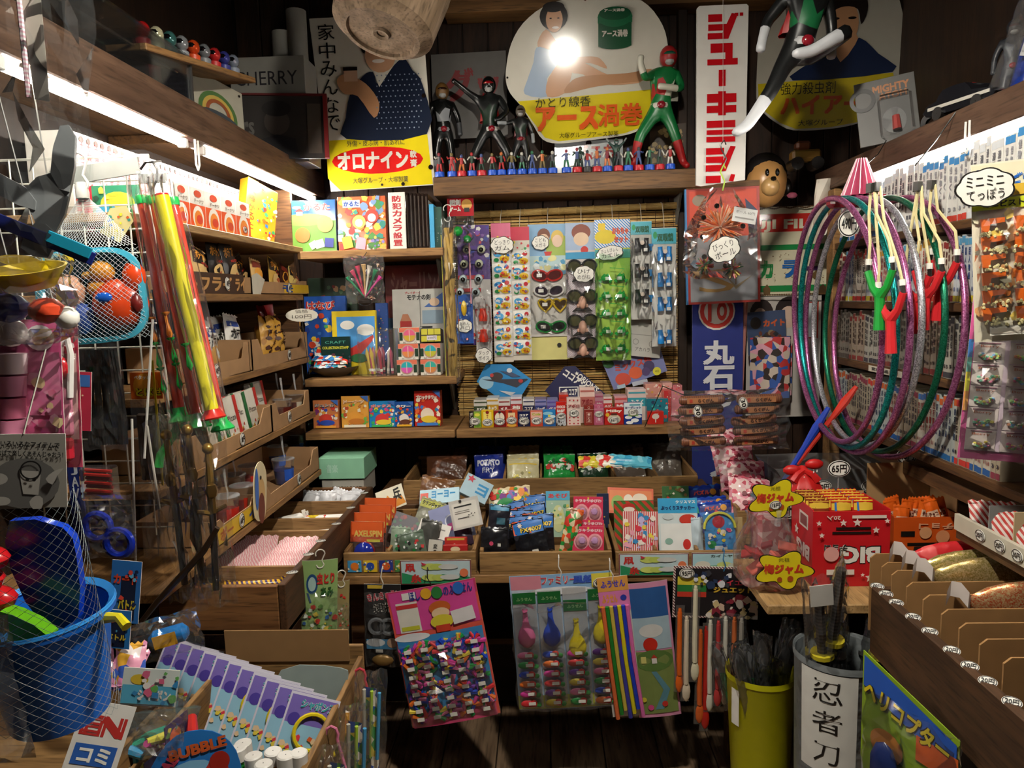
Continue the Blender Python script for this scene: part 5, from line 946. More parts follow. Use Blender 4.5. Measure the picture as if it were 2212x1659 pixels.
sb('sky blue sweet box marked 40 yen',854,558,974,'#2a80c0',[('e',-.1,.8,.4,.1,'#8ac8e0'),('e',.2,.6,.3,.1,'#d8ecf0'),('d',0,.66,.1,'#d8d04a'),('r',0,.1,1,.2,'#1c5aa0')],'40円',pz=.34)
sb('tall red and clear chocolate bead box marked 140 yen',980,482,1074,'#c8241c',[('t','CHOCO',0,.8,.84,.12,W,.06),('t','BABY',0,.64,.8,.12,W,.06),('r',0,.24,.98,.46,'#b8bcc0'),('f',0,.22,.9,.4,['#1c1614','#2a201c','#d8dce0'],40,3)],'140円',pz=.44)
ST = [('d',-.3+.3*(i % 3),.08+.11*(i//3),.055,'#b82432') for i in range(9) if i != 4]+[('d',-.28+.28*i,.92,.055,'#b82432') for i in range(3)]
sb('pale pink strawberry dotted chocolate box marked 140 yen',1083,442,1214,'#e8cfc4',ST+[('t','アポロ',0,.72,.84,.13,'#8a1420',.07)],'140円',pz=.46,d=.035)
sb('brown red plain candy box beside the pink one',1247,515,1339,'#8a3028',[('r',0,.8,1,.02,'#d8b8a8'),('o',0,.9,.12,.03,'#d8b8a8'),('r',0,.4,.6,.55,'#b87a6a'),('r',0,.4,.52,.5,'#8a3028'),('v','都こんぶ',0,.4,.3,.44,'#e8d0c0',.04)])
sb('dusty pink candy box marked 120 yen',1342,508,1434,'#b85a78',[('r',0,.8,1,.02,'#e8c8d0'),('o',0,.9,.12,.03,'#e8c8d0'),('r',0,.4,.6,.5,'#d8a0b0'),('r',0,.4,.52,.46,'#b85a78'),('v','梅',0,.3,.3,.2,'#e8d0d8',.04)],'120円',pz=.56)
sb('wide red milk candy box marked 65 yen',1441,536,1625,'#b8241e',[('t','Milky',0,.8,.8,.2,'#f0e0d0',.05),('d',-.34,.6,.1,'#e0b02a'),('e',0,.34,.34,.28,'#d8c8a8'),('r',0,.62,.3,.12,'#4a2a1c')],'65円',pz=.3)
sb('white and blue tablet box marked 135 yen',1629,488,1800,'#1c3a8a',[('r',0,.74,1,.54,'#dce4e8'),('r',.1,.9,.6,.06,'#3a9aa8'),('t','ヨーグレット',0,.78,.9,.12,'#1c2a6a',.06),('e',-.26,.34,.2,.08,'#e8ecec'),('e',.1,.2,.22,.09,'#e8ecec'),('e',.3,.38,.18,.07,'#dfe6ea'),('e',-.2,.1,.2,.07,'#e8ecec'),('e',0,.44,.3,.05,'#7ab04a')],'135円',pz=.58)
sb('red box with white fan emblem near hanging bag',1852,572,2008,'#c02a22',[('e',0,.62,.22,.22,'#d8ccc0'),('r',0,.4,.06,.5,'#d8ccc0'),('r',0,.78,.4,.02,'#d8ccc0',.4)],Y=2.655)
sb('teal and blue box stacked above the red fan box',1846,450,2050,'#2a7a8a',[('f',0,.5,.9,.8,['#1c3a5a','#3ab0a0','#d84a3a','#8ac8d0'],16,5)],z=ZD,Y=2.70,d=.04,group='sweet boxes in the back row')
BR = [(195,326,'#dcd6cc','#3a4a2a',462),(316,432,'#e0dace','#c89a2a',443),(430,542,'#dad4cc','#8a1c1c',457),(546,655,'#d8d0d4','#a83a3a',435),(664,774,'#d8d4d0','#1c2048',455),(778,890,'#8a88b8','#2a3a7a',457),(894,1000,'#7a78b0','#5a4a9a',460),(1010,1100,'#c83a2a','#b8241c',412),(1206,1350,'#e8c8bc','#b86a60',342),(1352,1430,'#c890a0','#b85a78',402),(1432,1515,'#e8d4cc','#c83a3a',432),(1540,1660,'#d89a9a','#c83a3a',428),(1664,1840,'#e0c8c0','#3a9aa8',362)]
for i,(a,b,c,f_,v) in enumerate(BR):
    sb(f'sweet box standing in the back row, {ORD[i]} from the left',a,v,b,c,[('r',0,.6,1,.28,f_),('r',0,.9,.9,.05,f_),('t',['ぶどう','キャラ','メル','柿','ココア','ソーダ','グミ','チョコ','アポロ','梅','のど','Mil','みるく'][i],0,.6,.7,.16,W if i != 8 else '#8a1420',.05)],Y=2.745 if i != 8 else 2.71,d=.08 if i != 8 else .035,group='sweet boxes in the back row')
for i,(a,v,b,c) in enumerate([(1835,305,1990,'#d89a8a'),(1995,295,2090,'#d8a8a0'),(2095,318,2185,'#c87a80'),(2010,372,2080,'#c83a3a'),(2082,380,2200,'#d8808a')]):
    sb(f'small pink picture box at the right shelf end, {ORD[i]} of five',a,v,b,c,[('f',0,.5,.9,.9,['#e8c0b0','#c83a4a','#f0e0d0','#d8a04a'],16,i)],z=ZD+(.08 if i < 3 else 0),Y=2.78 if i < 3 else 2.72,d=.06,group='pink picture boxes')
tag(MB().b2((at(U(1835),930,Y=2.8).x,2.772,ZD+.0005),(at(U(2190),930,Y=2.8).x,2.845,ZD+.0795),mt('#8f6d47',.8)).build('cardboard_riser'),'cardboard block raising the small pink picture boxes','box')
tag(MB().b2((at(U(140),930,Y=2.7).x,2.735,ZD+.0004),(at(U(1000),930,Y=2.7).x,2.742,ZD+.05),mt('#8f6d47',.8)).build('cardboard_divider'),'low cardboard strip between the front and back sweet boxes','divider')
# ================================================================== trays on the back counter
TW,TWX = wood('#7a5a36','#9a7548','y',9),wood('#80603a','#a27d4e','x',9)
ZT = .6605
def tray(label,x0,x1,y0,y1,z,h,t=.011,divs=(),name='wooden_tray',cat='tray'):
    o = thing(name,label,cat,(0,0,0),group=None)
    MB().b2((x0,y0,z),(x1,y1,z+.008),TWX).build('bottom',o);MB().b2((x0,y0,z+.008),(x1,y0+t,z+h),TWX,.0015).build('front_panel',o);MB().b2((x0,y1-t,z+.008),(x1,y1,z+h*1.25),TWX,.0015).build('back_panel',o)
    for a in (x0,x1-t): MB().b2((a,y0+t,z+.008),(a+t,y1-t,z+h*1.08),TW,.0015).build('side_panel',o)
    for d in divs: MB().b2((d-.004,y0+t,z+.008),(d+.004,y1-t,z+h*1.05),TW).build('divider',o)
    return o
fx = lambda px,Y=2.055,z=.7: sx(px,Y,z)
t1 = tray('left wooden counter tray with yo-yo cards and picture tiles',fx(742),fx(1028),2.055,2.45,ZT,.068,divs=(fx(838),))
for i,c in enumerate((('#4a9ac8','#e07a2a'),('#e0b82a','#2a4aa0'),('#2a3a8a','#d8602a'),('#4a8a4a','#e0c04a'))):
    q = MB().b2((-.02,0,0),(.02,.0015,.034),c[0]);q = q.build('picture_tile',t1,(fx(766+34*i),2.0525,ZT+.012));prt(MB(),[('d',0,.5,.3,c[1]),('f',0,.5,.9,.9,['#f0e8d0',c[1],'#3a7a3a'],8,i)],.04,.034).build('printed_face',q,smooth=0)
t2 = tray('middle wooden counter tray of headers and ring cards',fx(1036),fx(1322),2.055,2.45,ZT,.064)
t3 = tray('right wooden counter tray of christmas sticker packs',fx(1330),fx(1618),2.055,2.45,ZT,.062,divs=(fx(1418),fx(1508)))
KT = [('r',0,.5,.97,.93,'#b8ccd0'),('p',[(-.48,.04),(.48,.04),(.48,.3),(.1,.42),(-.2,.28),(-.48,.5)],'#2a8a5a'),('t','凧',-.36,.7,.15,.34,'#c0302a',.05),('t','糸',-.28,.26,.15,.36,'#c0302a',.05),('e',-.08,.74,.12,.14,'#c8d06a'),('e',.02,.74,.1,.13,'#b8c45a'),('e',.18,.74,.14,.11,'#c8c8c4'),('e',-.08,.3,.12,.14,'#c8d06a'),('e',.04,.3,.1,.13,'#b8c45a'),('e',.2,.32,.14,.11,'#c8c8c4'),('d',.4,.5,.06,'#d8724a'),('p',[(-.2,.95),(-.12,.86),(-.18,.8)],'#c0304a')]
def kite_card(label,b,k=0):
    cx,z,w,h = rectY(*b,2.045);o = card('kite_string_card',label,'card',w,h,mt('#7a3a34',.4),KT if k == 0 else [('r',0,.5,.96,.92,'#a8ccd4'),('p',[(-.48,.05),(.48,.05),(.48,.2),(.2,.4),(-.48,.3)],'#6aaa7a'),('t','カイトヤーン',.15,.84,.6,.14,'#3a4a3a',.03),('e',.1,.4,.14,.14,'#c8d07a'),('e',.3,.36,.14,.13,'#c8ccc0'),('e',-.3,.4,.14,.2,'#d8d0c0'),('d',.38,.78,.06,'#7a8a84')],(cx,2.045,z),t=.002);return o
kite_card('kite string card on the left tray front',(865,1210,1018,1262));kite_card('kite string card on the right tray front',(1337,1196,1488,1244));kite_card('pale kite yarn card on the right tray front',(1494,1194,1612,1236),1)
def fp(label,b,Y,body,spec=(),z=None,lean=.25,roll=0,t=.02,rz=0,name='toy_pack',cat='toy pack',group=None,seed=0,kind='pouch',price=None):
    cx,zz,w,h = rectY(*b,Y)
    if kind == 'pouch': o = pouch(name,label,cat,w,h,t,asmat(body),spec,(cx,Y,zz if z is None else z),(-lean,roll,rz),group,seed)
    elif kind == 'card': o = card(name,label,cat,w,h,asmat(body),spec,(cx,Y,zz if z is None else z),(-lean,roll,rz),group)
    else: o = carton(name,label,cat,w,h,t,asmat(body),spec,loc=(cx,Y+t/2,zz if z is None else z),rot=(-lean,roll,rz),group=group)
    return o
# yo-yo packs
for i,(x,y,Y) in enumerate(((818,1085,2.34),(808,1098,2.27),(796,1110,2.2),(790,1126,2.12))):
    cx,z,w,h = rectY(x-38,y-12,x+34,y+78,Y);o = card('yoyo_card',f'orange header card with blue yo-yo, {ORD[3-i]} from the tray front','toy card',w,h,mt('#b8441c',.25),[('r',0,.84,.92,.3,'#d85a22'),('t','AXELSPIN',.03,.72,.84,.15,'#d8b45a',.05),('r',.2,.56,.4,.06,'#c8c03a'),('r',0,.28,1,.5,'#3a2018')],(cx,Y,ZT+.009),(-.2,.03,0),'yo-yo cards')
    y_ = newobj('yoyo',None,o,(0,-.024,h*.33),(H90,0,0));MB().lathe([(.001,-.016),(.026,-.016),(.029,-.008),(.012,0),(.029,.008),(.029,.012)],mt('#8a1c24',.15),22).build('yoyo_half',y_);MB().lathe([(.029,.011),(.02,.02),(.001,.024)],mt('#1c2a8a',.1),22).build('yoyo_dome',y_)
    filmbag(o,w,h*.66,.05,seed=i)
# clutter in the left tray
FXB = BUSY
C = [('flame printed white header lying at the tray back',(818,1052,880,1100),2.38,'#e8e0c8',[('p',[(-.5,0),(.5,.1),(.4,.5),(.1,.3),(-.1,.7),(-.3,.3)],'#d88a2a'),('t','兵',.25,.6,.3,.6,K,.04)],.5,-.35,'card'),
 ('brown crumpled snack bag behind the toy bags',(900,1030,975,1080),2.44,foil('#6a4426','#8a6038'),(),.5,.2,'pouch'),
 ('light blue yo-yo box lying across the toy bags',(905,1056,992,1092),2.33,'#b8d8e4',[('t','ヨーヨー',.1,.6,.6,.5,'#2a8ac0',.05),('r',-.38,.5,.2,.5,'#d85a4a')],.8,-.08,'box'),
 ('second light blue box propped behind the white tag',(985,1030,1048,1080),2.36,'#a8c4d0',[('t','ヨ',.2,.5,.4,.5,'#2a8ac0',.05),('k',-.3,.8,.16,5,'#c83a4a')],.7,.5,'box'),
 ('olive headed toy bag lettered in black',(884,1078,942,1150),2.27,foil('#8a8a7a','#5a5a50'),[('r',0,.84,.98,.28,'#b0b04a'),('t','クランジャガー',0,.84,.86,.14,K,.05)],.45,.35,'pouch'),
 ('lavender blister with pink toy in the left tray',(938,1088,1030,1168),2.2,'#8a90b8',[('o',0,.55,.16,.03,'#d8dce8'),('e',-.02,.4,.16,.1,'#d84a9a'),('e',.12,.3,.1,.08,'#2a2a7a'),('r',.3,.2,.3,.2,'#c8ccd8')],.5,-.3,'card'),
 ('white striped tag with barcode on the toy heap',(978,1078,1044,1140),2.16,stripes('#e8e4dc','#3a3632',260,0,.4,.6,1),[('r',0,.48,.84,.82,'#d8d4ca'),('r',-.05,.76,.6,.05,K),('r',-.1,.6,.5,.02,'#8a867e'),('r',-.1,.54,.5,.02,'#8a867e'),('r',-.1,.36,.36,.025,K),('f',.2,.4,.25,.16,[K,W],14,3),('d',-.1,.93,.05,K)],.35,-.22,'card'),
 ('dark purple toy card under the white label',(836,1112,905,1162),2.24,'#2a2230',[('f',0,.5,.9,.8,['#1c5a3a','#6a2a3a','#8a2a2a'],14,6)],.6,.35,'card'),
 ('white paper label lying on the toy bags',(898,1122,966,1160),2.14,'#d8d4cc',[('r',0,.6,.7,.08,'#8a8680'),('r',.1,.3,.2,.1,K)],.9,.3,'card'),
 ('clear bag with small green and white toys',(838,1140,880,1204),2.11,foil('#8a9a86','#c8ccc4'),[('f',0,.4,.8,.7,['#2a8a4a','#d8d8d4','#b83a3a','#1c1c1c'],16,5)],.2,.1,'pouch'),
 ('clear bag with green toy truck pieces',(866,1150,925,1206),2.085,foil('#5a6a5a','#b8beb4'),[('f',0,.4,.8,.6,['#1c9a4a','#e0e0dc','#c83a3a','#2a2a2a'],16,15)],.2,-.2,'pouch'),
 ('grey wire toy bag in the middle of left tray',(895,1125,940,1205),2.13,foil('#4a4a46','#8a8a84'),(),.2,.2,'pouch'),
 ('small white card with vertical writing in left tray',(922,1168,952,1206),2.08,'#c8c4b8',[('v','変身',0,.5,.3,.6,K,.03)],.2,.12,'card'),
 ('red racing car box at the tray front',(957,1180,1010,1207),2.075,'#a81c1c',[('t','Racing Car',0,.3,.9,.3,W,.03),('e',0,.7,.2,.2,'#e0c8a0')],.15,0,'box'),
 ('second red racing car box behind the first',(960,1164,1008,1200),2.12,'#b82a20',[('r',0,.9,.8,.12,'#c8a040'),('f',0,.5,.7,.5,['#e0b040','#2a2a2a','#d8d0c0'],8,3)],.2,0,'box'),
 ('purple black toy bag at the right tray side',(985,1130,1025,1180),2.18,foil('#3a2a3a','#6a5060'),(),.3,-.2,'pouch')]
for i,(lab,b,Y,body,spec,lean,roll,kd) in enumerate(C): fp(lab,b,Y,body,spec,None,lean,roll,.02,0,seed=i,kind=kd)
# middle tray
fp('black clear bag with pink toy at middle tray front',(1036,1140,1096,1195),2.09,foil('#1c1c20','#3a3a42'),[('d',-.1,.4,.08,'#b83a5a'),('r',.2,.35,.12,.12,W)],None,.1,.05,seed=40)
fp('dark blue headed bag behind the black bag',(1050,1092,1098,1160),2.17,foil('#24242c','#4a5a6a'),[('r',0,.9,.9,.16,'#3a8ab0'),('r',.1,.5,.4,.2,'#2a5a6a')],None,.2,.1,seed=41)
fp('mixed candy bag with green frog print at tray back',(1055,1052,1150,1110),2.38,foil('#d8c8a0','#c84a3a'),[('f',0,.5,.9,.85,BUSY,50,12),('e',-.1,.35,.2,.2,'#2a8a4a')],None,.5,-.1,.04,seed=42)
for i,(x,y,Y) in enumerate(((1110,1092,2.34),(1150,1078,2.36),(1116,1108,2.27),(1155,1098,2.28),(1118,1122,2.2),(1160,1118,2.2),(1150,1130,2.12))):
    c1 = ['#e0582a','#2a7ac8'][i % 2]
    fp(f'black figure bag with orange and blue header, {ORD[i]} from the back',(x-34,y-6,x+38,y+70),Y,foil('#16161a','#2e2e36'),[('r',0,.8,.98,.38,'#1c6ab8'),('p',[(-.49,.62),(.1,.62),(-.02,.99),(-.49,.99)],'#e0582a'),('k',-.25,.86,.1,8,'#f0e0d0'),('t','FX4007',.1,.72,.7,.12,K,.1),('t','FX4007',.1,.72,.7,.12,'#e8c83a',.03),('r',.1,.12,.2,.08,W)],None,.3,.1*(i % 3-1)-.1,.022,seed=50+i,name='figure_bag',group='black figure bags')
fp('pale green picture card with clear toys',(1180,1064,1232,1160),2.25,'#a8c8b0',[('r',0,.9,1,.2,'#5ab0d0'),('t','あそび',0,.9,.8,.1,'#d84a4a',.05),('e',0,.4,.26,.3,'#d8dca0'),('f',0,.5,.9,.5,['#e0e8d8','#5a9a6a','#d8c86a'],18,8)],None,.2,0,kind='card')
fp('net bag of orange and green candy balls',(1206,1100,1245,1195),2.1,confetti(['#d8602a','#2a8a3a','#d8c8a0','#8a5a3a','#c83a2a'],70),(),None,.15,.2,.03,seed=60)
for i,(b,Y) in enumerate((((1238,1075,1302,1136),2.2),((1236,1140,1304,1196),2.09),((1240,1125,1304,1180),2.14))):
    o = fp(f'pink glitter ring card, {["rear upper", "front lower", "middle"][i]} of three in the tray',b,Y,mt('#d83a5a',.3),[('t','キラキラゆびわ',0,.86,.9,.12,'#f0d8d8',.06),('e',-.22,.45,.24,.3,'#e8a0a8'),('e',.22,.45,.24,.3,'#e8a0a8'),('k',.0,.95,.05,5,'#f0e04a')],None,.2,.03,kind='card',group='ring cards',name='ring_card')
    cx,z,w,h = rectY(*b,Y)
    for s in (-1,1): MB().ball((s*w*.22,-.004,h*.45),(w*.19,.008,h*.24),film('#f0c8d0',.35,8,.05,.6),12).build('ring_bubble',o);MB().ball((s*w*.2,-.01,h*.5),(.011,.007,.011),mt('#d8a8d8',.05,.3),8).build('toy_gem',o)
fp('dark blue drink print behind the ring cards',(1290,1068,1316,1140),2.3,'#1c2a4a',[('f',0,.5,.9,.9,['#c8a040','#2a4a8a'],12,3)],None,.15,0,kind='card')
# right tray
fp('orange christmas header sheet leaning in right tray',(1312,1055,1412,1110),2.35,'#d85a2a',[('r',0,.5,.92,.8,'#e07a3a'),('e',-.28,.4,.14,.3,'#8ab04a'),('e',-.05,.55,.1,.2,'#e8dcc8'),('e',.2,.6,.16,.2,'#e8d8c0'),('t','おいわい',.1,.2,.4,.2,'#f0e04a',.06)],None,.45,.06,kind='card')
fp('green red christmas striped card in right tray',(1328,1085,1416,1195),2.17,'#3a5a2a',[('r',0,.5,.98,.98,stripes('#3a6a2a','#b83a2a',40,0,.4,.5,.9)),('e',-.12,.88,.16,.07,'#b8241c'),('e',-.12,.83,.14,.05,'#e8dcd0')],None,.22,0,kind='card')
fp('red gingham sticker card with little stickers',(1345,1108,1421,1192),2.1,stripes('#e0d4cc','#c83a3a',160,0,.4,.5),[('f',0,.5,.9,.85,['#e8a0b0','#f0e4d8','#3a8ac0','#d83a4a','#e8d04a','#c8b8e0'],44,9)],None,.2,.03,kind='card')
for i,(b,Y) in enumerate((((1432,1052,1490,1120),2.36),((1424,1080,1510,1192),2.1))):
    fp(['green santa print paper behind the sticker packs','white and blue cling sticker pack with red sleigh'][i],b,Y,['#3a6a3a','#d0dcdc'][i],[[('f',0,.5,.9,.9,['#c83a2a','#e8dcc8','#5a8a4a','#8a6a3a'],30,4)],[('r',0,.86,1,.28,'#3aa0d0'),('t','クリスマス',.2,.93,.5,.06,'#e8f0f0',.05),('t','ぷっくりステッカー',0,.82,.86,.08,'#1c3a6a',.06),('e',.25,.6,.22,.1,'#c83a2a'),('e',-.25,.66,.14,.06,'#c8d0d0'),('r',0,.28,.9,.5,'#e4e6e2'),('e',.2,.14,.1,.1,'#c8302a'),('e',-.25,.2,.1,.06,'#8ab0a0')]][i],None,.2,0,kind='card')
for i,(b,Y) in enumerate((((1492,1050,1566,1120),2.36),((1500,1075,1578,1130),2.28),((1515,1085,1588,1150),2.2))):
    fp(f'shiny deep blue toy pack, {ORD[i]} from the back of right tray',b,Y,foil('#1c3a9a','#3a7ad0',.2),[('r',0,.78,.94,.2,'#1c2a7a'),('t','パズル',-.1,.78,.5,.14,'#d84a3a',.06),('d',.26,.78,.1,'#e0a03a'),('f',0,.4,.8,.5,['#8ac0e8','#3a9a6a','#d83a3a'],14,i)],None,.3,-.08,.02,seed=70+i,group='blue toy packs')
o = fp('blue pinball toy in clear bag',(1525,1112,1592,1192),2.09,'#3a8ac8',[('d',-.02,.78,.2,'#b82a3a'),('e',-.28,.2,.14,.1,'#2a8a4a'),('e',.1,.5,.1,.08,'#e0dcc8'),('r',0,.1,.4,.12,'#d8dce0'),('f',0,.4,.8,.5,['#e8e4dc','#d84a8a','#e0c83a','#2a5aa0'],18,3)],None,.18,-.04,kind='card')
cx,z,w,h = rectY(1525,1112,1592,1192,2.09);MB().tube([(w*.5*math.cos(t*math.pi/10),-.004,h*.62+w*.5*math.sin(t*math.pi/10)) for t in range(11)],.004,'#c8c84a',6).build('toy_rim',o);filmbag(o,w*1.2,h*1.15,.03,seed=3)
for i,(b,c) in enumerate((((1494,1120,1520,1192),'#b8c8d0'),((1578,1120,1606,1190),'#b09a6a'))): fp(['clear toy bag beside the cling stickers','cardboard flap at the right tray end'][i],b,2.1,c,(),None,.15,0,kind='pouch' if i == 0 else 'card',seed=80)
# ---- rear tray with divided snack bags
rx = lambda px,Y=2.56: sx(px,Y,.85)
ty = tray('rear divided wooden tray of snack bags below the shelf',rx(870),rx(1508),2.56,2.9,.7455,.07,divs=[rx(p) for p in (1003,1088,1168,1248,1330,1420)])
sticker(ty,'60円',rx(957,2.86),sz(1001,-.35,2.86),2.855,r=.016)
RT = [((1016,1000,1088,1070),'#1a2a7a','#2a3a98',[('t','POTATO',0,.7,.8,.2,'#d8dce8',.06),('t','FRY',0,.46,.44,.16,'#d8dce8',.02),('r',0,.12,.9,.1,'#12205a')],'dark blue fried potato snack bag',3),((1090,1010,1168,1068),'#b8b088','#c8c4a0',[('r',0,.8,.9,.04,'#d8b83a'),('f',0,.4,.7,.3,['#d8c83a','#8a8258','#e8e4c8'],12,3)],'cream coloured snack bag',4),((1170,1015,1248,1072),'#1c8a3a','#2aa84a',[('r',0,.6,.9,.05,'#d8e8d0'),('f',0,.6,.9,.3,['#e0e8d8','#0f5a2a','#c83a2a'],30,4)],'bright green dotted snack bag',3),((1252,1010,1326,1062),'#12301c','#1f4a2c',[('f',0,.6,.9,.4,['#b8c8b0','#d8e0d0'],26,6)],'dark green dotted snack bag',3),((1334,1020,1416,1062),'#5a5048','#8a8478',[('f',0,.5,.8,.6,['#a8a49a','#3a342e'],14,7)],'grey clear wrapped snack bag',2),((1424,1020,1500,1062),'#5c544c','#948e82',[('f',0,.5,.8,.6,['#b0aca2','#3a342e'],14,8)],'cloudy clear snack bag',2),((900,1030,1000,1075),'#4a2c1c','#6a4430',[],'brown wrapped snack bag',3)]
for k,(b,c1,c2,spec,lab,n) in enumerate(RT):
    for j in range(n):
        Y = 2.83-.075*j;w = (rx(b[2])-rx(b[0]))*.94;x = (rx(b[0])+rx(b[2]))/2
        pouch('snack_bag',f'{lab}, {ORD[n-1-j]} from the front of the rear tray','snack bag',w,.12,.035,foil(c1,c2,.25),spec,(x+rg.uniform(-.004,.004),Y,.762+.01*j*0),(-.5+rg.uniform(-.08,.08),rg.uniform(-.05,.05),0),'snack bags in the rear tray',seed=k*7+j)
for i,(b,c) in enumerate((((1250,1040,1300,1068),['#d8c83a','#c83a2a','#efe8d8']),((1290,1036,1345,1066),['#e8e0d0','#c8302a','#e0c83a']),((1315,1042,1410,1070),['#5ab8d0','#3a9ac0','#8ad0e0']))):
    fp(['yellow red striped candy roll on rear tray','red white striped wafer pack on rear tray','flat light blue packet across the rear tray edge'][i],b,2.52,confetti(c,50),(),.86,.7,.05*i,.02,seed=90+i)
# ================================================================== cards hanging in front of the counter
YH = 2.03
def fhang(label,box,Y,body,spec=(),roll=0,rz=0,bend=.0,hook='#cfcabc',name='toy_card',hx=0,rx_=0,hs=.045):
    cx,z,w,h = rectY(*box,Y);o = card(name,label,'toy card',w,h,asmat(body),spec,(cx,Y,z),(rx_,roll,rz),bend=bend)
    if hook: MB().tube([(hx,-.003,h-.012),(hx+.004,-.006,h+.006),(hx-.003,-.004,h+hs*.5),(hx,.0,h+hs),(hx,.012,h+hs+.004),(hx,.016,h+hs-.006)],.0016,asmat(hook),6).build('hook',o)
    return o,w,h
o,w,h = fhang('black handcuff toy card hanging at the left of counter',(785,1262,864,1440),2.035,'#1c1a1a',[('t','きんきゅう!',0,.86,.84,.1,'#e8e0dc',.1,.18),('t','きんきゅう!',0,.86,.84,.1,'#c83a4a',.04,.18),('t','逮捕',.05,.72,.62,.12,W,.1,.14),('t','逮捕',.05,.72,.62,.12,K,.03,.14),('r',-.2,.97,.4,.04,'#c8a83a'),('r',0,.28,.9,.12,'#4a98c8'),('e',-.2,.3,.26,.05,'#d8dce0'),('e',.25,.3,.14,.06,'#e0b898'),('r',-.1,.2,.2,.04,W)],roll=.03)
for s in (-1,1): MB().tube([(s*w*.16+w*.2*math.cos(t*math.pi/10),-.006,h*.5+w*.2*math.sin(t*math.pi/10)) for t in range(20)],.006,mt('#6a6c6e',.35),6,True).build('toy_handcuff',o)
MB().ball((0,-.01,h*.1),(w*.3,.01,h*.07),mt('#8a6a3a',.3,.3),12).build('gold_badge',o);filmbag(o,w,h*.9,.03,seed=31)
# small water balloon card
tl,tr,br,bl_ = (872,1262),(1058,1258),(1126,1556),(930,1556)
sp = [('r',0,.95,.99,.1,'#c83a6a'),('r',.0,.84,.95,.3,'#d84a98'),('r',-.3,.8,.24,.22,'#e0dcd0'),('r',-.3,.88,.24,.03,'#c83a3a'),('r',-.3,.72,.2,.03,'#c8c83a'),('r',-.25,.955,.16,.05,'#e8e4e0'),('t','ほしとわたしのふうせん',.1,.95,.7,.07,'#2a3a8a',.04),('e',-.06,.955,.06,.04,'#e0a82a'),('e',.06,.95,.06,.045,'#2a7a3a'),('e',.3,.955,.06,.045,'#2a6ac0'),('e',.06,.84,.12,.05,'#c8622a'),('e',.06,.8,.1,.04,'#e8c8a0'),('e',.06,.74,.13,.05,'#d8c83a'),('r',.06,.69,.16,.05,'#c8402a'),('r',.3,.76,.25,.1,'#e0dcdc',.1),('r',0,.38,.96,.56,'#3a88c0'),('e',-.3,.66,.2,.03,'#e0e4e8'),('r',0,.05,.95,.09,'#d84a7a')]
o,w,h = fhang('large pink card crowded with tiny water balloons',(884,1262,1078,1556),2.0,'#e05a4a',sp,roll=-.15,rz=.05,bend=.012,hook='#1c1a18',rx_=-.02)
BC = [mt(c,.35) for c in ('#d8343a','#1c48c0','#e8d048','#d8409a','#1c9a4a','#6a2aa0','#e8742a','#e87aa8')]
for r_ in range(9):
    for c_ in range(5):
        bag = newobj('balloon_bag',None,o,((c_-2)*w*.185,-.008,h*(.06+r_*.062)))
        m = MB()
        for k in range(5 if r_ < 8 else 8):
            a = rg.uniform(0,6.3);x,z = rg.uniform(-.07,.07)*w,rg.uniform(0,.05)*h;L = w*.06
            m.tube([(x-L*math.cos(a),-.004,z-L*math.sin(a)),(x,-.007,z),(x+L*math.cos(a),-.004,z+L*math.sin(a))],[.0035,.0055,.0075],rg.choice(BC),6)
        q = m.build('small_balloons',bag);q['kind'] = 'stuff';MB().box((.0,-.016,.008),(.02,.001,.011),W).build('price_label',bag)
filmbag(o,w*.95,h*.6,.04,seed=33,mat=BAGC,loc=(0,-.014,h*.02))
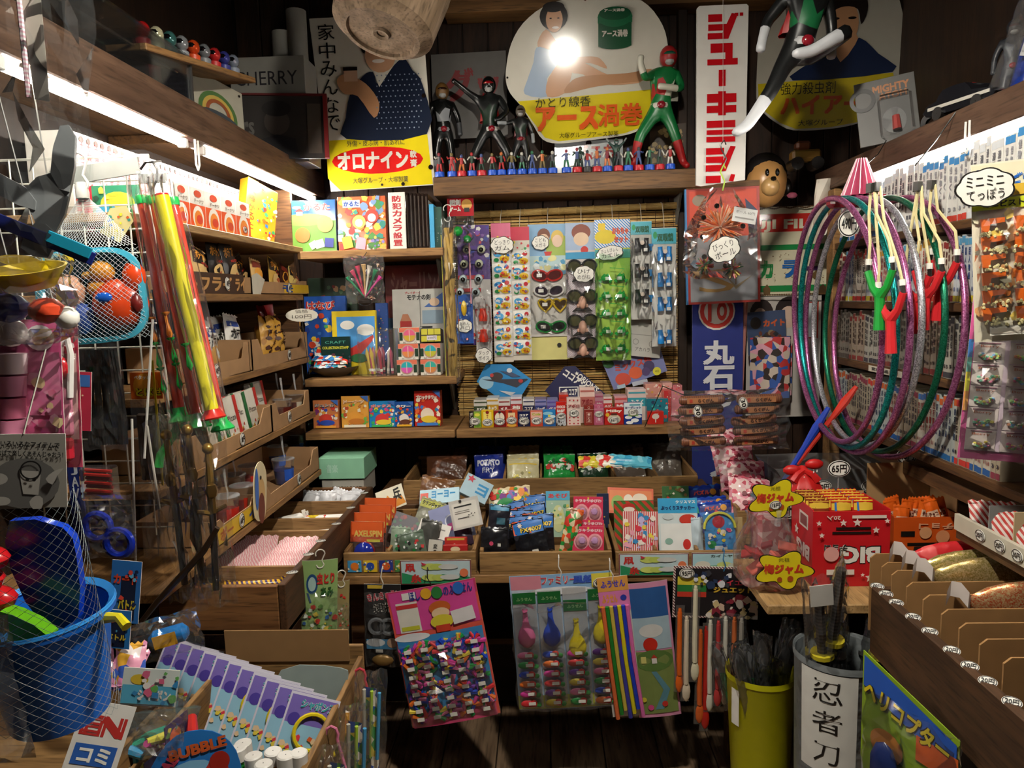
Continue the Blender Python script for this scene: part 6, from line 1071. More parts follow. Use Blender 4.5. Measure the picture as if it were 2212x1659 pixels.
# round balloon card
o,w,h = fhang('pale card of round rubber balloons in rows',(1118,1238,1338,1528),2.0,'#a8c4e0',[('r',0,.95,1,.1,'#8ab4dc'),('r',-.34,.945,.3,.1,'#d88a9a'),('t','ファミリー',-.02,.955,.34,.06,W,.09),('t','ファミリー',-.02,.955,.34,.06,'#d84a5a',.03),('t','風船',.22,.955,.2,.06,'#3a5ac0',.06),('r',.4,.94,.2,.1,'#e0d04a'),('e',0,.88,.3,.03,'#e8ecf0'),('r',0,.06,1,.1,'#b8c03a')],roll=-.05,bend=.008,hook='#d8d4cc',hx=0)
sticker(o,'95円',w*.38,h*.925,-.012,r=.02)
for s,c in enumerate(('#e070a0','#1c4ac8','#d8c41c','#d8c41c')):
    x = (s-1.5)*w*.245;st = newobj('balloon_strip',None,o,(x,-.006,0));MB().b2((-w*.115,-.001,h*.02),(w*.115,0,h*.9-(s % 2)*h*.01),film('#ffffff',.3,30,.12,.5)).build('strip_film',st)
    MB().b2((-w*.112,-.003,h*(.8-.07*(s == 2))),(w*.112,-.0015,h*(.88-.07*(s == 2))),mt('#14602c',.3)).build('green_header',st);prt(MB(),[('t','ふうせん',.0,.5,.7,.5,'#8ab07a',.03)],w*.22,h*.05).build('lettering',st,(0,-.0035,h*(.81-.07*(s == 2))),smooth=0)
    zt = h*(.76-.09*(s == 2));MB().lathe([(.006,0),(.0075,-.03),(.011,-.045),(.02,-.06),(.025,-.078),(.022,-.096),(.011,-.108),(.001,-.111)],mt(c,.5),16,Matrix.Translation((0,-.008,zt)) @ Matrix.Diagonal((1,.35,1,1))).build('large_balloon',st);MB().lathe([(.008,.002),(.008,-.002)],mt(c,.5),12,Matrix.Translation((0,-.008,zt))).build('balloon_mouth',st)
    for k in range(6):
        z = h*(.04+.072*k);b = newobj('balloon_packet',None,st,(0,-.007,z));m2 = BC[(k*3+s*2) % 8]
        MB().ball((-w*.04,-.002,.01),(w*.07,.004,.011),m2,10).build('folded_balloon',b);MB().ball((w*.02,-.004,.011),(.011,.004,.011),mt('#c8302a',.3),8).build('printed_balloon',b);MB().ball((w*.07,-.003,.006),(.008,.003,.008),mt('#3a9a4a',.3),8).build('printed_balloon',b);MB().box((w*.005,-.009,.013),(.02,.001,.009),W).build('price_label',b)
filmbag(o,w,h*.8,.05,seed=35,mat=BAGC,loc=(0,-.012,0))
# long balloons and landscape card
o,w,h = fhang('landscape picture card with red ball and rabbits left out',(1380,1255,1472,1546),2.01,'#d890b0',[('r',0,.84,.9,.24,'#2a5a98'),('r',0,.62,.9,.24,'#a8c0cc'),('e',.0,.64,.28,.05,'#d8d8d4'),('d',-.05,.54,.17,'#c82a1c'),('r',0,.26,.9,.46,'#7a8a4a'),('e',0,.42,.45,.08,'#5a7a3a'),('p',[(-.1,.34),(.02,.34),(.3,.2),(.1,.06),(-.1,.06),(.14,.2)],'#5a8a98'),('r',-.25,.43,.12,.05,'#d8d07a'),('r',0,.42,.12,.04,'#e0dcd4'),('p',[(-.08,.44),(.08,.44),(0,.47)],'#b83a2a'),('d',.14,.1,.07,'#c8342a'),('d',-.2,.08,.07,'#d84a8a'),('d',-.34,.14,.06,'#d8c83a')],roll=-.1,bend=.01,hook=None);o['label'] = 'landscape picture card with red ball behind long balloons';LABELS.pop('landscape picture card with red ball and rabbits left out')
o,w,h = fhang('pack of long pencil balloons with orange header',(1322,1244,1388,1546),1.985,film('#ffffff',.25,20,.1,.4),[('r',0,.95,1,.1,'#d89a4a'),('t','ふうせん',0,.95,.8,.05,'#5a4ab0',.05),('r',0,.83,1,.14,'#d87ab0'),('t','ふうせん',-.15,.85,.5,.06,'#e89a3a',.06),('d',.3,.85,.1,'#2a3aa0'),('r',.16,.68,.42,.24,'#e8e8ec')]+[('d',.04+.12*(k % 3),.6+.035*(k//3),.035,K) for k in range(15)]+[('e',.2,.52,.26,.05,'#c8602a'),('e',.15,.49,.3,.03,'#7aa03a')],roll=-.1,hook='#d8d4cc')
for k,c in enumerate(('#d86a3a','#1c7a2a','#c8b048','#3a3a9a','#d8c81c','#1c3ab8','#d86aa8')): MB().tube([(w*(-.4+.13*k),-.007,h*.8),(w*(-.4+.13*k+.02),-.009,h*.4),(w*(-.34+.14*k),-.01,h*(.0+.03*(k % 3)))],.006,mt(c,.45),8).build('long_balloon',o)
# plastic straw spoons
o,w,h = fhang('dark idol picture card with hanging white and orange scoops',(1452,1224,1636,1335),2.0,stripes('#d8d0c8','#5a1c24',120,0,.4,.5,1),[('r',0,.5,.95,.92,'#1c181c'),('r',-.28,.6,.34,.4,'#2a7a3a'),('r',-.28,.72,.34,.16,'#d8c83a'),('r',-.28,.46,.34,.1,'#c83a2a'),('t','ダイエット',.26,.7,.5,.12,'#c83a4a',.05),('t','ジュエット',.2,.56,.46,.12,'#d8b03a',.06),('f',.2,.2,.6,.4,['#d8b8a0','#e8dcd0','#2a1c1c','#8a2a3a','#d8c08a'],40,4),('f',0,.75,.5,.3,['#e0e0e4','#2a3a5a','#3a3a40'],14,6)],roll=.03,hook='#2a6a98',hx=.02)
sticker(o,'95円',-w*.35,h*.88,-.008,r=.021)
for k,(x,L,c,dz) in enumerate(((-.42,.235,'#e0641c',-.0),(-.34,.24,'#d8c8b0',-.02),(-.25,.27,'#d8d0b4',.07),(-.17,.27,'#d8642a',-.06),(-.06,.26,'#d8d4c4',-.03),(.03,.24,'#b83a3a',-.03),(.12,.25,'#d8d4c4',-.02),(.22,.23,'#c86a3a',-.02),(.3,.24,'#d0ccc0',-.02),(-.1,.3,'#b8241c',-.05))):
    s = newobj('scoop_stick',None,o,(x*w,-.01-.004*(k % 3),dz));z1_ = .02;m = mt(c,.35)
    MB().lathe([(.001,0),(.005,.002),(.005,.008),(.0035,.012),(.005,-0)],m,10,Matrix.Translation((0,0,z1_))).build('knob',s);MB().tube([(0,0,z1_),(.002,-.001,z1_-L*.6),(.004,0,z1_-L*.78)],[.0065,.0075,.0075],m,8).build('handle',s)
    MB().ball((.005,-.001,z1_-L*.88),(.0115,.005,.03),m,12).build('scoop',s);MB().b2((-.011,-.001,z1_-L),(.013,.0,z1_+.02),film('#ffffff',.12,40,.1,.7)).build('wrapper',s)
# things under the counter
carton('storage_tub','cloudy grey plastic storage box under the counter','box',.3,.2,.26,film('#9a9a96',.35,6,.2,.4),loc=(fx(1235,2.3,.4),2.33,.3205));carton('storage_tub','dark plastic storage box under the counter at left','box',.26,.16,.24,mt('#2a2624',.4),[('r',0,.85,.9,.06,'#3a3634')],loc=(fx(800,2.3,.4),2.34,.3205))
# ================================================================== books on the right bookcase
def bookmesh(cols,h,d,txt,tcol,vol=None):
    """unit thickness book, spine to the front"""
    b = MB().box((0,0,h/2),(.96,d,h),mt(cols[0],.35)).box((0,.004,h/2),(.84,d+.001,h-.006),mt('#cfc4a8',.8))
    q = MB();sp = [('r',0,.5,.94,1,cols[0])]
    if len(cols) > 1: sp += [('r',0,.93,.94,.1,cols[1]),('r',0,.06,.94,.09,cols[-1])]
    sp.append(('v',txt,0,.6,.5,.5,tcol,.04))
    if vol: sp.append(('t',vol,0,.2,.5,.06,tcol,.05))
    prt(q,sp,1,h);return b,q
def bookrow(zi,y0,y1,kinds,tmin,tmax,hmin,hmax,lab,grp,depth=.12,seed=1,inset=.012,gap=()):
    r = random.Random(seed);y = y0;i = 0;ks = []
    for k in kinds:
        b,q = bookmesh(*k);bo,qo = b.build('book_'),q.build('book_',smooth=0);ks.append((bo.data,qo.data,k[1],k[2]));ALL.remove(bo);ALL.remove(qo);bpy.data.objects.remove(bo);bpy.data.objects.remove(qo)
    run,kk = 0,0
    while y > y1 and i < len(ORD):
        if run == 0: kk = r.randrange(len(ks));run = r.randint(2,7)
        run -= 1;t = r.uniform(tmin,tmax);bd,qd,h,d = ks[kk];s = r.uniform(hmin,hmax)/h
        if not any(a < y < b for a,b in gap):
            o = tag(newobj('comic_book',bd,None,(XF+inset+d/2+r.uniform(0,.004),y-t/2,ZR[zi]+.0004),(0,r.choice((0,0,0,.02)),-H90)),f'{lab}, {ORD[i]} from the corner post','book',grp);o.scale = (t*.97,1,s)
            q = newobj('spine_print',qd,o,(0,-d/2-.0002,0));i += 1
        y -= t
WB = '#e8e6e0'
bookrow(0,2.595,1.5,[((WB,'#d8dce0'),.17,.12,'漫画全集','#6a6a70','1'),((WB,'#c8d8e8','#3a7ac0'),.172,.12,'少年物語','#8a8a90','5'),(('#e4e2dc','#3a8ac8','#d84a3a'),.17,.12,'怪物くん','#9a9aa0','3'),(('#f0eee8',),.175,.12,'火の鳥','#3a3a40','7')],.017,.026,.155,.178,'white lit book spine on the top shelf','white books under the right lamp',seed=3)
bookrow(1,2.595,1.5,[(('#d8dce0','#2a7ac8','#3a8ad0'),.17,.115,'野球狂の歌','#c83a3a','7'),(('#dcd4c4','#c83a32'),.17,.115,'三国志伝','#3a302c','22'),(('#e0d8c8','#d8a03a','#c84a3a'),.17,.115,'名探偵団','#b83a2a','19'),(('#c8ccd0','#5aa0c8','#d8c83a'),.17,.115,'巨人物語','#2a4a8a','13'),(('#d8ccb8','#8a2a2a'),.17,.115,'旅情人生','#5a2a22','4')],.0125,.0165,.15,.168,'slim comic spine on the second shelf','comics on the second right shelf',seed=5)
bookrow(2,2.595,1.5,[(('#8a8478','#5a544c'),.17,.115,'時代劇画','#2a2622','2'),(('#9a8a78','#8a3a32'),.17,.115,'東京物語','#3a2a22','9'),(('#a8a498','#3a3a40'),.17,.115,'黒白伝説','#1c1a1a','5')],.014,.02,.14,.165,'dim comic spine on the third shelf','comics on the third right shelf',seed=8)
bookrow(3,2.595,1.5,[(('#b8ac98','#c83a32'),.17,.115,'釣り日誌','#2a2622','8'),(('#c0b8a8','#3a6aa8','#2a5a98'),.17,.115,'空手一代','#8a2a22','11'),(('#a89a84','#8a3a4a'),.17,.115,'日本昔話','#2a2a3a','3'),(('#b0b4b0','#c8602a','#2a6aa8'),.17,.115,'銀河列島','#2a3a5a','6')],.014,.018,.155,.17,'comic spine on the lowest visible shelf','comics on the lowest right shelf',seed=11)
def strip(zi,px0,px1,text,lab):
    X = XF-.0012;y0,y1 = sy(px0,X,ZR[zi]-.012),sy(px1,X,ZR[zi]-.012);w = y0-y1
    o = tag(MB().b2((-w/2,0,0),(w/2,.001,.018),'#d8d0bc').build('shelf_label',None,(X,(y0+y1)/2,ZR[zi]-.021),(0,0,-H90)),lab,'label');prt(MB(),[('t',text,0,.5,.8,.6,K,.03)],w,.018).build('handwriting',o,smooth=0)
strip(0,1880,1916,'コミックス','paper label on the edge of the top book shelf');strip(2,1876,1948,'貸本 漫画 文庫','longer paper label on the middle book shelf edge')
# flat open things on the bookcase
o = tag(MB().b2((-.05,0,0),(.05,.02,.165),mt('#16181a',.3)).build('large_album',None,(XF+.06,1.62,ZR[0]+.0005),(0,0,-H90)),'black album cover with mint leaf shapes on top shelf','album');o.location.y = 1.56
prt(MB(),[('p',smoothpoly([(x-.12,.5),(x-.1,.7),(x,.9),(x+.1,.7),(x+.12,.5)],2),'#6ab08a') for x in (-.3,0,.3)],.1,.165).build('printed_cover',o,smooth=0)
for i,(y,X,lab) in enumerate(((1.82,XF-.003,'white plastic strap loop hanging under the right plank'),(1.86,-.847,'white plastic strap hanging under the left plank'))): tag(MB().tube([(0,-.008,.06),(0,-.009,.0),(0,0,-.012),(0,.009,0),(0,.008,.06)],.0028,W,6).build('plastic_strap',None,(X,y,(1.79,1.82)[i]-.02)),lab,'strap')
# ================================================================== right wall signs behind the hoops
cx,z,w,h = rectY(1612,446,1792,638,2.93)
o = card('film_sign','rusty cream film sign with red oval and green stripes','sign',w,h,EN('#ded6b8'),[('r',0,.82,1,.2,EN('#c8322a')),('t','FUJI FILM',-.06,.79,1.0,.14,EN('#e4dcc0'),.05),('r',.1,.545,1.2,.06,EN('#2a8a4a')),('r',0,.08,1.0,.07,EN('#2a8a4a')),('t','カ',-.26,.3,.17,.2,EN('#2a8a4a'),.07),('t','ラ',.02,.3,.17,.2,EN('#2a6ab8'),.07),('t','ー',.3,.3,.22,.05,EN('#5a3a6a'),.05),('f',0,.2,.95,.35,['#6a5028','#4a3418'],3,4)]+[('d',-.48+.02*k,.985+.008*math.sin(k*7),.011,'#5a3c1c') for k in range(48)]+[('d',-.45+.9*rg.random(),.1+.4*rg.random(),.004+.004*rg.random(),'#6a4a20') for k in range(40)]+[('d',-.49+.02*k,.012,.01,'#5a3c1c') for k in range(49)],(cx,2.93,z),t=.004)
cx,z,w,h = rectY(1612,640,1772,900,2.92)
o = card('idol_poster','pale poster with two dark haired faces behind hoops','poster',w,h,mt('#c8c0b8',.4),[('e',-.3,.86,.16,.12,'#2a1c1a'),('e',-.32,.82,.1,.09,'#d8b8a4'),('e',.08,.88,.2,.12,'#241816'),('e',.06,.83,.12,.09,'#dcbca8'),('r',.36,.8,.2,.3,'#b83a2a'),('r',.36,.8,.16,.28,'#c8d0d4')],(cx,2.92,z))
cx,z,w,h = rectY(1617,672,1700,765,2.84)
o = card('kite_pack','dark picture kite pack lettered in orange','toy card',w,h,'#3a4a6a',[('t','カイト',.2,.72,.56,.16,'#c85a2a',.07),('p',[(-.45,.2),(.0,.52),(.45,.2),(0,.08)],'#3a342e'),('e',-.28,.74,.14,.14,'#2a2422'),('f',0,.3,.8,.4,['#5a4a3a','#2a2a2e','#8a7a5a','#6a3a2a'],26,4),('r',0,.05,.9,.1,'#a83a2a')],(cx,2.84,z),(0,-.05,0))
cx,z,w,h = rectY(1615,760,1710,860,2.8);o = thing('toy_bags_bundle','bundle of colourful flat toy bags behind the brown sticks','toy pack',(cx,2.8,z))
for k in range(4): MB().sheet(lambda i,j: ((i-.5)*w*.9+.01*k,.02*k+.01*math.sin(6*i+k),j*h*1.3+.004*math.sin(9*j)),5,5,confetti(['#b83a3a','#3a5aa0','#c8b8a8','#d8a0b0','#3a302c'],40)).build('flat_bag',o)
# blue shop banner and board with the ball toy
cx,z,w,h = rectY(1495,648,1604,1045,2.80)
o = card('shop_banner','navy cloth banner with red coin emblem and white characters','banner',w,h,mt('#1c2a78',.7),[('e',-.02,.94,.36,.1,'#d8d0c4'),('e',-.02,.94,.33,.09,'#c8342a'),('e',-.02,.94,.25,.068,'#d8d0c4'),('e',.08,.94,.1,.05,'#c8342a'),('e',.08,.94,.045,.025,'#d8d0c4'),('r',-.16,.94,.07,.11,'#c8342a'),('t','丸',.02,.72,.62,.13,'#d8d8dc',.05),('t','石',.02,.585,.62,.13,'#d8d8dc',.05),('t','の',.05,.47,.5,.1,'#d8d8dc',.04),('t','ス',.15,.1,.6,.12,'#b8bcc4',.05)],(cx,2.80,z),t=.002)
tag(MB().cbox((0,0,.0),(.02,.02,1.7),BEAMX,.002).build('banner_post',None,(sx(1548,2.78,.9)-.045+.09,2.86,.86)),'thin wooden post beside the navy banner','post')
tag(MB().tube([(sx(1598,2.84,1.3),2.84,.9),(sx(1612,2.84,1.4),2.84,1.45)],.008,mt('#b87a70',.4),8).build('pink_pole'),'thin pinkish pole leaning right of the navy banner','pole')
cx,z,w,h = rectY(1487,405,1644,655,2.74)
o = card('picture_board','red and grey picture board hanging behind the spiky ball','board',w,h,mt('#a83a30',.4),[('r',0,.78,.92,.4,'#c8442a'),('e',-.32,.9,.1,.05,'#8a7a68'),('r',.0,.3,.93,.56,'#8a8c90'),('p',[(.46,.56),(.46,.8),(.3,.9),(.36,.56)],'#2a3050'),('t','S',-.1,.2,.5,.2,'#8a6a3a',.01),('r',.16,.26,.02,.2,'#6a5a48'),('p',[(.0,.26),(.16,.12),(.4,.24),(.16,.15)],'#7a6a50')],(cx,2.74,z),(0,-.02,0),t=.012);MB().b2((-w/2-.006,-.004,0),(-w/2,.012,h),'#3a7ab0').build('blue_edge',o);MB().b2((-w/2,-.004,h),(w/2,.012,h+.02),BEAMX).build('top_rail',o)
# spiky ball toy in clear bag on chained hooks
p = at(1560,600,Y=2.5);o = thing('spiky_ball_bag','clear bag holding orange spiky ball toys with oval sign','toy pack',(p.x,2.5,p.z));hb = sz(405,p.x,2.5)-p.z;filmbag(o,.25,hb,.15,seed=41,mat=film('#ffffff',.05,30,.08,.85),pinch=.75)
for k,(x,z,r_,n) in enumerate(((-.01,hb*.56,.072,170),(-.06,hb*.14,.03,50),(.03,hb*.1,.034,50))):
    m = MB();R = random.Random(k)
    for q in range(n):
        d = Vector((R.gauss(0,1),R.gauss(0,1)*.8,R.gauss(0,1))).normalized();m.tube([d*.01,d*r_*R.uniform(.85,1.1)],[.004,.0016],mt(R.choice(('#e8682a','#ec8a4a','#f0b088','#e0b8a0')) if k == 0 else R.choice(('#b8484a','#c8b8a8','#3a6a4a','#d8c86a')),.4),4)
    q = m.build('spiky_ball',o,(x,-.01,z));q['kind'] = 'stuff'
    for j in range(7 if k == 0 else 2): a = j*.9+k;MB().ball((x+r_*.95*math.cos(a),-.03-.02*(j % 2),z+r_*.95*math.sin(a)),.009,mt(K,.2),8).build('ball_eye',o)
cloud(o,['びっくり','ボール'],-.015,hb*.3,-.085,.1,.075,-.3);pr = card('x','xx','x',.075,.045,'#c8c8c4',[('t','ボール 60円',0,.7,.8,.2,'#55524e',.02),('r',0,.3,.8,.1,'#8a8884')],(.045,-.085,hb*.58),(0,.2,0));pr.name = 'price_tag';pr.parent = o;LABELS.pop('xx');del pr['label'];del pr['category']
MB().tube([(.0,0,hb-.01),(.006,0,hb+.02),(-.008,0,hb+.05),(.004,0,hb+.075),(.008,0,hb+.06)],.0026,mt('#a8c83a',.3),7).build('green_hook',o);MB().tube([(-.002,0,hb+.06),(.012,0,hb+.09),(-.004,0,hb+.12),(-.008,0,hb+.135),(.004,0,hb+.15),(.01,0,hb+.135)],.0024,mt(K,.3),7).build('black_hook',o);MB().tube([(.0,0,hb+.145),(-.004,0,ZC-p.z)],.0007,'#bdb8ac',4).build('hanging_thread',o)
# vinyl toy head
p = at(1655,395,Y=2.82);o = thing('vinyl_toy','tan vinyl toy face with black bristles and pink tongue','toy',(p.x,2.82,p.z));MB().ball((0,0,0),(.075,.06,.09),mt('#c89458',.3),20).build('face',o);MB().ball((0,.014,.03),(.079,.058,.082),mt('#141010',.4),18).build('hair',o);MB().ball((0,-.045,-.02),(.035,.03,.035),mt('#d0a468',.3),14).build('muzzle',o)
for s in (-1,1): MB().ball((s*.018+.005,-.055,.028),(.008,.008,.014),mt(K,.15),10).build('eye',o)
MB().ball((.005,-.072,.004),(.011,.01,.009),mt(K,.15),8).build('nose',o);MB().ball((.072,-.01,-.02),(.018,.02,.034),mt('#16120f',.3),10).build('ear',o);MB().ball((.088,-.02,-.05),(.02,.01,.012),mt('#d86a8a',.3),8).build('pink_bow',o)
for k in range(17): a = math.pi*(-.05+1.1*k/16);MB().tube([(.072*math.cos(a),.01,.086*math.sin(a)),(.088*math.cos(a),.01,.104*math.sin(a))],[.005,.001],K,5).build('bristle',o)
MB().tube([(.04,.03,-.02),(.05,.13,.02)],.004,'#3a3028',5).build('wall_peg',o)
# white cloth on the right plank end
p = at(1775,460,Y=2.55);o = tag(MB().sheet(lambda i,j: (.015*math.sin(7*i+3*j)-.04*(1-j)+(i-.5)*.07*(1-.3*j),.012*math.sin(9*i),j*.19),8,10,mt('#d8cfc0',.6)).build('white_cloth',None,(XF-.012,2.66,1.64)),'white cloth strip hanging from the right plank end','cloth')
# ================================================================== things on the right plank
ZRP = 1.868
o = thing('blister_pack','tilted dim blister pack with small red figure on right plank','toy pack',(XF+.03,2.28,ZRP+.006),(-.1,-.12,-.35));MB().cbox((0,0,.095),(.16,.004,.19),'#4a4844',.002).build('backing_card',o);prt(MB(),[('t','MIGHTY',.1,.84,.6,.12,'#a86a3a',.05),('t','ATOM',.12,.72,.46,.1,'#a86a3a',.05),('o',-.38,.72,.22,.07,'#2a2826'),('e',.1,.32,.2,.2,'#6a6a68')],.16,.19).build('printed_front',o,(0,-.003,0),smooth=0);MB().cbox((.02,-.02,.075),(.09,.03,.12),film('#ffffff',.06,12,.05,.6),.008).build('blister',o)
f = MB().tube([(.02,-.018,.03),(.02,-.018,.07)],[.012,.01],mt('#a8322a',.4),8).build('small_figure',o)
o = thing('model_car','black model car parked on the right plank','toy car',(XF+.06,1.93,ZRP+.0005),(0,0,.25));MB().prism(smoothpoly([(-.1,.015),(-.09,.04),(-.04,.048),(-.02,.07),(.05,.07),(.07,.048),(.1,.04),(.1,.015)],2),-.035,.035,mt('#16161a',.12),Matrix.Rotation(H90,4,'Z')).build('car_body',o);MB().box((.036,.01,.045),(.002,.09,.02),mt('#5a5a5a',.1)).build('side_window',o)
MB().box((-.0365,.0,.032),(.002,.19,.008),mt('#b8b4aa',.3)).build('chrome_strip',o)
for x in (-1,1):
    for y in (-1,1): MB().lathe([(.001,-.008),(.016,-.008),(.016,.008),(.001,.008)],'#101010',14,Matrix.Translation((x*.033,y*.06,.016)) @ Matrix.Rotation(H90,4,'Y')).build('wheel',o)
o = thing('toy_motorbike','red and black toy motorcycle standing on the right plank','toy',(XF+.1,1.9+.2,ZRP+.0005),(0,0,.5))
for y in (-.05,.05): MB().lathe([(.012,-.006),(.026,-.008),(.028,0),(.026,.008),(.012,.006)],'#121212',16,Matrix.Translation((0,y,.028)) @ Matrix.Rotation(H90,4,'Y')).build('wheel',o)
MB().ball((0,-.01,.06),(.014,.04,.018),mt('#9a1c1e',.15),10).build('tank',o);MB().ball((0,-.06,.085),(.016,.02,.022),mt('#b82a26',.15),10).build('fairing',o);MB().tube([(-.035,-.045,.1),(0,-.05,.095),(.035,-.045,.1)],.003,K,6).build('handlebar',o);MB().ball((0,.035,.07),(.013,.035,.01),K,8).build('saddle',o)
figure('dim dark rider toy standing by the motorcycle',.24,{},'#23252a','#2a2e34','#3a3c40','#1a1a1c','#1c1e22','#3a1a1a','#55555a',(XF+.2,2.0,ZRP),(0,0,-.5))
o = thing('blue_toy_bag','clear bag with tall dark blue toy on right plank','toy pack',(XF+.06,1.72,ZRP+.001),(0,.25,-.5));MB().lathe([(.001,0),(.03,0),(.034,.1),(.026,.16),(.03,.2),(.001,.22)],mt('#16286a',.2),14).build('blue_toy',o);filmbag(o,.13,.28,.09,seed=44);MB().box((0,-.04,.08),(.06,.002,.04),'#8a8a8a').build('paper_tag',o)
o = thing('green_ball_bag','green and blue shiny balls at right plank edge','toy pack',(XF+.08,1.55,ZRP+.001))
for k,(x,z,c) in enumerate(((0,.045,'#1c7a3a'),(.03,.1,'#22a03a'),(.05,.05,'#2a62b0'),(-.02,.11,'#1c8a3a'))): MB().ball((x,-.01*k,z),.038,mt(c,.12),14).build('ball',o)
filmbag(o,.17,.19,.12,seed=46)
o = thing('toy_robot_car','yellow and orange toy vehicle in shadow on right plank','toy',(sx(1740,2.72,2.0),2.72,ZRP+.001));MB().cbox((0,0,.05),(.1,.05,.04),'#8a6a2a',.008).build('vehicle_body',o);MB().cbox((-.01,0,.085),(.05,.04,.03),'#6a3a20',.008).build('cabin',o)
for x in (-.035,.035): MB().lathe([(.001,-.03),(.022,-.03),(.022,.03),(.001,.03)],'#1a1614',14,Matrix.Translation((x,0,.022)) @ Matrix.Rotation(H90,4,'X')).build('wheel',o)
# ================================================================== hula hoops and slingshots
HP,HT,HS,HG = glitter('#8a3a6a','#d88ac0'),glitter('#0f6a6a','#2ac8c0'),glitter('#8a8a90','#f0f0f8'),glitter('#0f5a3a','#2a8a6a')
rows = [(.83,2.17,HP,'pink purple glitter hoop nearest the aisle'),(.852,2.16,HT,'bright teal glitter hoop second from the aisle'),(.874,2.155,HP,'pink glitter hoop between teal and silver hoops'),(.895,2.14,HS,'silver glitter hoop in the middle of bundle'),(.935,2.13,HG,'dark green glitter hoop behind the slingshots'),(.968,2.12,HP,'pink glitter hoop closest to the books')]
for i,(X,Y,m,lab) in enumerate(rows):
    R = .345+.006*(i % 3);zt = sz(430,X,Y);n = 72
    o = thing('hula_hoop',lab,'hoop',(X,Y,zt-R),(0,.02*(i-2.5),-.03+.012*i),'glitter hoops');P = [(0,R*math.sin(t*2*math.pi/n),R*math.cos(t*2*math.pi/n)) for t in range(n)]
    MB().tube(P,.0082,m,10,True).build('hoop_tube',o);MB().tube([(0,.12*math.sin(0),R)]+[(0,R*math.sin(a),R*math.cos(a)) for a in (.02,.06,.1,.14)][1:],.0094,mt('#8a3a52',.3),8).build('joint_sleeve',o)
tie = thing('hoop_header','folded pink header cards and red tape bundling the hoops','label',(.9,2.14,sz(430,.9,2.14)))
MB().cbox((-.01,.02,-.004),(.16,.05,.032),mt('#8a2030',.25),.01).build('red_tape',tie)
q = MB();q.sheet(lambda i,j: ((.05 if round(i*28) % 2 else .026)*(1-.75*j)*math.cos(i*6.283)-.01,(.05 if round(i*28) % 2 else .026)*(1-.75*j)*math.sin(i*6.283),.01+.1*j),28,3,mt('#c85a7a',.3));q.build('pleated_header',tie,smooth=0)
for k in range(14): a = (2*k+1)/28*6.283;MB().tube([(.051*math.cos(a)-.01,.051*math.sin(a),.01),(.0128*math.cos(a)-.01,.0128*math.sin(a),.11)],.0012,'#f0d8dc',4).build('card_edge',tie)
MB().tube([(0,0,.09),(.06,.06,.13),(.1,.1,1.868-tie.location.z+.004)],.0016,K,5).build('black_cord',tie)
tg = sticker(tie,'490円',-.06,-.07,-.05,r=.03,ratio=1.2);tg.name = 'price_tag'
RED,GRN = mt('#d02a30',.3),mt('#1c9a3a',.3);BAND = mt('#d8cc98',.45)
for i,(px_,py_,c,X) in enumerate(((1925,690,RED,.815),(1900,640,GRN,.80),(1978,650,RED,.914),(2000,640,RED,.916),(2030,620,RED,.952))):
    Y = sy(px_,X,1.42);zf = sz(py_,X,Y);o = thing('slingshot',['red toy slingshot hanging in front of the hoops','green toy slingshot at the left of its bunch','red toy slingshot between hoops, left one','red toy slingshot between hoops, right one','red toy slingshot hanging nearest the books'][i],'slingshot',(X,Y,zf),(0,.12*(i-1.5)*.3,-H90+.35),'toy slingshots')
    MB().tube([(0,0,-.08),(0,0,-.03),(0,0,.0)],[.0135,.011,.012],c,8).build('handle',o)
    for s in (-1,1):
        MB().tube([(0,0,0),(s*.022,0,.022),(s*.038,0,.06)],[.0125,.009,.0085],c,8).build('fork_arm',o);tv = Matrix.Rotation(H90-.35,4,'Z') @ Vector((0,1.84+.02*i-Y,sz(398+4*(i % 2),X,1.84)-zf))
        MB().tube([(s*.038,0,.058),(s*.036,0,.078)],.005,mt(K,.4),6).build('clip',o);MB().tube([(s*.036,0,.076),(s*.035,0,.09)],.0075,W,8).build('white_sleeve',o)
        MB().tube([(s*.035,0,.088),(s*.028,-.004,.13),tuple(tv*.75+Vector((s*.012,0,0))),tuple(tv+Vector((s*.005,.006,0)))],.0036,BAND,6).build('rubber_band',o)
    MB().box(tuple(tv),(.015,.014,.022),mt('#2a2a24',.4)).build('pouch',o)
o = thing('cord_hook','black cord tying the slingshots to the right plank','cord',(.9,1.86,1.74));MB().tube([(0,0,0),(.06,.03,.06),(.101,.02,.125)],.0018,K,5).build('cord',o)
# ================================================================== hanging sweet cards at far right
cx,z,w,h = rectY(2122,345,2262,735,1.32)
o = card('pistol_card','cream card of mini toy pistols with cloud sign','toy card',w,h,mt('#e4dcc4',.35),[('r',0,.92,.98,.14,'#e0d8b8'),('d',-.4,.95,.05,'#2a4a8a'),('t','こども',.1,.9,.6,.06,'#2a6ac0',.08),('r',0,.84,1,.06,'#d8b03a'),('r',0,.77,1,.06,'#c8d02a'),('t','ミニピストル',0,.77,.7,.035,K,.04),('f',0,.4,.95,.62,['#f0b070','#e8e0c0','#f0d060','#ec8a3a'],60,2),('r',.1,.06,.8,.05,'#e8e4d8'),('r',.1,.06,.76,.03,'#d8d0c0')],(cx,1.32,z),(0,-.06,-.25));
for r_ in range(6):
    for c_ in range(2): b = newobj('pistol_blister',None,o,((c_-.5)*w*.46,-.006,h*(.12+.1*r_)));MB().prism([(-.016,0),(-.006,0),(-.004,.012),(.018,.014),(.018,.022),(-.018,.022)],-.003,.003,mt('#e86a1c',.3)).build('orange_pistol',b);q = MB()
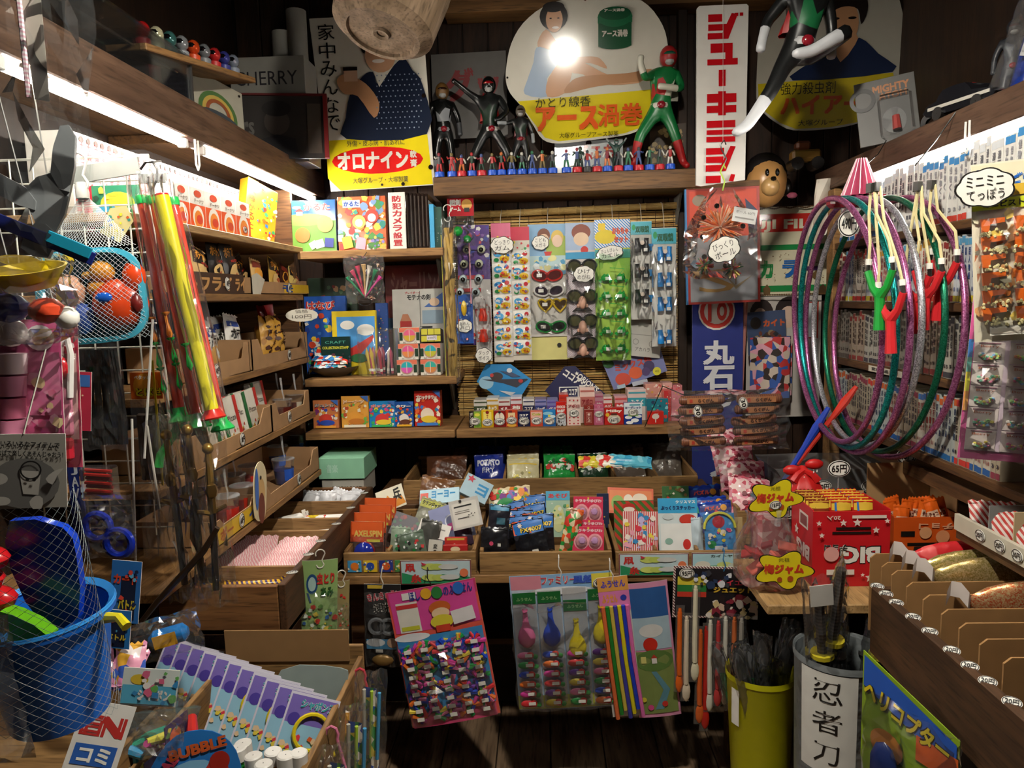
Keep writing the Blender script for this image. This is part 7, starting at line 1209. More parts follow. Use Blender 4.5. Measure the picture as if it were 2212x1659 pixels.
for r_ in range(6):
    m = MB()
    for k in range(30): m.ball((-w*.22+rg.uniform(-.02,.02)+(k % 2)*w*.46,-.008,h*(.11+.1*r_)+rg.uniform(-.006,.006)),.003,mt('#e8dca0',.3),6)
    q = m.build('pellets',o);q['kind'] = 'stuff'
cloud(o,['ミニミニ','てっぽう'],-w*.36,h*.86,-.02,.085,.06);filmbag(o,w*.95,h*.68,.03,seed=51,mat=BAGC,loc=(0,-.01,h*.06))
cx,z,w,h = rectY(2084,642,2240,995,1.47)
o = card('bead_card','rainbow edged pink card of pastel bead packets','toy card',w,h,mt('#d85a98',.35),[('r',-.47,.68,.06,.12,'#2a7ac8'),('r',-.47,.58,.06,.1,'#5ab0a0'),('r',-.47,.48,.06,.12,'#d8d03a'),('r',-.47,.36,.06,.12,'#e8a04a'),('r',.03,.52,.92,.93,'#dcc8d4'),('d',-.2,.93,.14,'#c88ab0'),('t','FUN',-.25,.985,.2,.02,'#6a4a8a',.02),('t','R',-.2,.93,.12,.05,W,.03)],(cx,1.47,z),(0,.05,-.3))
PB = [mt(c,.25) for c in ('#d87a9a','#e8d86a','#7ac8a8','#8ab8e0','#e8a07a','#f0e8dc','#a8d88a')]
for r_ in range(6):
    for c_ in range(2):
        x,zz = -w*.24+c_*w*.44,h*(.06+.135*r_);b = newobj('bead_packet',None,o,(x,-.003,zz));MB().b2((-w*.19,-.001,0),(w*.19,0,h*.128),mt('#dccfc8',.35)).build('packet_card',b);prt(MB(),[('t','Berry',0,.8,.6,.16,'#b8603a',.02),('r',0,.96,.7,.05,'#8a5a6a')],w*.38,h*.125).build('lettering',b,(0,-.0015,0),smooth=0);m = MB()
        for k in range(24): a = rg.uniform(math.pi,2*math.pi);r2 = rg.uniform(.45,1);m.ball((w*.13*r2*math.cos(a),-.004,h*.055+h*.035*r2*math.sin(a)),(.0042,.003,.0034),rg.choice(PB),6)
        q = m.build('beads',b);q['kind'] = 'stuff'
filmbag(o,w,h*.85,.02,seed=53,mat=BAGC,loc=(0,-.006,0))
# ================================================================== right corner counter
ZQ = .705
o = thing('corner_counter','wooden corner counter holding jars and chocolate boxes','counter');c0 = sx(1642,1.78,ZQ);CW = wood('#9a784c','#c09a66','y',9);MB().b2((c0,1.72,ZQ-.025),(XF-.006,2.04,ZQ),CW,.003).build('counter_board',o);MB().b2((.605,2.041,ZQ-.025),(XF-.006,2.6,ZQ),CW,.002).build('counter_board',o);MB().b2((.62,2.3,.02),(.64,2.5,ZQ-.026),DRKY).build('side_panel',o);MB().b2((.64,2.3,.02),(XF-.01,2.32,ZQ-.026),wood('#21150d','#2f1e12','x',8)).build('front_panel',o)
BG = film('#f0e8e8',.12,9,.06,.55)
# big red chocolate box
def openbox(label,b,Y,d,col,front,side,name,inner='#b08a5c',bk=1.05):
    cx,z,w,h = rectY(*b,Y);o = thing(name,label,'box',(cx,Y,ZQ+.0006));t = .003;h = sz(b[1],cx,Y)-ZQ;m = mt(col,.35);n = mt(inner,.8)
    MB().b2((-w/2,0,0),(w/2,t,h),m).build('front_panel',o);MB().b2((-w/2,t,0),(-w/2+t,d,h*1.02),m).build('side_panel',o);MB().b2((w/2-t,t,0),(w/2,d,h*1.02),m).build('side_panel',o);MB().b2((-w/2,d-t,0),(w/2,d,h*bk),n).build('back_panel',o);MB().b2((-w/2+t,t,0),(w/2-t,d-t,t),n).build('bottom_panel',o)
    prt(MB(),front,w,h).build('printed_front',o,smooth=0)
    if side: prt(MB(),side,d,h).build('printed_side',o,(-w/2,d/2,0),(0,0,-H90),smooth=0)
    return o,cx,w,h
PI = math.pi
o,cx,w,h = openbox('red open carton with upside-down lettering and white stars',(1755,1105,1922,1257),1.83,.16,'#c81e26',[('t','BIG',.12,.42,.54,.25,K,.075,PI),('t','BIG',.12,.42,.51,.22,W,.055,PI),('t','チョコ',-.2,.52,.3,.09,W,.1,PI),('t','チョコ',-.2,.52,.3,.09,K,.04,PI),('r',0,.72,.5,.03,K),('r',.02,.78,.45,.03,K),('r',.22,.93,.44,.04,'#e8d8c8'),('t','20入',-.24,.92,.18,.06,'#e8d8c8',.03,PI),('d',-.26,.44,.1,'#e8a8a0'),('r',-.14,.2,.36,.07,'#e8dcd0'),('r',-.18,.12,.2,.05,K),('o',-.2,.04,.06,.01,'#e8dcd0')]+[('k',x,z,r,5,'#e8d8cc') for x,z,r in ((.06,.86,.06),(-.12,.86,.05),(.3,.76,.05),(.44,.88,.04),(.24,.13,.07),(.4,.25,.04),(.14,.17,.03),(-.4,.7,.04),(-.44,.86,.04))],[('r',.1,.8,.4,.2,'#e0d4c8'),('r',.1,.8,.3,.14,'#8a4a48'),('t','BIG',.1,.4,.6,.2,'#e0c8c0',.06,PI),('k',-.2,.6,.1,5,'#e8d8cc')],'chocolate_carton')
for i in range(3):
    for k in range(5):
        x = -w*.36+i*w*.29;y = .03+k*.026
        pouch('chocolate_bar',f'gold topped chocolate bar, {ORD[k]} in the {["left", "middle", "right"][i]} file of the red carton','chocolate bar',w*.27,.115,.016,mt('#8a3a20' if i == 0 else '#c8281c',.25),[('r',0,.88,.98,.22,'#e0b83a'),('r',-.3,.5,.1,.9,'#2a6ab8'),('v','スーパー',-.02,.44,.36,.6,'#e8d83a',.08),('r',.32,.4,.28,.7,'#c8302a'),('d',.32,.55,.1,W)] if i else [('r',0,.9,.98,.16,'#e0b83a'),('e',0,.45,.34,.3,'#6a2a14')],(cx+x,1.83+y,ZQ+.1),(-.06,0,rg.uniform(-.04,.04)),'gold topped chocolate bars',seed=i*5+k)
o,cx,w,h = openbox('orange open cardboard carton of orange chocolate packs',(1930,1118,2080,1215),1.93,.17,'#d8581c',[('t','ヒモチョコ',.0,.3,.7,.13,K,.05,PI),('r',0,.5,.6,.06,K),('p',[(-.26,.12),(.2,.12),(.14,.46),(-.2,.46)],'#2a1c16'),('r',-.3,.7,.2,.1,K),('t','チョコ',.1,.84,.5,.12,'#e8a880',.05,PI),('d',.2,.64,.1,'#e89a6a'),('d',-.05,.72,.09,'#e8a878')],[('r',0,.5,.6,.6,'#e08a5a')],'chocolate_carton',bk=1.75);MB().b2((w/2-.003,.03,h),(w/2,.17,h*1.6),mt('#b08a5c',.8)).build('side_flap',o)
for k in range(11):
    x = cx-w*.36+(k % 6)*w*.145;y = 1.95+.03*(k//6)+.02*(k % 2)
    pouch('orange_pack',f'crumpled orange chocolate pack in the orange carton, {ORD[k]} of eleven','snack bag',.042,.1,.016,foil('#e0621c','#e88a4a',.25),[('r',0,.6,.7,.2,'#e8c8a8'),('t','チョコ',0,.6,.6,.12,'#6a2a14',.05),('e',0,.3,.3,.12,'#c8481c')],(x,y,ZQ+.07+.02*rg.random()),(-.15,rg.uniform(-.35,.35),rg.uniform(-.3,.3)),'orange packs',seed=k)
for px_,py_,t,Y in ((1812,1012,'65円',1.98),(1958,985,'40円',2.1)):
    p = at(px_,py_,Y=Y);o = thing('price_paddle',f'oval handwritten {t[:2]} yen price sign above the {"red" if t[0] == "6" else "orange"} carton','price sign',(p.x,Y,p.z));sticker(o,t,0,0,r=.03,ratio=.75);MB().tube([(0,.002,-.01),(0,.004,ZQ-p.z+.004)],.0016,film('#ffffff',.2,5),5).build('stick',o)
# plum jam jars with yellow flower labels
def flower(parent,x,y,z,s,price=None,rz=0):
    P = [(s*(1+.22*math.cos(5*t*2*PI/60+.6))*math.cos(t*2*PI/60)*1.15,s*.78*(1+.22*math.cos(5*t*2*PI/60+.6))*math.sin(t*2*PI/60)) for t in range(60)]
    m = MB().prism([(a*1.05,b*1.06) for a,b in P],0,-.001,K).prism(P,-.001,-.0016,'#e0cc1c');f = m.build('flower_label',parent,(x,y,z),(0,0,rz));prt(MB(),[('t','梅ジャム',0,.05,1.85,.5,'#c83a22',.07),('t','元祖',0,.5,.5,.2,'#3a2a1a',.02),('d',.3,-.42,.14,'#a84a1c'),('d',-.2,-.45,.12,'#a84a1c')],s,s).build('lettering',f,(0,-.002,0),smooth=0)
    if price: sticker(f,price,0,-s*.3,-.004,r=s*.3)
    return f
cx,z,w,h = rectY(1606,1092,1756,1252,1.77);o = thing('jam_jar','clear angled plastic jar of pink jam packs with flower label','jar',(cx,1.86,ZQ+.0006));r = w*.5
MB().lathe([(.001,.002),(r*.8,.002),(r,h*.12),(r,h*.5),(r*.6,h*.86),(r*.6,h*.98),(r*.66,h),(r*.58,h*1.01)],BG,6*3).build('jar_wall',o)
for k in range(14): a = k*2.4;q = r*.6*math.sqrt((k+.5)/14);MB().cbox((0,0,0),(.045,.03,.008),mt(['#c83a3a','#d86a5a','#b82a34'][k % 3],.25),.002).build('jam_packet',o,(q*math.cos(a),q*math.sin(a),.02+.006*k),(rg.uniform(-.6,.6),rg.uniform(-.6,.6),a))
flower(o,.015,-r-.004,h*.36,.052);MB().tube([(.01,-r*.62,h*.9),(.01,-r*.7,h*1.12)],.008,film('#ffffff',.3,6),6).build('clip',o);flower(o,.0,-r*.72,h*1.28,.052,'15円',.15)
cx,z,w,h = rectY(1640,1045,1722,1160,2.0);o = thing('candy_jar','square clear canister of pink candy marked 150 yen','jar',(cx,2.06,ZQ+.0006));r = w*.5;MB().cbox((0,0,.09),(w,w*.9,.18),BG,.012).build('jar_wall',o);MB().cbox((0,0,.065),(w*.9,w*.8,.12),confetti(['#c8787a','#d8a0a0','#b85a62','#e0c4c0'],60),.01).build('candy_fill',o)
lb = MB().b2((.0,-w*.46,.12),(w*.5,-w*.455,.175),'#c8c4b8').build('price_card',o);prt(MB(),[('t','150円',.28,.82,.42,.2,K,.05),('o',.28,.82,.24,.025,K)],w,.18).build('handwriting',lb,(0,-w*.4605,0),smooth=0)
cx,z,w,h = rectY(1700,1005,1765,1110,2.05);o = thing('cloth_top_jar','tall jar with red dotted cloth tied over its lid','jar',(cx,2.05,ZQ+.0006));MB().lathe([(.001,.002),(.04,.002),(.042,.2),(.036,.215)],BG,18).build('jar_wall',o);MB().lathe([(.001,.004),(.036,.004),(.037,.17),(.001,.175)],mt('#8a7a6a',.4),14).build('jar_fill',o)
RC = mt('#c01c1a',.4);MB().sheet(lambda i,j: ((.052-.04*j**1.5)*(1+.1*math.sin(i*50))*math.cos(i*6.283),(.052-.04*j**1.5)*(1+.1*math.sin(i*50))*math.sin(i*6.283),.195+.05*j+.006*math.sin(i*38)*(1-j)),32,5,RC).build('cloth_cover',o);MB().ball((0,0,.25),(.015,.015,.012),RC,10).build('cloth_knot',o)
for s in (-1,1): MB().ball((s*.03,-.006,.258+.008*s),(.026,.012,.015),RC,10).build('bow_loop',o);MB().tube([(0,-.01,.25),(s*.02,-.02,.24),(s*.034,-.024,.222)],[.007,.01,.012],RC,6).build('bow_tail',o)
for k in range(16): a = rg.uniform(0,6.28);MB().ball((.038*math.cos(a),.038*math.sin(a),rg.uniform(.235,.255)),.002,W,6).build('white_dot',o)
MB().lathe([(.0428,.17),(.0428,.2)],mt('#2a3a9a',.3),18).build('blue_band',o);pr = MB().b2((-.035,-.046,.12),(.03,-.045,.165),'#b8b4a8').build('price_card',o);prt(MB(),[('t','1ケース',0,.7,.8,.3,K,.03)],.06,.045).build('handwriting',pr,(0,-.0465,.12),smooth=0)
p = rectY(1690,960,1905,1060,2.3);o = thing('plastic_tub','large cloudy grey plastic tub at the corner counter back','tub',(p[0],2.36,ZQ+.0006));TB2 = film('#b8b8b8',.3,5,.15,.5);MB().cbox((0,0,.06),(.28,.22,.12),mt('#4a443e',.6),.02).build('tub_fill',o);MB().prism(smoothpoly([(-.16,0),(.16,0),(.175,.18),(.16,.2),(-.16,.2),(-.175,.18)],2),-.12,.12,TB2).build('tub_wall',o)
for x,t in ((-.05,'90円'),(.09,'100円')): sticker(o,t,x,.15,-.124,r=.026)
tr2 = tray('wooden tray of pink patterned bags by the banner',sx(1586,2.2,.8),sx(1672,2.2,.8),2.16,2.49,.7055,.1)
for i,(x,Y,zz,c) in enumerate(((1588,2.42,.9,0),(1600,2.34,.86,1),(1618,2.26,.83,0),(1622,2.2,.79,1))):
    pouch('pink_bag',f'pink bag with round flower pattern, {ORD[3-i]} from the tray front','snack bag',.125,.15,.05,confetti(['#d88a9a','#e8b8bc','#8a2a3a','#e8ccc8','#c85a6a'],75,.2),[('d',-.25+.17*(k % 4),.2+.2*(k//4),.06,'#7a2a38') for k in range(12)]+([('t','みみ',0,.3,.5,.2,'#b81c2a',.08)] if c else []),(sx(x,Y,zz),Y,zz-.04),(-.5,.1*(i-1),.1),'pink flower bags',seed=200+i)
# hanging bag of brown stick snacks
p = at(1572,972,Y=2.2);o = thing('stick_snack_bag','large clear bag of brown stick snacks marked 30 yen','snack bag',(p.x,2.2,p.z));bw_,bh = .35,sz(842,p.x,2.2)-p.z;filmbag(o,bw_,bh,.1,seed=61,mat=film('#ffffff',.07,34,.07,.9))
BR_ = stripes('#5a3424','#7a4c34',160,0,.35)
for r_ in range(5):
    for c_ in range(2):
        s = newobj('snack_stick',None,o,(-.075+.155*c_+rg.uniform(-.008,.008),-.012+.01*(r_ % 2),.03+.031*r_),(0,rg.uniform(-.05,.05)-.05,rg.uniform(-.06,.06)))
        MB().tube([(-.066,0,0),(-.06,0,0),(.06,0,0),(.066,0,0)],[.008,.0145,.0145,.008],BR_,10).build('stick_body',s);MB().b2((-.045,-.0155,-.0085),(.045,-.0145,.0085),mt('#a8724c',.3)).build('wrapper_label',s);prt(MB(),[('t','らくがん',.1,.5,.5,.7,'#3a1c12',.05),('r',-.38,.5,.1,.6,'#a83a2a')],.09,.017).build('lettering',s,(0,-.016,-.0085),smooth=0)
sticker(o,'30',-.1,bh*.7,-.055,r=.018,rz=1.4);sticker(o,'30',.03,bh*.82,-.055,r=.018,rz=1.3);MB().tube([(-.12,.02,bh*.9),(-.16,.2,bh*.95),(-.19,.41,.985-p.z)],.0016,K,5).build('hanging_cord',o)
# toy sword handles behind the hoops
for i,(a,b,c,lab) in enumerate((((1738,965),(1790,880),'#2a4ac0','blue toy sword poking up behind the hoops'),((1800,900),(1850,835),'#d83a2a','red toy stick poking up behind the hoops'))):
    p,q = at(*a,Y=2.3),at(*b,Y=2.3);tag(MB().tube([p-(q-p)*1.6,p,p.lerp(q,.5),q],[.008,.009,.014,.007],mt(c,.3),8).build('toy_sword'),lab,'toy sword')
# ================================================================== buckets on the floor
def bucket(label,cx,cy,r0,r1,h,mat,name,rim=None):
    o = thing(name,label,'bucket',(cx,cy,.001));MB().lathe([(.001,0),(r0,0),(r1,h),(r1*1.03,h+.004),(r1*1.03,h-.012),(r1*.98,h-.004),(r0*.97,.006),(.001,.006)],mat,36).build('bucket_wall',o);return o
p = at(1648,1659,Z=0.02);cxb = sx(1643,1.93,.4);o = yb = bucket('yellow plastic bucket of wrapped toy knives on the floor',cxb,1.93,.07,.09,.43,mt('#c8c414',.35),'yellow_bucket')
pr = MB().sheet(lambda i,j: (-.091*math.cos(.35+.3*i),-.091*math.sin(.35+.3*i),.3+.1*j),4,2,W).build('paper_tag',o)
for k in range(11):
    a = k*2.4;q = .07*math.sqrt((k+.5)/11);t = thing('wrapped_knife',f'grey toy knife in clear wrap, {ORD[k]} in the yellow bucket','toy knife',(cxb+q*math.cos(a)*.85,1.93+q*math.sin(a)*.85,.25+.03*(k % 3)),(rg.uniform(-.25,.2),rg.uniform(-.3,.3),rg.uniform(-.8,.8)),'wrapped toy knives')
    MB().tube([(0,0,0),(0,0,.1),(.002,0,.16)],[.011,.012,.01],mt('#3a3c3c' if k % 3 else '#2a6a3a',.35),8).build('sheath',t);MB().prism(smoothpoly([(-.014,.16),(.014,.16),(.017,.2),(.0,.235),(-.015,.2)],2),-.003,.003,mt('#7a7c7e',.3,.4)).build('blade',t);filmbag(t,.055,.2,.03,seed=k,mat=film('#ffffff',.08,45,.08,.85),loc=(0,0,.05))
cxg,cyg = sx(1812,1.67,.5),1.67;GM = foil('#7e8486','#6a7072',.45);o = bucket('tall grey metal bucket of toy ninja swords on the floor',cxg,cyg,.092,.1,.615,GM,'metal_bucket')
def wrap(i,j): a = -2.86+1.3*i;return ((.0972+.004*j)*math.cos(a),(.0972+.004*j)*math.sin(a),.36+.24*j)
pp = MB().sheet(wrap,12,4,mt('#dcdad2',.5)).build('paper_sign',o)
vs = MB()
q = MB();prt(q,[('t','忍',0,.82,.5,.22,K,.02),('t','者',0,.52,.5,.22,K,.02),('t','刀',0,.2,.44,.2,K,.02)],.13,.24)
ac = -2.2;m = MB().add([((.0984+.004*z/.24)*math.cos(ac+x/.1),(.0984+.004*z/.24)*math.sin(ac+x/.1),.36+z) for x,y,z in q.v],q.f,mt(K,.5)).build('brush_lettering',pp,smooth=0)
for k,(dx,dy,rx_,ry_,L) in enumerate(((-.03,-.02,.02,-.14,.5),(.0,.03,0,-.1,.46),(.06,.0,.0,.2,.45),(.075,.03,-.05,.26,.42),(-.06,.03,0,-.2,.55),(.04,.06,-.1,.05,.4))):
    t = thing('toy_ninja_sword',f'wrapped black toy ninja sword, {ORD[k]} in the metal bucket','toy sword',(cxg+dx*.7,cyg+dy*.7,.3),(rx_+.08,ry_*.8,.3*k),'ninja swords');MB().tube([(0,0,0),(0,0,L*.66)],[.013,.014],mt('#1c1a1a',.3),8).build('scabbard',t);MB().lathe([(.001,L*.66),(.026,L*.66),(.026,L*.68),(.001,L*.68)],mt('#c8b82a' if k % 2 == 0 else '#3a3836',.4),14).build('hand_guard',t);MB().tube([(0,0,L*.68),(0,0,L)],.011,stripes('#2a2422','#4a4440',120,2,.4),8).build('grip',t);filmbag(t,.075,L*.66,.03,seed=70+k,mat=film('#ffffff',.07,26,.08,.8),loc=(0,0,L*.4))
    if k in (0,3): MB().box((0,-.018,L*.98),(.05,.002,.05),[mt('#c8c4bc',.3),0,0,mt('#1c8a4a',.3)][k]).build('header_card',t)
# ================================================================== right divided drawer with cardboard partitions
RX0,RX1,RY0,RY1,RZ0,RZ1 = .70,1.22,.72,1.575,.66,.808
o = dr2 = thing('divided_drawer','dark wooden drawer with cardboard partitions and price ovals','drawer');DW2 = wood('#3c291a','#553a24','y',9)
MB().b2((RX0,RY0,RZ0),(RX0+.02,RY1,RZ1),DW2,.002).build('front_panel',o);MB().b2((RX1-.02,RY0,RZ0),(RX1,RY1,RZ1),DW2).build('back_panel',o);MB().b2((RX0+.02,RY1-.016,RZ0),(RX1-.02,RY1,RZ1),DW2).build('end_panel',o);MB().b2((RX0+.02,RY0,RZ0),(RX1-.02,RY1-.016,RZ0+.012),DW2).build('bottom',o)
MB().b2((RX0+.03,RY0,.05),(RX1-.02,RY1-.03,RZ0-.001),wood('#2a1c12','#3c2818','y',8)).build('base_cabinet',o)
for px_,py_ in ((1893,1271),(1912,1288),(1934,1306),(1970,1338),(2006,1372),(2053,1418),(2092,1452),(2130,1491),(2182,1537)):
    p = at(px_,py_,X=RX0+.01);M = Matrix.Translation((RX0+.012,p.y,RZ1+.001)) @ Matrix.Rotation(math.radians(-35),4,'Z') @ Matrix.Rotation(-H90+.5,4,'X');sticker(o,'20円',0,0,r=.014,M=M)
CBD = mt('#a07646',.8,0,.25);dv = [(1890,1218),(1915,1243),(1937,1268),(1970,1292),(2006,1315),(2046,1345),(2085,1394),(2130,1434),(2182,1470)]
for i,(px_,py_) in enumerate(dv):
    p = at(px_,py_+8,X=RX0+.045);zt = RZ1+.052;yy = sy(px_,RX0+.04,zt);w_ = .44
    b = MB().prism(smoothpoly([(0,0),(w_,0),(w_,zt-RZ0-.02),(.012,zt-RZ0-.02),(.0,zt-RZ0-.03)],1),-.002,.002,CBD).build('cardboard_partition',o,(RX0+.03,yy,RZ0+.014))
    if i == 7: prt(MB(),[('t','14/07',.66,.93,.14,.07,'#6a4a2a',.02),('r',.2,.93,.1,.04,'#8a6236')],w_,zt-RZ0).build('printed_date',b,(w_/2-.1,-.003,0),smooth=0)
    if i in (0,1,2,4):
        c = ['#c8242a','#a89a3a','#b89a4a',0,'#e05a2a'][i];m = MB().ball((0,0,0),(.16,.024,.05),glitter(c,'#f0d8a0') if i != 0 else foil(c,'#e05a5a',.4),20).build('net_fruit_bag',None,(RX0+.26,yy+.03-.055,zt-.02),(0,.06,0));tag(m,['red mesh wrapped toy bag','olive gold mesh toy bag','pale gold mesh toy bag','','orange mesh toy bag'][i]+' lying between the cardboard partitions','toy pack')
        MB().sheet(lambda a,b_: (-.2+.06*a,.01*math.sin(8*a),.03*b_-.01+.02*math.sin(5*a)),5,3,mt('#d8ccc4',.4)).build('paper_header',m)
# packs hanging off that drawer
p0,p1 = at(1898,1370,X=.69),at(2024,1430,X=.69);o = thing('helicopter_pack','yellow green helicopter toy pack hanging off right drawer','toy pack',(.635,1.27,.44),(0,0,-H90+.42));w,h = .2,.33
c_ = MB().prism(smoothpoly([(-.07,0),(.08,.0),(.1,.2),(.1,.26),(-.1,.33),(-.1,.12)],1),0,.002,mt('#8aa82a',.3)).build('backing_card',o);prt(MB(),[('p',[(-.48,.8),(.48,.6),(.48,.76),(-.48,.98)],'#2a5ab8'),('r',.3,.62,.4,.14,'#d8602a'),('t','ヘリコプター',-.02,.74,.9,.12,'#2a1c1c',.1,-.2),('t','ヘリコプター',-.02,.74,.9,.12,'#e0c82a',.04,-.2),('e',-.2,.52,.18,.09,'#d88a3a'),('f',0,.25,.7,.4,['#c83a2a','#2a7a3a','#d8c83a','#1c3a8a','#8a2a1c'],30,7)],w,h).build('printed_front',c_,(0,-.001,0),smooth=0);MB().ball((-.03,-.02,.14),(.03,.014,.05),mt('#1c2a5a',.3),10).build('toy_body',o);MB().ball((.04,-.018,.1),(.025,.012,.06),mt('#b82a1c',.3),10).build('toy_rotor',o);filmbag(o,w,h*.8,.05,seed=81,mat=BAGC)
o = thing('style_pack','mint header pack of small toys with cloud sign','toy pack',(.62,1.0,.50),(0,0,-H90+.45));c_ = MB().b2((-.13,0,.12),(.13,.002,.17),mt('#8ac0b8',.35)).build('header_card',o);prt(MB(),[('t','ニュースタイル',.1,.5,.74,.6,'#1c6a4a',.07)],.26,.05).build('lettering',c_,(0,-.001,.12),smooth=0);cloud(o,['オルペック','カー'],-.075,.15,-.006,.07,.055,.2);filmbag(o,.25,.2,.07,seed=83,mat=BAGC,loc=(0,0,-.07));shook(o,.06,.15,-.003,.05,'#2a7ab8')
for k in range(8): MB().ball((rg.uniform(-.09,.09),rg.uniform(-.015,.015),rg.uniform(-.05,.09)),rg.uniform(.014,.024),mt(['#8a6a9a','#c8c4bc','#7a3a5a','#5a5a60'][k % 4],.2),10).build('small_toy',o)
# right rack with sample trays
o = thing('candy_rack','sloping wooden side rack with white trays marked with prices','rack');za = sz(1150,.98,1.5);MB().b2((.90,1.15,.90),(.998,1.62,.92),DRKY).build('rack_board',o);MB().b2((.895,1.15,.92),(.905,1.62,.955),mt('#c8c0ac',.5)).build('front_lip',o)
for px_ in (2118,2160,2198): p = at(px_,1165+(px_-2118)*.62,X=.894);sticker(o,'30円',0,0,r=.017,M=Matrix.Translation((.893,p.y,.938)) @ Matrix.Rotation(-H90,4,'Z'))
for k in range(5): MB().b2((.91,1.2+.08*k,.921),(.995,1.203+.08*k,1.0+.01*(k % 2)),mt(['#8a8a88','#c8b088'][k % 2],.6)).build('partition',o)
for k in range(4): pouch('striped_pack',f'red and white striped candy pack on side rack, {ORD[k]} from the far end','sachet',.09,.07,.015,stripes('#d8ccc4','#b83a34',90,0,.35,.5,.6),(),(.95,1.57-.08*k,.924),(-.4,0,-.3),'striped packs on the side rack',seed=k)
o = thing('wire_stand','white wire stand with a stack of striped boxes','wire rack',(0,0,0));WR = mt('#d8d8d4',.3);q0,q1 = (.86,1.24,1.03),(1.1,1.24,1.03)
for pts in ([(.86,1.3,1.03),(.9,1.3,1.2)],[(.86,1.1,1.03),(.9,1.1,1.2)],[(.86,1.3,1.03),(.86,1.05,1.03)],[(.9,1.3,1.2),(.9,1.05,1.2)],[(.86,1.3,1.03),(1.15,1.3,1.03)],[(.86,1.3,.99),(.86,1.05,.99)],[(.86,1.3,.99),(.86,1.3,1.03)],[(.86,1.2,.99),(.86,1.2,1.03)]): MB().tube(pts,.0028,WR,6).build('wire',o)
carton('striped_box','blue and pink striped box lying on the wire stand','box',.22,.03,.2,stripes('#3a4a9a','#c86a8a',60,0,.35),loc=(.985,1.19,1.034));carton('green_box','flat green brown box on the upper wire stand','box',.2,.02,.2,mt('#6a7a4a',.4),loc=(1.01,1.18,1.204))
# ================================================================== toys hanging at the left shelf end
def pos(px,py,Y): return at(px,py,Y=Y)
def net(parent,fn,nu,nv,r=.0005,mat=None,name='net',loc=(0,0,0)):
    """diamond netting over a surface fn(u,v)"""
    m = MB();mat = mat or mt('#b4c0c4',.5)
    for s in (-1,1):
        for k in range(-nv,nu+nv+1):
            pts = []
            for j in range(nv*2+1):
                u = (k+s*j*.5)/nu;v = j/(nv*2)
                if -1e-6 <= u <= 1+1e-6: pts.append(fn(u,v))
            if len(pts) > 1: m.tube(pts,r,mat,3,caps=False)
    o = m.build(name,parent,loc,smooth=0);o['kind'] = 'stuff';return o
# bath toys in a net
c = pos(212,640,1.40);o = thing('bath_toy_net','netted light blue tray of rubber bath toys on a white hook','toy pack',c,(0,-.06,.12));TB3 = mt('#4ab4d0',.3);w,h = .198,.178
rr = [(w/2*math.copysign(abs(math.cos(t*PI/20))**.55,math.cos(t*PI/20)),h/2*math.copysign(abs(math.sin(t*PI/20))**.55,math.sin(t*PI/20))) for t in range(40)]
m = MB();n = 40
for (s0,y0),(s1,y1) in (((1.0,-.03),(.9,-.032)),((.9,-.032),(.84,.03)),((1.0,-.03),(.99,-.018))):
    m.add([(x*s0,y0,z*s0) for x,z in rr]+[(x*s1,y1,z*s1) for x,z in rr],[(i,(i+1) % n,(i+1) % n+n,i+n) for i in range(n)],TB3)
m.add([(x*.84,.03,z*.84) for x,z in rr],[tuple(range(n))],mt('#3a98b0',.4));m.build('tray',o)
OR,DLL = mt('#e0481c',.25),mt('#e0a888',.4)
MB().ball((.045,-.012,-.02),(.052,.035,.05),OR,16).build('orange_submarine',o);MB().ball((.08,-.02,.03),(.022,.02,.03),OR,10).build('submarine_fin',o);MB().ball((.03,-.045,-.005),(.016,.006,.01),mt('#1c5ac0',.15),12).build('blue_window',o);MB().ball((.082,-.03,-.02),(.012,.014,.02),mt('#6a1c18',.3),10).build('porthole',o)
MB().ball((.02,-.012,.045),(.024,.02,.022),mt('#e89a2a',.3),12).build('duck_head',o);MB().ball((-.005,-.015,.04),(.014,.01,.008),mt('#e8a83a',.3),8).build('duck_beak',o);MB().ball((.01,-.005,.015),(.026,.02,.02),mt('#e89a2a',.3),12).build('duck_body',o)
MB().ball((-.05,-.01,.012),(.034,.03,.034),DLL,14).build('doll_head',o);MB().ball((-.056,-.038,.016),(.004,.003,.005),K,6).build('doll_eye',o);MB().ball((-.03,-.012,-.04),(.028,.022,.03),mt('#2a4a9a',.5),12).build('doll_suit',o);MB().tube([(-.03,-.03,-.025),(-.06,-.035,-.035),(-.075,-.035,-.03)],.01,DLL,8).build('doll_arm',o);MB().tube([(-.04,-.02,-.062),(-.06,-.03,-.068),(-.082,-.03,-.06)],.011,DLL,8).build('doll_leg',o)
net(o,lambda u,v: ((u-.5)*w*.96*(1-.0*v),-.05+.06*((u-.5)**2+(v-.5)**2),(v-.5)*h*.96),20,18,.00038)
net(o,lambda u,v: ((u-.5)*(w*.86*(1-v)+.012),-.02*(1-v)+.01*math.sin(v*3),h/2+v*.1),26,12,.0004,mt('#d8dcd8',.5),'gathered_net')
MB().lathe([(.011,0),(.012,.012),(.009,.03),(.001,.03)],mt('#e0dcd4',.3),12,Matrix.Translation((0,0,h/2+.095))).build('white_clip',o);shook(o,.0,h/2+.12,0,.06,'#e4e0d8','white_hook',.0028)
tg = MB().prism([(-.02,-.03),(.02,-.03),(.024,.02),(0,.04),(-.024,.02)],0,.001,'#d8c88a').build('paper_tag',o,(.05,.01,h/2+.045),(0,.6,0));prt(MB(),[('f',0,0,.8,1,['#3a8a7a','#d8602a','#e8d83a','#4a7ac0'],16,3)],.05,.06).build('printed_face',tg,smooth=0)
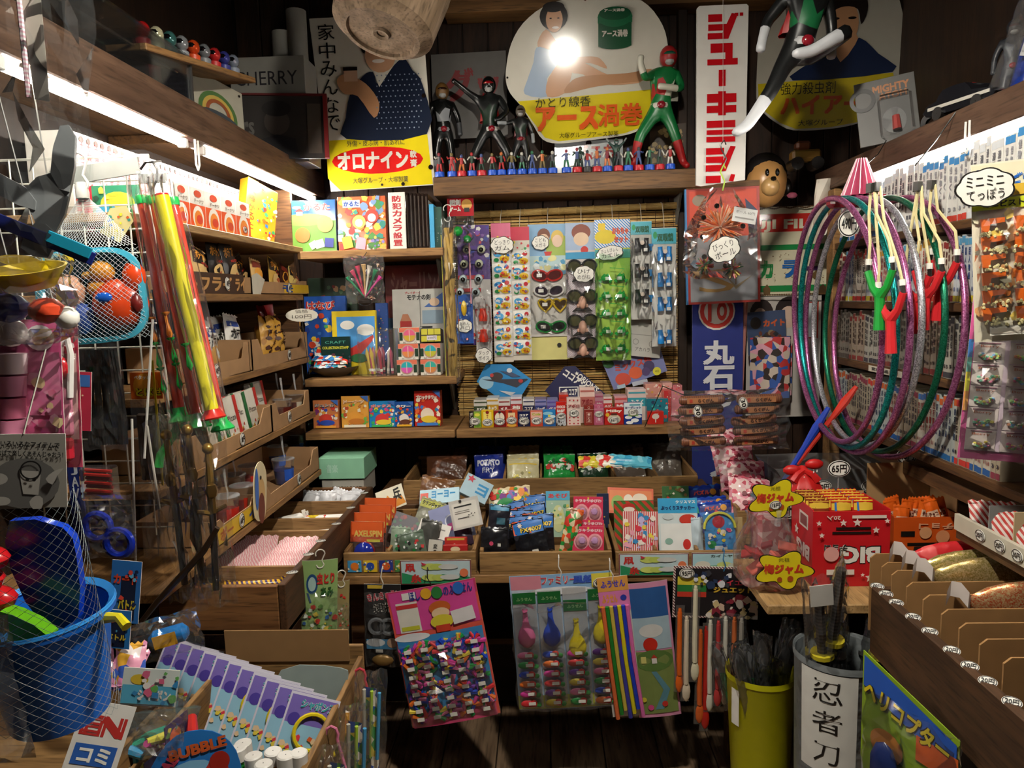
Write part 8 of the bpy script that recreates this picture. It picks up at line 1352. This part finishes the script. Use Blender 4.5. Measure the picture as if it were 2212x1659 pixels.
# blow tubes
for i,(a,b,col,cap,Y) in enumerate((((308,428),(392,912),'#e8503a','#2ac05a',1.46),((334,428),(432,925),'#f0562a','#2ac05a',1.44),((350,424),(462,906),'#e8dc2a','#d8342a',1.42),((372,432),(482,930),'#e84a34','#2ac05a',1.47))):
    p,q = pos(*a,Y),pos(*b,Y-.03);L = (p-q).length;o = thing('blowpipe_pack',['red blowpipe toy in clear sleeve, leftmost of the four','orange blowpipe toy with green funnel in clear sleeve','bright yellow blowpipe toy in clear sleeve','red blowpipe toy in clear sleeve, rightmost of the four'][i],'toy pack',q,(p-q).to_track_quat('Z','Y').to_euler(),'blowpipe toys');M = mt(col,.3)
    MB().tube([(0,0,.012),(0,0,L)],.0105 if i != 2 else .0135,M,12).build('pipe',o);MB().lathe([(.012,L-.012),(.0135,L-.004),(.0125,L+.004)],mt(cap,.3),12).build('end_ring',o);MB().lathe([(.022,0),(.024,.003),(.013,.02),(.013,.03)],mt(cap,.3),14).build('mouth_funnel',o)
    for k in range(3 if i != 2 else 1):
        d = newobj('suction_dart',None,o,(.02,-.008,.06+.05*k+.02*i));MB().lathe([(.001,0),(.006,.01),(.004,.022),(.0015,.034),(.0015,.046),(.007,.05),(.008,.053)],mt('#2ab84a' if k != 2 else '#e8862a',.3),10).build('dart_body',d)
    lb = MB().b2((-.012,-.014,L*.42),(.006,-.0135,L*.6),mt('#3a7ab8',.3)).build('printed_label',o);prt(MB(),[('v','SHOOT',0,.5,.7,.9,'#e8d83a',.06)],.016,L*.18).build('lettering',lb,(-.003,-.0142,L*.42),smooth=0)
    filmbag(o,.055,L+.05,.03,'clear_sleeve',film('#ffffff',.05,22,.08,.7),i,(0,0,-.01));MB().tube([(0,0,L+.03),(.0,0,L+.055)],.004,film('#ffffff',.2,30),6).build('twisted_top',o)
o = thing('hanger_hook','dark steel hook holding the blowpipe sleeves on wire grid','hook',pos(325,372,1.5));MB().tube([(.0,0,-.035),(.012,0,-.015),(.014,0,.006),(.006,0,.02),(-.008,0,.02),(-.02,0,.006)],.0024,mt('#3a3836',.25,.7),7).build('hook_wire',o);MB().tube([(0,0,.02),(-.002,.05,.03)],.002,'#8a8884',5).build('hook_stem',o)
p = pos(360,960,1.43);o = thing('green_toy_spoon','bent green plastic blowpipe mouthpiece in clear sleeve','toy',p);MB().tube([(-.02,0,-.045),(-.014,0,-.02),(.01,-.002,.01),(.03,0,.04)],[.009,.008,.008,.011],mt('#22b04a',.3),8).build('mouthpiece',o);filmbag(o,.05,.12,.02,seed=9,loc=(0,0,-.06))
tag(MB().cbox((0,0,0),(.19,.004,.035),mt('#8a8a84',.5),.001).build('grey_strip',None,pos(205,372,1.53),(0,-.12,0)),'grey plastic strip clipped across the wire grid','strip')
tag(MB().cbox((0,0,0),(.06,.004,.02),mt('#8f8f8a',.5),.001).build('grey_strip',None,pos(330,385,1.535),(0,0,0)),'short grey plastic strip near the dark hook','strip')
o = card('picture_book','green and red picture book seen through the wire grid','book',.13,.1,mt('#2a7a5a',.4),[('r',-.42,.5,.16,1,'#c82a3a'),('e',.1,.6,.3,.26,'#d8c03a'),('e',-.1,.4,.2,.2,'#3a98c0'),('r',.36,.3,.28,.5,'#d8d4c8'),('f',0,.5,.8,.8,['#1c4a3a','#e0d84a','#3a8a4a'],14,4)],pos(245,470,1.64)+Vector((0,0,-.03)))
# glider in the big clear bag at far left
o = thing('glider_bag','large clear bag with grey model plane at far left','toy pack',pos(35,590,.86),(0,.1,.35));GR = mt('#a4a8aa',.4);filmbag(o,.15,.36,.04,seed=21,mat=film('#f0f4f4',.06,14,.06,.85))
for k,pts in enumerate(([(0,.06),(.02,.05),(.035,.1),(.015,.12),(-.01,.1)],[(-.06,.12),(-.01,.1),(.0,.075),(-.04,.09)],[(.015,.12),(.035,.1),(.04,.165),(.024,.175)],[(.0,.06),(.02,.052),(.014,.02),(-.014,.03)])): MB().prism(smoothpoly(pts,2),-.004-.001*k,.004,GR).build('plane_panel',o,(.02,0,0))
MB().cbox((.0,-.008,.05),(.14,.003,.016),mt('#1c2a7a',.3),.001,Matrix.Rotation(.35,4,'Y')).build('blue_stripe',o);MB().cbox((.04,-.01,.055),(.05,.003,.014),mt('#1c98b8',.3),.001,Matrix.Rotation(.35,4,'Y')).build('cyan_stripe',o)
hd = MB().prism([(-.07,.36),(.02,.36),(.035,.2),(.02,.2),(.0,.345),(-.07,.345)],-.012,-.011,'#b8b0a4').build('paper_header',o);MB().sheet(lambda i,j: (-.07+.05*i+.06*j*.2,-.014,.36+.12*j),3,4,mt('#1c6ab8',.3)).build('blue_header',o);MB().tube([(.015,-.016,.2),(-.01,-.016,.44)],.003,stripes('#c89aa8','#d8d0d0',200,2),6).build('pink_edge',o)
o = thing('yellow_dish_pack','bagged yellow toy dish with orange net in clear film','toy pack',pos(62,640,.98));MB().lathe([(.001,-.03),(.03,-.024),(.048,.0),(.05,.003),(.046,.003),(.03,-.018),(.001,-.024)],mt('#e8c81c',.25),22,Matrix.Translation((0,0,.035)) @ Matrix.Rotation(.25,4,'X')).build('yellow_dish',o);filmbag(o,.13,.12,.07,seed=23,loc=(0,0,-.065),mat=film('#ffffff',.06,26,.08,.8));MB().ball((-.03,0,-.015),(.03,.02,.02),mt('#2a3a9a',.3),10).build('blue_toy',o);MB().ball((.03,-.01,-.02),(.024,.02,.018),mt('#d84a2a',.3),10).build('orange_toy',o);MB().ball((.05,.0,-.03),(.016,.016,.016),W,10).build('white_ball',o)
# pink toys
def pinkpack(label,b,Y,spec,body='#d85a92',k=0):
    cx,z,w,h = rectY(*b,Y);o = card('pink_toy_pack',label,'toy pack',w,h,mt(body,.3),spec,(cx,Y,z),(0,.05,.25),'pink toy packs')
    if k == 0:
        for j,c_ in enumerate(('#e890b0','#e07898','#ec9ab8','#f0d8dc')): MB().lathe([(.001,0),(.018,0),(.019,.028),(.001,.029)],mt(c_,.25),18,Matrix.Translation((-w*.16+j*.002,-.02,h*.08+j*.031))).build('bubble_tube',o)
        MB().ball((-w*.16+.006,-.02,h*.08+.15),(.022,.018,.02),mt('#e8dcd8',.3),14).build('tube_cap',o);MB().ball((-w*.16+.01,-.02,h*.08+.176),(.012,.008,.008),mt('#d84a7a',.3),10).build('cap_bow',o)
    else:
        MB().tube([(w*.1,-.01,h*.86),(w*.3,-.012,h*.9),(w*.36,-.012,h*.8),(w*.3,-.012,h*.5)],.005,mt('#e8e4e0',.25),8).build('white_handle',o);MB().ball((-.0,-.012,h*.7),(.02,.01,.02),mt('#c8202a',.2),10).build('red_heart',o);MB().cbox((w*.2,-.01,h*.4),(.016,.01,h*.34),mt('#d88aa0',.25),.005).build('pink_comb',o);MB().cbox((0,-.012,h*.14),(w*.7,.014,h*.16),mt('#c82a3a',.2),.005).build('red_case',o)
    filmbag(o,w,h*.86,.055,seed=25+k,mat=film('#ffe8f0',.05,10,.06,.7));MB().tube([(0,.002,h),(-.12,.06,ZL+.06-z)],.0012,'#8a8680',4).build('hanging_cord',o);return o
pinkpack('pink blister with stacked pink bubble tube at left edge',(-20,690,118,965),1.02,[('r',-.25,.92,.4,.16,'#5ab0d8'),('t','CUTE',-.28,.94,.3,.05,W,.06),('e',.22,.86,.2,.1,'#f0e8e8'),('r',0,.5,.96,.5,'#e080a8'),('f',0,.3,.9,.5,['#f0b8cc','#d84a88','#e8d8a0'],24,4)])
pinkpack('pink accessory blister with white hook handle behind it',(88,700,160,1010),1.12,[('r',0,.9,.96,.16,'#c82a4a'),('f',0,.9,.8,.14,['#f0e0e0','#d84a5a'],20,5),('r',0,.5,.9,.6,'#d8b8b0')],'#d04a6a',1)
o = card('red_pencil_pack','narrow red and blue pencil pack beside pink blisters','toy pack',.045,.1,mt('#b83048',.3),[('r',0,.85,.9,.2,'#3a6ab0'),('r',-.1,.4,.5,.6,'#c8a070'),('f',0,.4,.7,.6,['#8a2a2a','#e0c8a0'],10,3)],pos(165,930,1.2),(0,.1,.2));MB().tube([(0,.002,.1),(-.13,.1,ZL+.06-o.location.z)],.0012,'#8a8680',4).build('hanging_cord',o)
# sand toy card, bucket and spade
cx,z,w,h = rectY(-30,938,126,1098,.84)
o = card('sand_toy_card','grey cardboard tag with bucket and shovel drawings','card',w,h,mt('#9a968c',.6),[('t','いろいろなアイテムで',.08,.86,.7,.08,K,.03,-.06),('t','おすなばで楽しくあそんじゃおう！',.02,.74,.9,.08,K,.03,-.06),('e',.0,.34,.42,.34,'#6a6864'),('p',[(-.02,.2),(.16,.18),(.2,.5),(-.06,.52)],'#b0aca4'),('o',.08,.52,.13,.02,K),('d',.04,.4,.022,K),('d',.12,.39,.022,K),('p',smoothpoly([(.26,.4),(.34,.32),(.4,.44),(.48,.54),(.36,.5)],2),'#b0aca4'),('p',smoothpoly([(.1,.0),(.2,-.0),(.22,.14),(.14,.18),(.06,.1)],2),'#b0aca4'),('e',-.26,.12,.1,.06,'#b0aca4'),('e',-.3,.42,.12,.08,'#b0aca4')],(cx,.84,z),(0,.06,.3));MB().tube([(0,0,h),(.02,.02,h+.1)],.001,'#c8c4b8',4).build('string',o)
c = pos(92,1318,.93);o = thing('sand_bucket_set','bright blue toy bucket packed with sand toys in net','toy pack',c,(.1,.0,0));BL = mt('#1c6ad0',.25);MB().lathe([(.001,-.155),(.062,-.155),(.082,.0),(.088,.003),(.088,-.008),(.08,-.006),(.06,-.148),(.001,-.148)],BL,36).build('bucket',o);MB().lathe([(.079,-.002),(.087,.005),(.089,.0)],mt('#3a98e8',.2),36).build('bucket_rim',o)
RD = mt('#c81c22',.2)
for k in range(4): MB().ball((-.055+.012*(k % 2),-.03,.005+.028*k),(.034,.022,.018),RD,12).build('red_shell_lobe',o)
MB().prism(smoothpoly([(.0,-.02),(.05,-.01),(.062,.08),(.05,.12),(-.02,.13),(-.03,.06)],2),-.004,.008,mt('#1440c0',.2)).build('blue_shovel',o);MB().prism(smoothpoly([(-.09,.1),(-.04,.1),(-.03,.15),(-.06,.17),(-.1,.15)],2),-.03,-.02,mt('#e0d01c',.25)).build('yellow_mould',o);MB().prism(smoothpoly([(-.03,-.05),(.02,-.04),(.04,-.01),(.0,.02),(-.03,.02)],2),-.05,-.03,mt('#6ab81c',.25)).build('green_mould',o)
MB().tube([(.085,-.0,-.012),(.11,-.01,-.006),(.125,-.02,-.014)],[.008,.006,.007],mt('#d8cc1c',.3),8).build('yellow_handle',o)
net(o,lambda u,v: (.11*math.cos(math.pi*(1.15-1.3*u))*(1-.2*v),-.1*math.sin(math.pi*(.05+.9*u))*(1-.3*v),-.12+.3*v),20,24,.0003,mt('#7d888c',.5));filmbag(o,.16,.2,.1,seed=27,loc=(-.06,-.09,-.16),mat=film('#f4f6f6',.1,9,.07,.7))
# things hanging below the grid
o = thing('glider_pack','orange header pack of gliders with yellow lettering','toy pack',pos(318,862,1.48));c_ = MB().b2((-.033,0,0),(.033,.0015,.055),mt('#e0641c',.3)).build('header_card',o);prt(MB(),[('d',0,.5,.4,'#e8962a'),('t','ペタッと',-.1,.82,.5,.16,W,.04),('t','とばせ',.1,.28,.84,.32,K,.12),('t','とばせ',.1,.28,.84,.32,'#e8d81c',.05)],.066,.055).build('lettering',c_,(0,-.001,0),smooth=0);filmbag(o,.07,.34,.03,seed=29,loc=(0,0,-.34),mat=film('#ffffff',.06,20,.08,.75))
MB().cbox((-.0,.0,-.1),(.05,.01,.14),mt('#4a3826',.5),.003).build('wooden_glider',o);MB().box((.022,-.008,-.05),(.004,.002,.26),'#d8b81c').build('yellow_ruler',o)
for i,(a,b) in enumerate((((285,905),(297,1360)),((330,690),(312,990)),((318,920),(345,1100)))): tag(MB().tube([pos(*a,1.42),pos(*b,1.42)],.0026,mt('#d8d4cc',.4),6).build('white_rod'),['long white plastic rod standing at left bags','thin white rod beside the orange blowpipe','short slanting white rod below the glider pack'][i],'rod','white rods')
for i,(px_,py_,L) in enumerate(((405,1300,.36),(440,1290,.36),(470,1310,.34))):
    q = pos(px_,py_,1.36);o = thing('gold_sword_bag',['left','middle','right'][i]+' clear bag of bronze toy swords hanging by the drawer','toy pack',q,(0,-.06+.03*i,.3*i),'bronze sword bags');filmbag(o,.075,L,.04,seed=31+i,mat=film('#f0ece4',.05,28,.08,.85))
    BZ = mt('#b08a42',.28,.6);MB().tube([(.0,0,L*.1),(.004,0,L*.55)],.0065,mt('#241c16',.3),8).build('scabbard',o);MB().tube([(.004,0,L*.55),(.004,0,L*.9)],[.008,.006],BZ,8).build('hilt',o);MB().tube([(-.024,0,L*.57),(.0,0,L*.55),(.03,0,L*.58)],[.004,.006,.004],BZ,7).build('cross_guard',o);MB().ball((.004,0,L*.92),.011,BZ,10).build('pommel',o);MB().ball((.004,-.006,L*.68),(.012,.008,.016),BZ,8).build('ornament',o)
o = tag(MB().tube([pos(a,b,1.33) for a,b in ((470,1140),(440,1190),(395,1240),(340,1300),(300,1350),(290,1375))],[.005,.006,.0065,.006,.005,.003],mt('#2a1c10',.3),8).build('curved_scabbard'),'thin curved dark brown toy scabbard across the bags','toy sword')
o = thing('black_wig_bag','bag of straight black toy hair hanging on the grid','toy pack',pos(235,960,1.5))
for k in range(14): MB().tube([(-.03+.0045*k,.004*math.sin(k),.2),(-.035+.0055*k,.006*math.cos(k*2),.1),(-.04+.006*k,0,.0)],.0045,mt('#131110',.35),5).build('hair_lock',o)
filmbag(o,.1,.24,.03,seed=36,loc=(0,-.01,-.01))
o = thing('red_stick_pack','clear box of red toy firecracker sticks','toy pack',pos(218,1075,1.38));MB().cbox((0,0,.03),(.065,.03,.066),film('#f0e0e0',.08,14,.06,.6),.004).build('clear_box',o)
for k in range(7): MB().tube([(-.026,-.004*(k % 2),.008+.008*k),(.026,-.004*(k % 2),.004+.008*k)],.0035,mt('#a8241c',.3),6).build('red_stick',o)
o = thing('blue_ring_toys','pair of dark blue ring toys in clear bag','toy pack',pos(240,1205,1.3))
for k,(x,z) in enumerate(((-.02,.06),(.02,.03))): MB().tube([(x+.024*math.cos(t*PI/9),-.004*k,z+.024*math.sin(t*PI/9)) for t in range(18)],.007,mt('#142a9a',.2),8,True).build('blue_ring',o)
filmbag(o,.1,.12,.03,seed=37)
o = tag(MB().b2((-.014,0,0),(.014,.004,.2),mt('#1c2a6a',.4)).build('blue_strip_box',None,pos(177,1190,1.42)),'dark blue upright strip with white letters behind bags','box');prt(MB(),[('v','JAVAT',0,.6,.5,.6,'#c8ccd4',.03)],.028,.2).build('lettering',o,smooth=0)
for i,(b,Y) in enumerate((((228,1215,292,1345),1.22),((205,1320,275,1400),1.14))): fp(['blue black toy pack with orange letters behind the bucket','second blue toy pack lower behind the bucket'][i],b,Y,['#2a6ab0','#2a7ac0'][i],[('r',.1,.4,.5,.7,'#16203a'),('t','カード',.0,.7,.8,.16,'#d8482a',.06),('t','バトル',.1,.3,.6,.16,'#e0c83a',.06),('f',0,.5,.9,.8,['#5ab0d8','#d84a3a','#1c2a4a'],12,i)],None,.1,.1,kind='card')
# ================================================================== low trays at the lower left
LZ = .66
o = tray('low wooden tray of bagged toys at the left front',-1.12,-.745,.95,1.36,.60,.085)
fp('clear bag of pastel toy guns lying in the left tray',(205,1345,390,1450),1.2,film('#d8f0f4',.12,24,.08,.8),(),.655,.9,-.1,.05,seed=91);b = pos(300,1395,1.18)
for k,(dx,c,r_) in enumerate(((-.05,'#3a9ac8',.3),(-.02,'#3ab08a',-.3),(.02,'#d8d04a',.2),(.05,'#2a7ac0',.1),(.0,'#c83a8a',.6),(.06,'#c8302a',-.5))):
    t = thing('bagged_toy_gun',f'{["sky blue", "sea green", "pale yellow", "deep blue", "magenta", "red"][k]} plastic toy in the pastel bag','toy',(b.x+dx,1.2+.02*(k % 2),.672+.012*(k % 3)),(0,r_,.4*k));MB().tube([(-.03,0,0),(0,0,.002),(.03,0,0)],[.006,.01,.008],mt(c,.25),8).build('toy_body',t);MB().tube([(.015,0,0),(.02,0,-.018)],[.006,.005],mt(c,.25),6).build('toy_grip',t)
o = thing('blue_cylinder_toy','blue capsule toy with orange label in clear bag','toy pack',pos(360,1375,1.27),(0,1.4,.3));MB().tube([(0,0,-.03),(0,0,-.02),(0,0,.03),(0,0,.038)],[.008,.017,.017,.008],mt('#1c7ac8',.2),14).build('capsule',o);MB().b2((-.012,-.0185,-.02),(.012,-.0175,.02),'#d8a02a').build('label',o);filmbag(o,.08,.12,.05,seed=39,loc=(0,0,-.06))
o = tray('long low wooden tray by the bubble sets',-.74,-.425,1.0,1.60,.50,.14);DT = o
MB().b2((-.73,1.235,.51),(-.436,1.245,.62),TWX).build('cross_divider',o)
for i,(px_,py_) in enumerate(((378,1490),(418,1420))):
    c_ = at(px_,py_,X=-.62);q = tag(MB().b2((-.03,0,0),(.03,.0015,.055),mt(['#2a2440','#3a2a5a'][i],.4)).build('picture_sticker',None,(-.66,c_.y,.655+.02*i),(0,0,H90-.2)),['dark sticker with orange round face on tray rail','purple sticker with orange round face on tray rail'][i],'sticker');prt(MB(),[('d',-.1,.5,.24,'#d8602a'),('f',0,.5,.9,.9,['#d8c83a','#5a8a4a','#c83a3a'],8,i)],.06,.055).build('printed_face',q,smooth=0)
BS = [('r',0,.8,.93,.34,'#7a68b8'),('r',0,.33,.93,.6,'#94c4dc'),('d',-.3,.68,.12,'#4a3a98'),('t','シャボン玉',.1,.88,.7,.12,W,.1),('t','シャボン玉',.1,.88,.7,.12,'#3aa0b0',.05),('t','セット',.2,.76,.4,.08,'#d8a82a',.06),('f',-.1,.34,.7,.4,['#e8c8a0','#d8602a','#d83a4a','#e8d04a'],16,3)]
for k in range(11):
    t = k/10;px_,py_ = 392+t*210,1512+t*38;Y = 1.55-.24*t;q = pos(px_+20,py_+50,Y);o = card('bubble_card',f'purple and sky blue bubble set card, {ORD[10-k]} from the front','toy card',.1,.15,mt('#d8d4e4',.3),BS,(q.x-.006*(10-k),Y,.545),(-.34,.42,.32),'bubble set cards')
    if k in (6,8,10):
        YW = mt('#e0c81c',.2);MB().tube([(.01+.033*math.cos(a*PI/10),-.006,.085+.033*math.sin(a*PI/10)) for a in range(20)],.004,YW,6,True).build('bubble_wand',o);MB().tube([(.0,-.006,.05),(-.012,-.008,.0)],.005,YW,6).build('wand_handle',o)
        for s in (0,1): bt = newobj('bubble_bottle',None,o,(.03+.0*s,-.014,.004+.03*s),(0,.9,0));MB().lathe([(.001,0),(.011,0),(.011,.026),(.008,.032)],mt('#2ac83a',.12),14).build('bottle_body',bt);MB().lathe([(.009,.031),(.009,.044),(.001,.044)],YW,14).build('bottle_cap',bt)
q = pos(690,1520,1.5);o = tag(MB().prism(smoothpoly([(-.09,0),(.06,0),(.065,.1),(.05,.13),(-.08,.12)],3),0,.004,mt('#8a9692',.5)).build('grey_board',None,(q.x,1.46,.55),(-.2,.05,0)),'grey green plastic board behind the front bubble card','board')
o = tag(MB().b2((-.155,0,0),(.13,.004,.075),mt('#9a7448',.8)).build('cardboard_sheet',None,(-.585,1.585,.64),(.03,0,0)),'upright cardboard sheet at the back of bubble tray','cardboard')
fp('orange yellow picture pack at right of bubble tray',(712,1470,750,1520),1.42,'#e0a02a',[('d',0,.6,.3,'#d8602a'),('f',0,.4,.8,.7,['#e8d84a','#c83a2a'],8,2)],.56,.2,0,kind='card')
# soap bottles with white caps
BPX = [(520,1620),(552,1636),(586,1618),(612,1634),(642,1622),(500,1645),(575,1650),(535,1600)]
for k,(px_,py_) in enumerate(BPX):
    p = at(px_,py_,Z=.668);o = thing('soap_bottle',f'clear green soap bubble bottle with white cap, {ORD[k]} of the cluster','bottle',(p.x,p.y,.512),(rg.uniform(-.05,.05),rg.uniform(-.05,.05),0),'white capped soap bottles');c_ = '#2ac04a' if k in (0,5,7) else '#e0642a'
    MB().lathe([(.001,0),(.019,0),(.021,.02),(.021,.105),(.012,.13),(.012,.14)],film(c_,.55,8,.08,.6),16).build('bottle_body',o);MB().lathe([(.0155,.136),(.0155,.156),(.013,.158),(.001,.158)],mt('#dcd8d0',.4),20).build('bottle_cap',o)
o = thing('bubble_oval_card','round topped blue bubble toy card with curved lettering','toy card',(sx(408,1.1,.62),1.1,.57),(-.12,.12,.3));P = smoothpoly([(-.075,0),(.06,0),(.075,.08),(.06,.15),(.02,.185),(-.035,.18),(-.07,.13),(-.085,.06)],3);MB().prism(P,0,.002,mt('#2a7ac8',.3)).build('card_body',o)
prt(MB(),[('e',.0,.4,.4,.36,'#8ac4e8'),('t','ANIMAL',-.36,.62,.5,.1,'#d84a6a',.06,.95),('t','BUBBLE',.0,.86,.56,.1,'#d8602a',.06,.25),('e',-.1,.42,.13,.24,'#d89a4a'),('e',.2,.52,.14,.26,'#c8342a'),('e',.22,.74,.1,.09,'#a8281c'),('d',-.3,.3,.04,'#d8ecf4'),('d',.05,.2,.04,'#d8ecf4'),('e',.1,.14,.1,.08,'#b83a2a')],.16,.185).build('printed_face',o,(0,-.001,0),smooth=0);MB().ball((.085,-.02,.05),(.03,.025,.03),film('#3ad05a',.4,20,.08,.7),12).build('green_bag',o)
o = card('flower_header_card','small white and blue header card hanging off the tray','toy card',.085,.06,mt('#d8e0d8',.3),[('e',-.2,.7,.16,.14,'#e0c03a'),('r',0,.3,.96,.5,'#5ab0d0'),('t','シャボン',.1,.3,.6,.3,W,.06),('f',.1,.5,.8,.8,['#e06a8a','#f0e8e0','#6ab05a','#3a8ac0'],16,5)],pos(318,1525,1.1),(-.1,.18,.2));filmbag(o,.085,.1,.03,seed=41,loc=(.02,0,-.08))
# packs hanging off the right side of the bubble tray
for k,(px_,py_,c1) in enumerate(((775,1640,'#b83a3a'),(800,1600,'#3a7ab0'),(825,1570,'#c8c4a0'))):
    p = pos(px_,py_,1.42-.1*k*0);o = thing('rolled_toy_pack',['left','middle','right'][k]+' rolled paper toy pack hanging beside the bubble tray','toy pack',(-.395,1.22+.13*k,.43),(0,.06,.4),'rolled toy packs')
    MB().sheet(lambda i,j: (.02*math.sin(i*5)*(1-.4*j),.03*(i-.5),.2*j),6,5,confetti([c1,'#e0d8c8','#3a8a4a','#2a4a98','#d8c04a'],55)).build('flat_pack',o)
    for s in range(3): MB().tube([(.012*(s-1),-.01*s,.05),(.014*(s-1),-.012*s,.2)],.004,mt(['#d8d4c4','#a8c83a','#4a9ac8'][s],.3),6).build('toy_stick',o)
    filmbag(o,.07,.24,.03,seed=45+k)
for k,(y,c_) in enumerate(((1.52,'#c83a4a'),(1.3,'#d87a9a'))): tag(MB().tube([(-.415+.012*math.cos(t),y,.64+.016*math.sin(t)) for t in (PI,2.4,1.6,.8,0,-.6)]+[(-.39,y-.01,.58),(-.385,y-.01,.55)],.003,mt(c_,.35),7).build('pink_cord_hook'),['red','pink'][k]+' rubber cord looped over the bubble tray edge','cord')
# cards fanned at the very bottom left
for k in range(9):
    px_ = 20+24*k;p = pos(px_,1650,1.0);o = card('candy_card',f'fanned yellow and blue picture card, {ORD[k]} from the left edge','card',.075,.1,mt(['#e8dcb0','#e0c84a','#e8a0b0'][k % 3],.35),[('f',0,.5,.9,.9,['#3a9ac0','#d8b82a','#4a9a4a','#f0e8d8','#d84a5a'],20,k),('t','もち',0,.6,.6,.2,'#2a6a3a',.08)],(p.x,1.0+.012*k,.60),(-.5,.55,.2),'fanned picture cards')
o = card('letter_sign','white card sign with big red and blue letters','sign',.075,.1,'#d8d4cc',[('t','EN',0,.66,.84,.3,'#b8302a',.08),('r',0,.24,.8,.3,'#2a5aa8'),('t','コミ',0,.24,.6,.22,W,.05)],pos(190,1668,1.03),(-.3,.35,.3))
for k in range(6): o = pouch('pink_bag',f'small pink and orange toy bag behind the bucket, {ORD[k]} from the left','toy pack',.05,.07,.02,confetti(['#d88ab0','#e8a0b8','#e0a83a','#3a5ab0','#f0e4e0'],60,.25),(),pos(150+26*k,1525-8*k,1.12),(-.6,rg.uniform(-.4,.4),.2),'small bags behind the bucket',seed=150+k)
# ================================================================== link everything
bpy.data.objects.remove(_to)
_u = {}
for o in ALL: SC.collection.objects.link(o)
for k,v in LABELS.items():
    if len(v) > 1 and len({q.get('group') for q in v}) != 1: print('DUPLABEL',k,len(v))
    n = len(k.split())
    if not 4 <= n <= 16: print('LABELLEN',n,k)
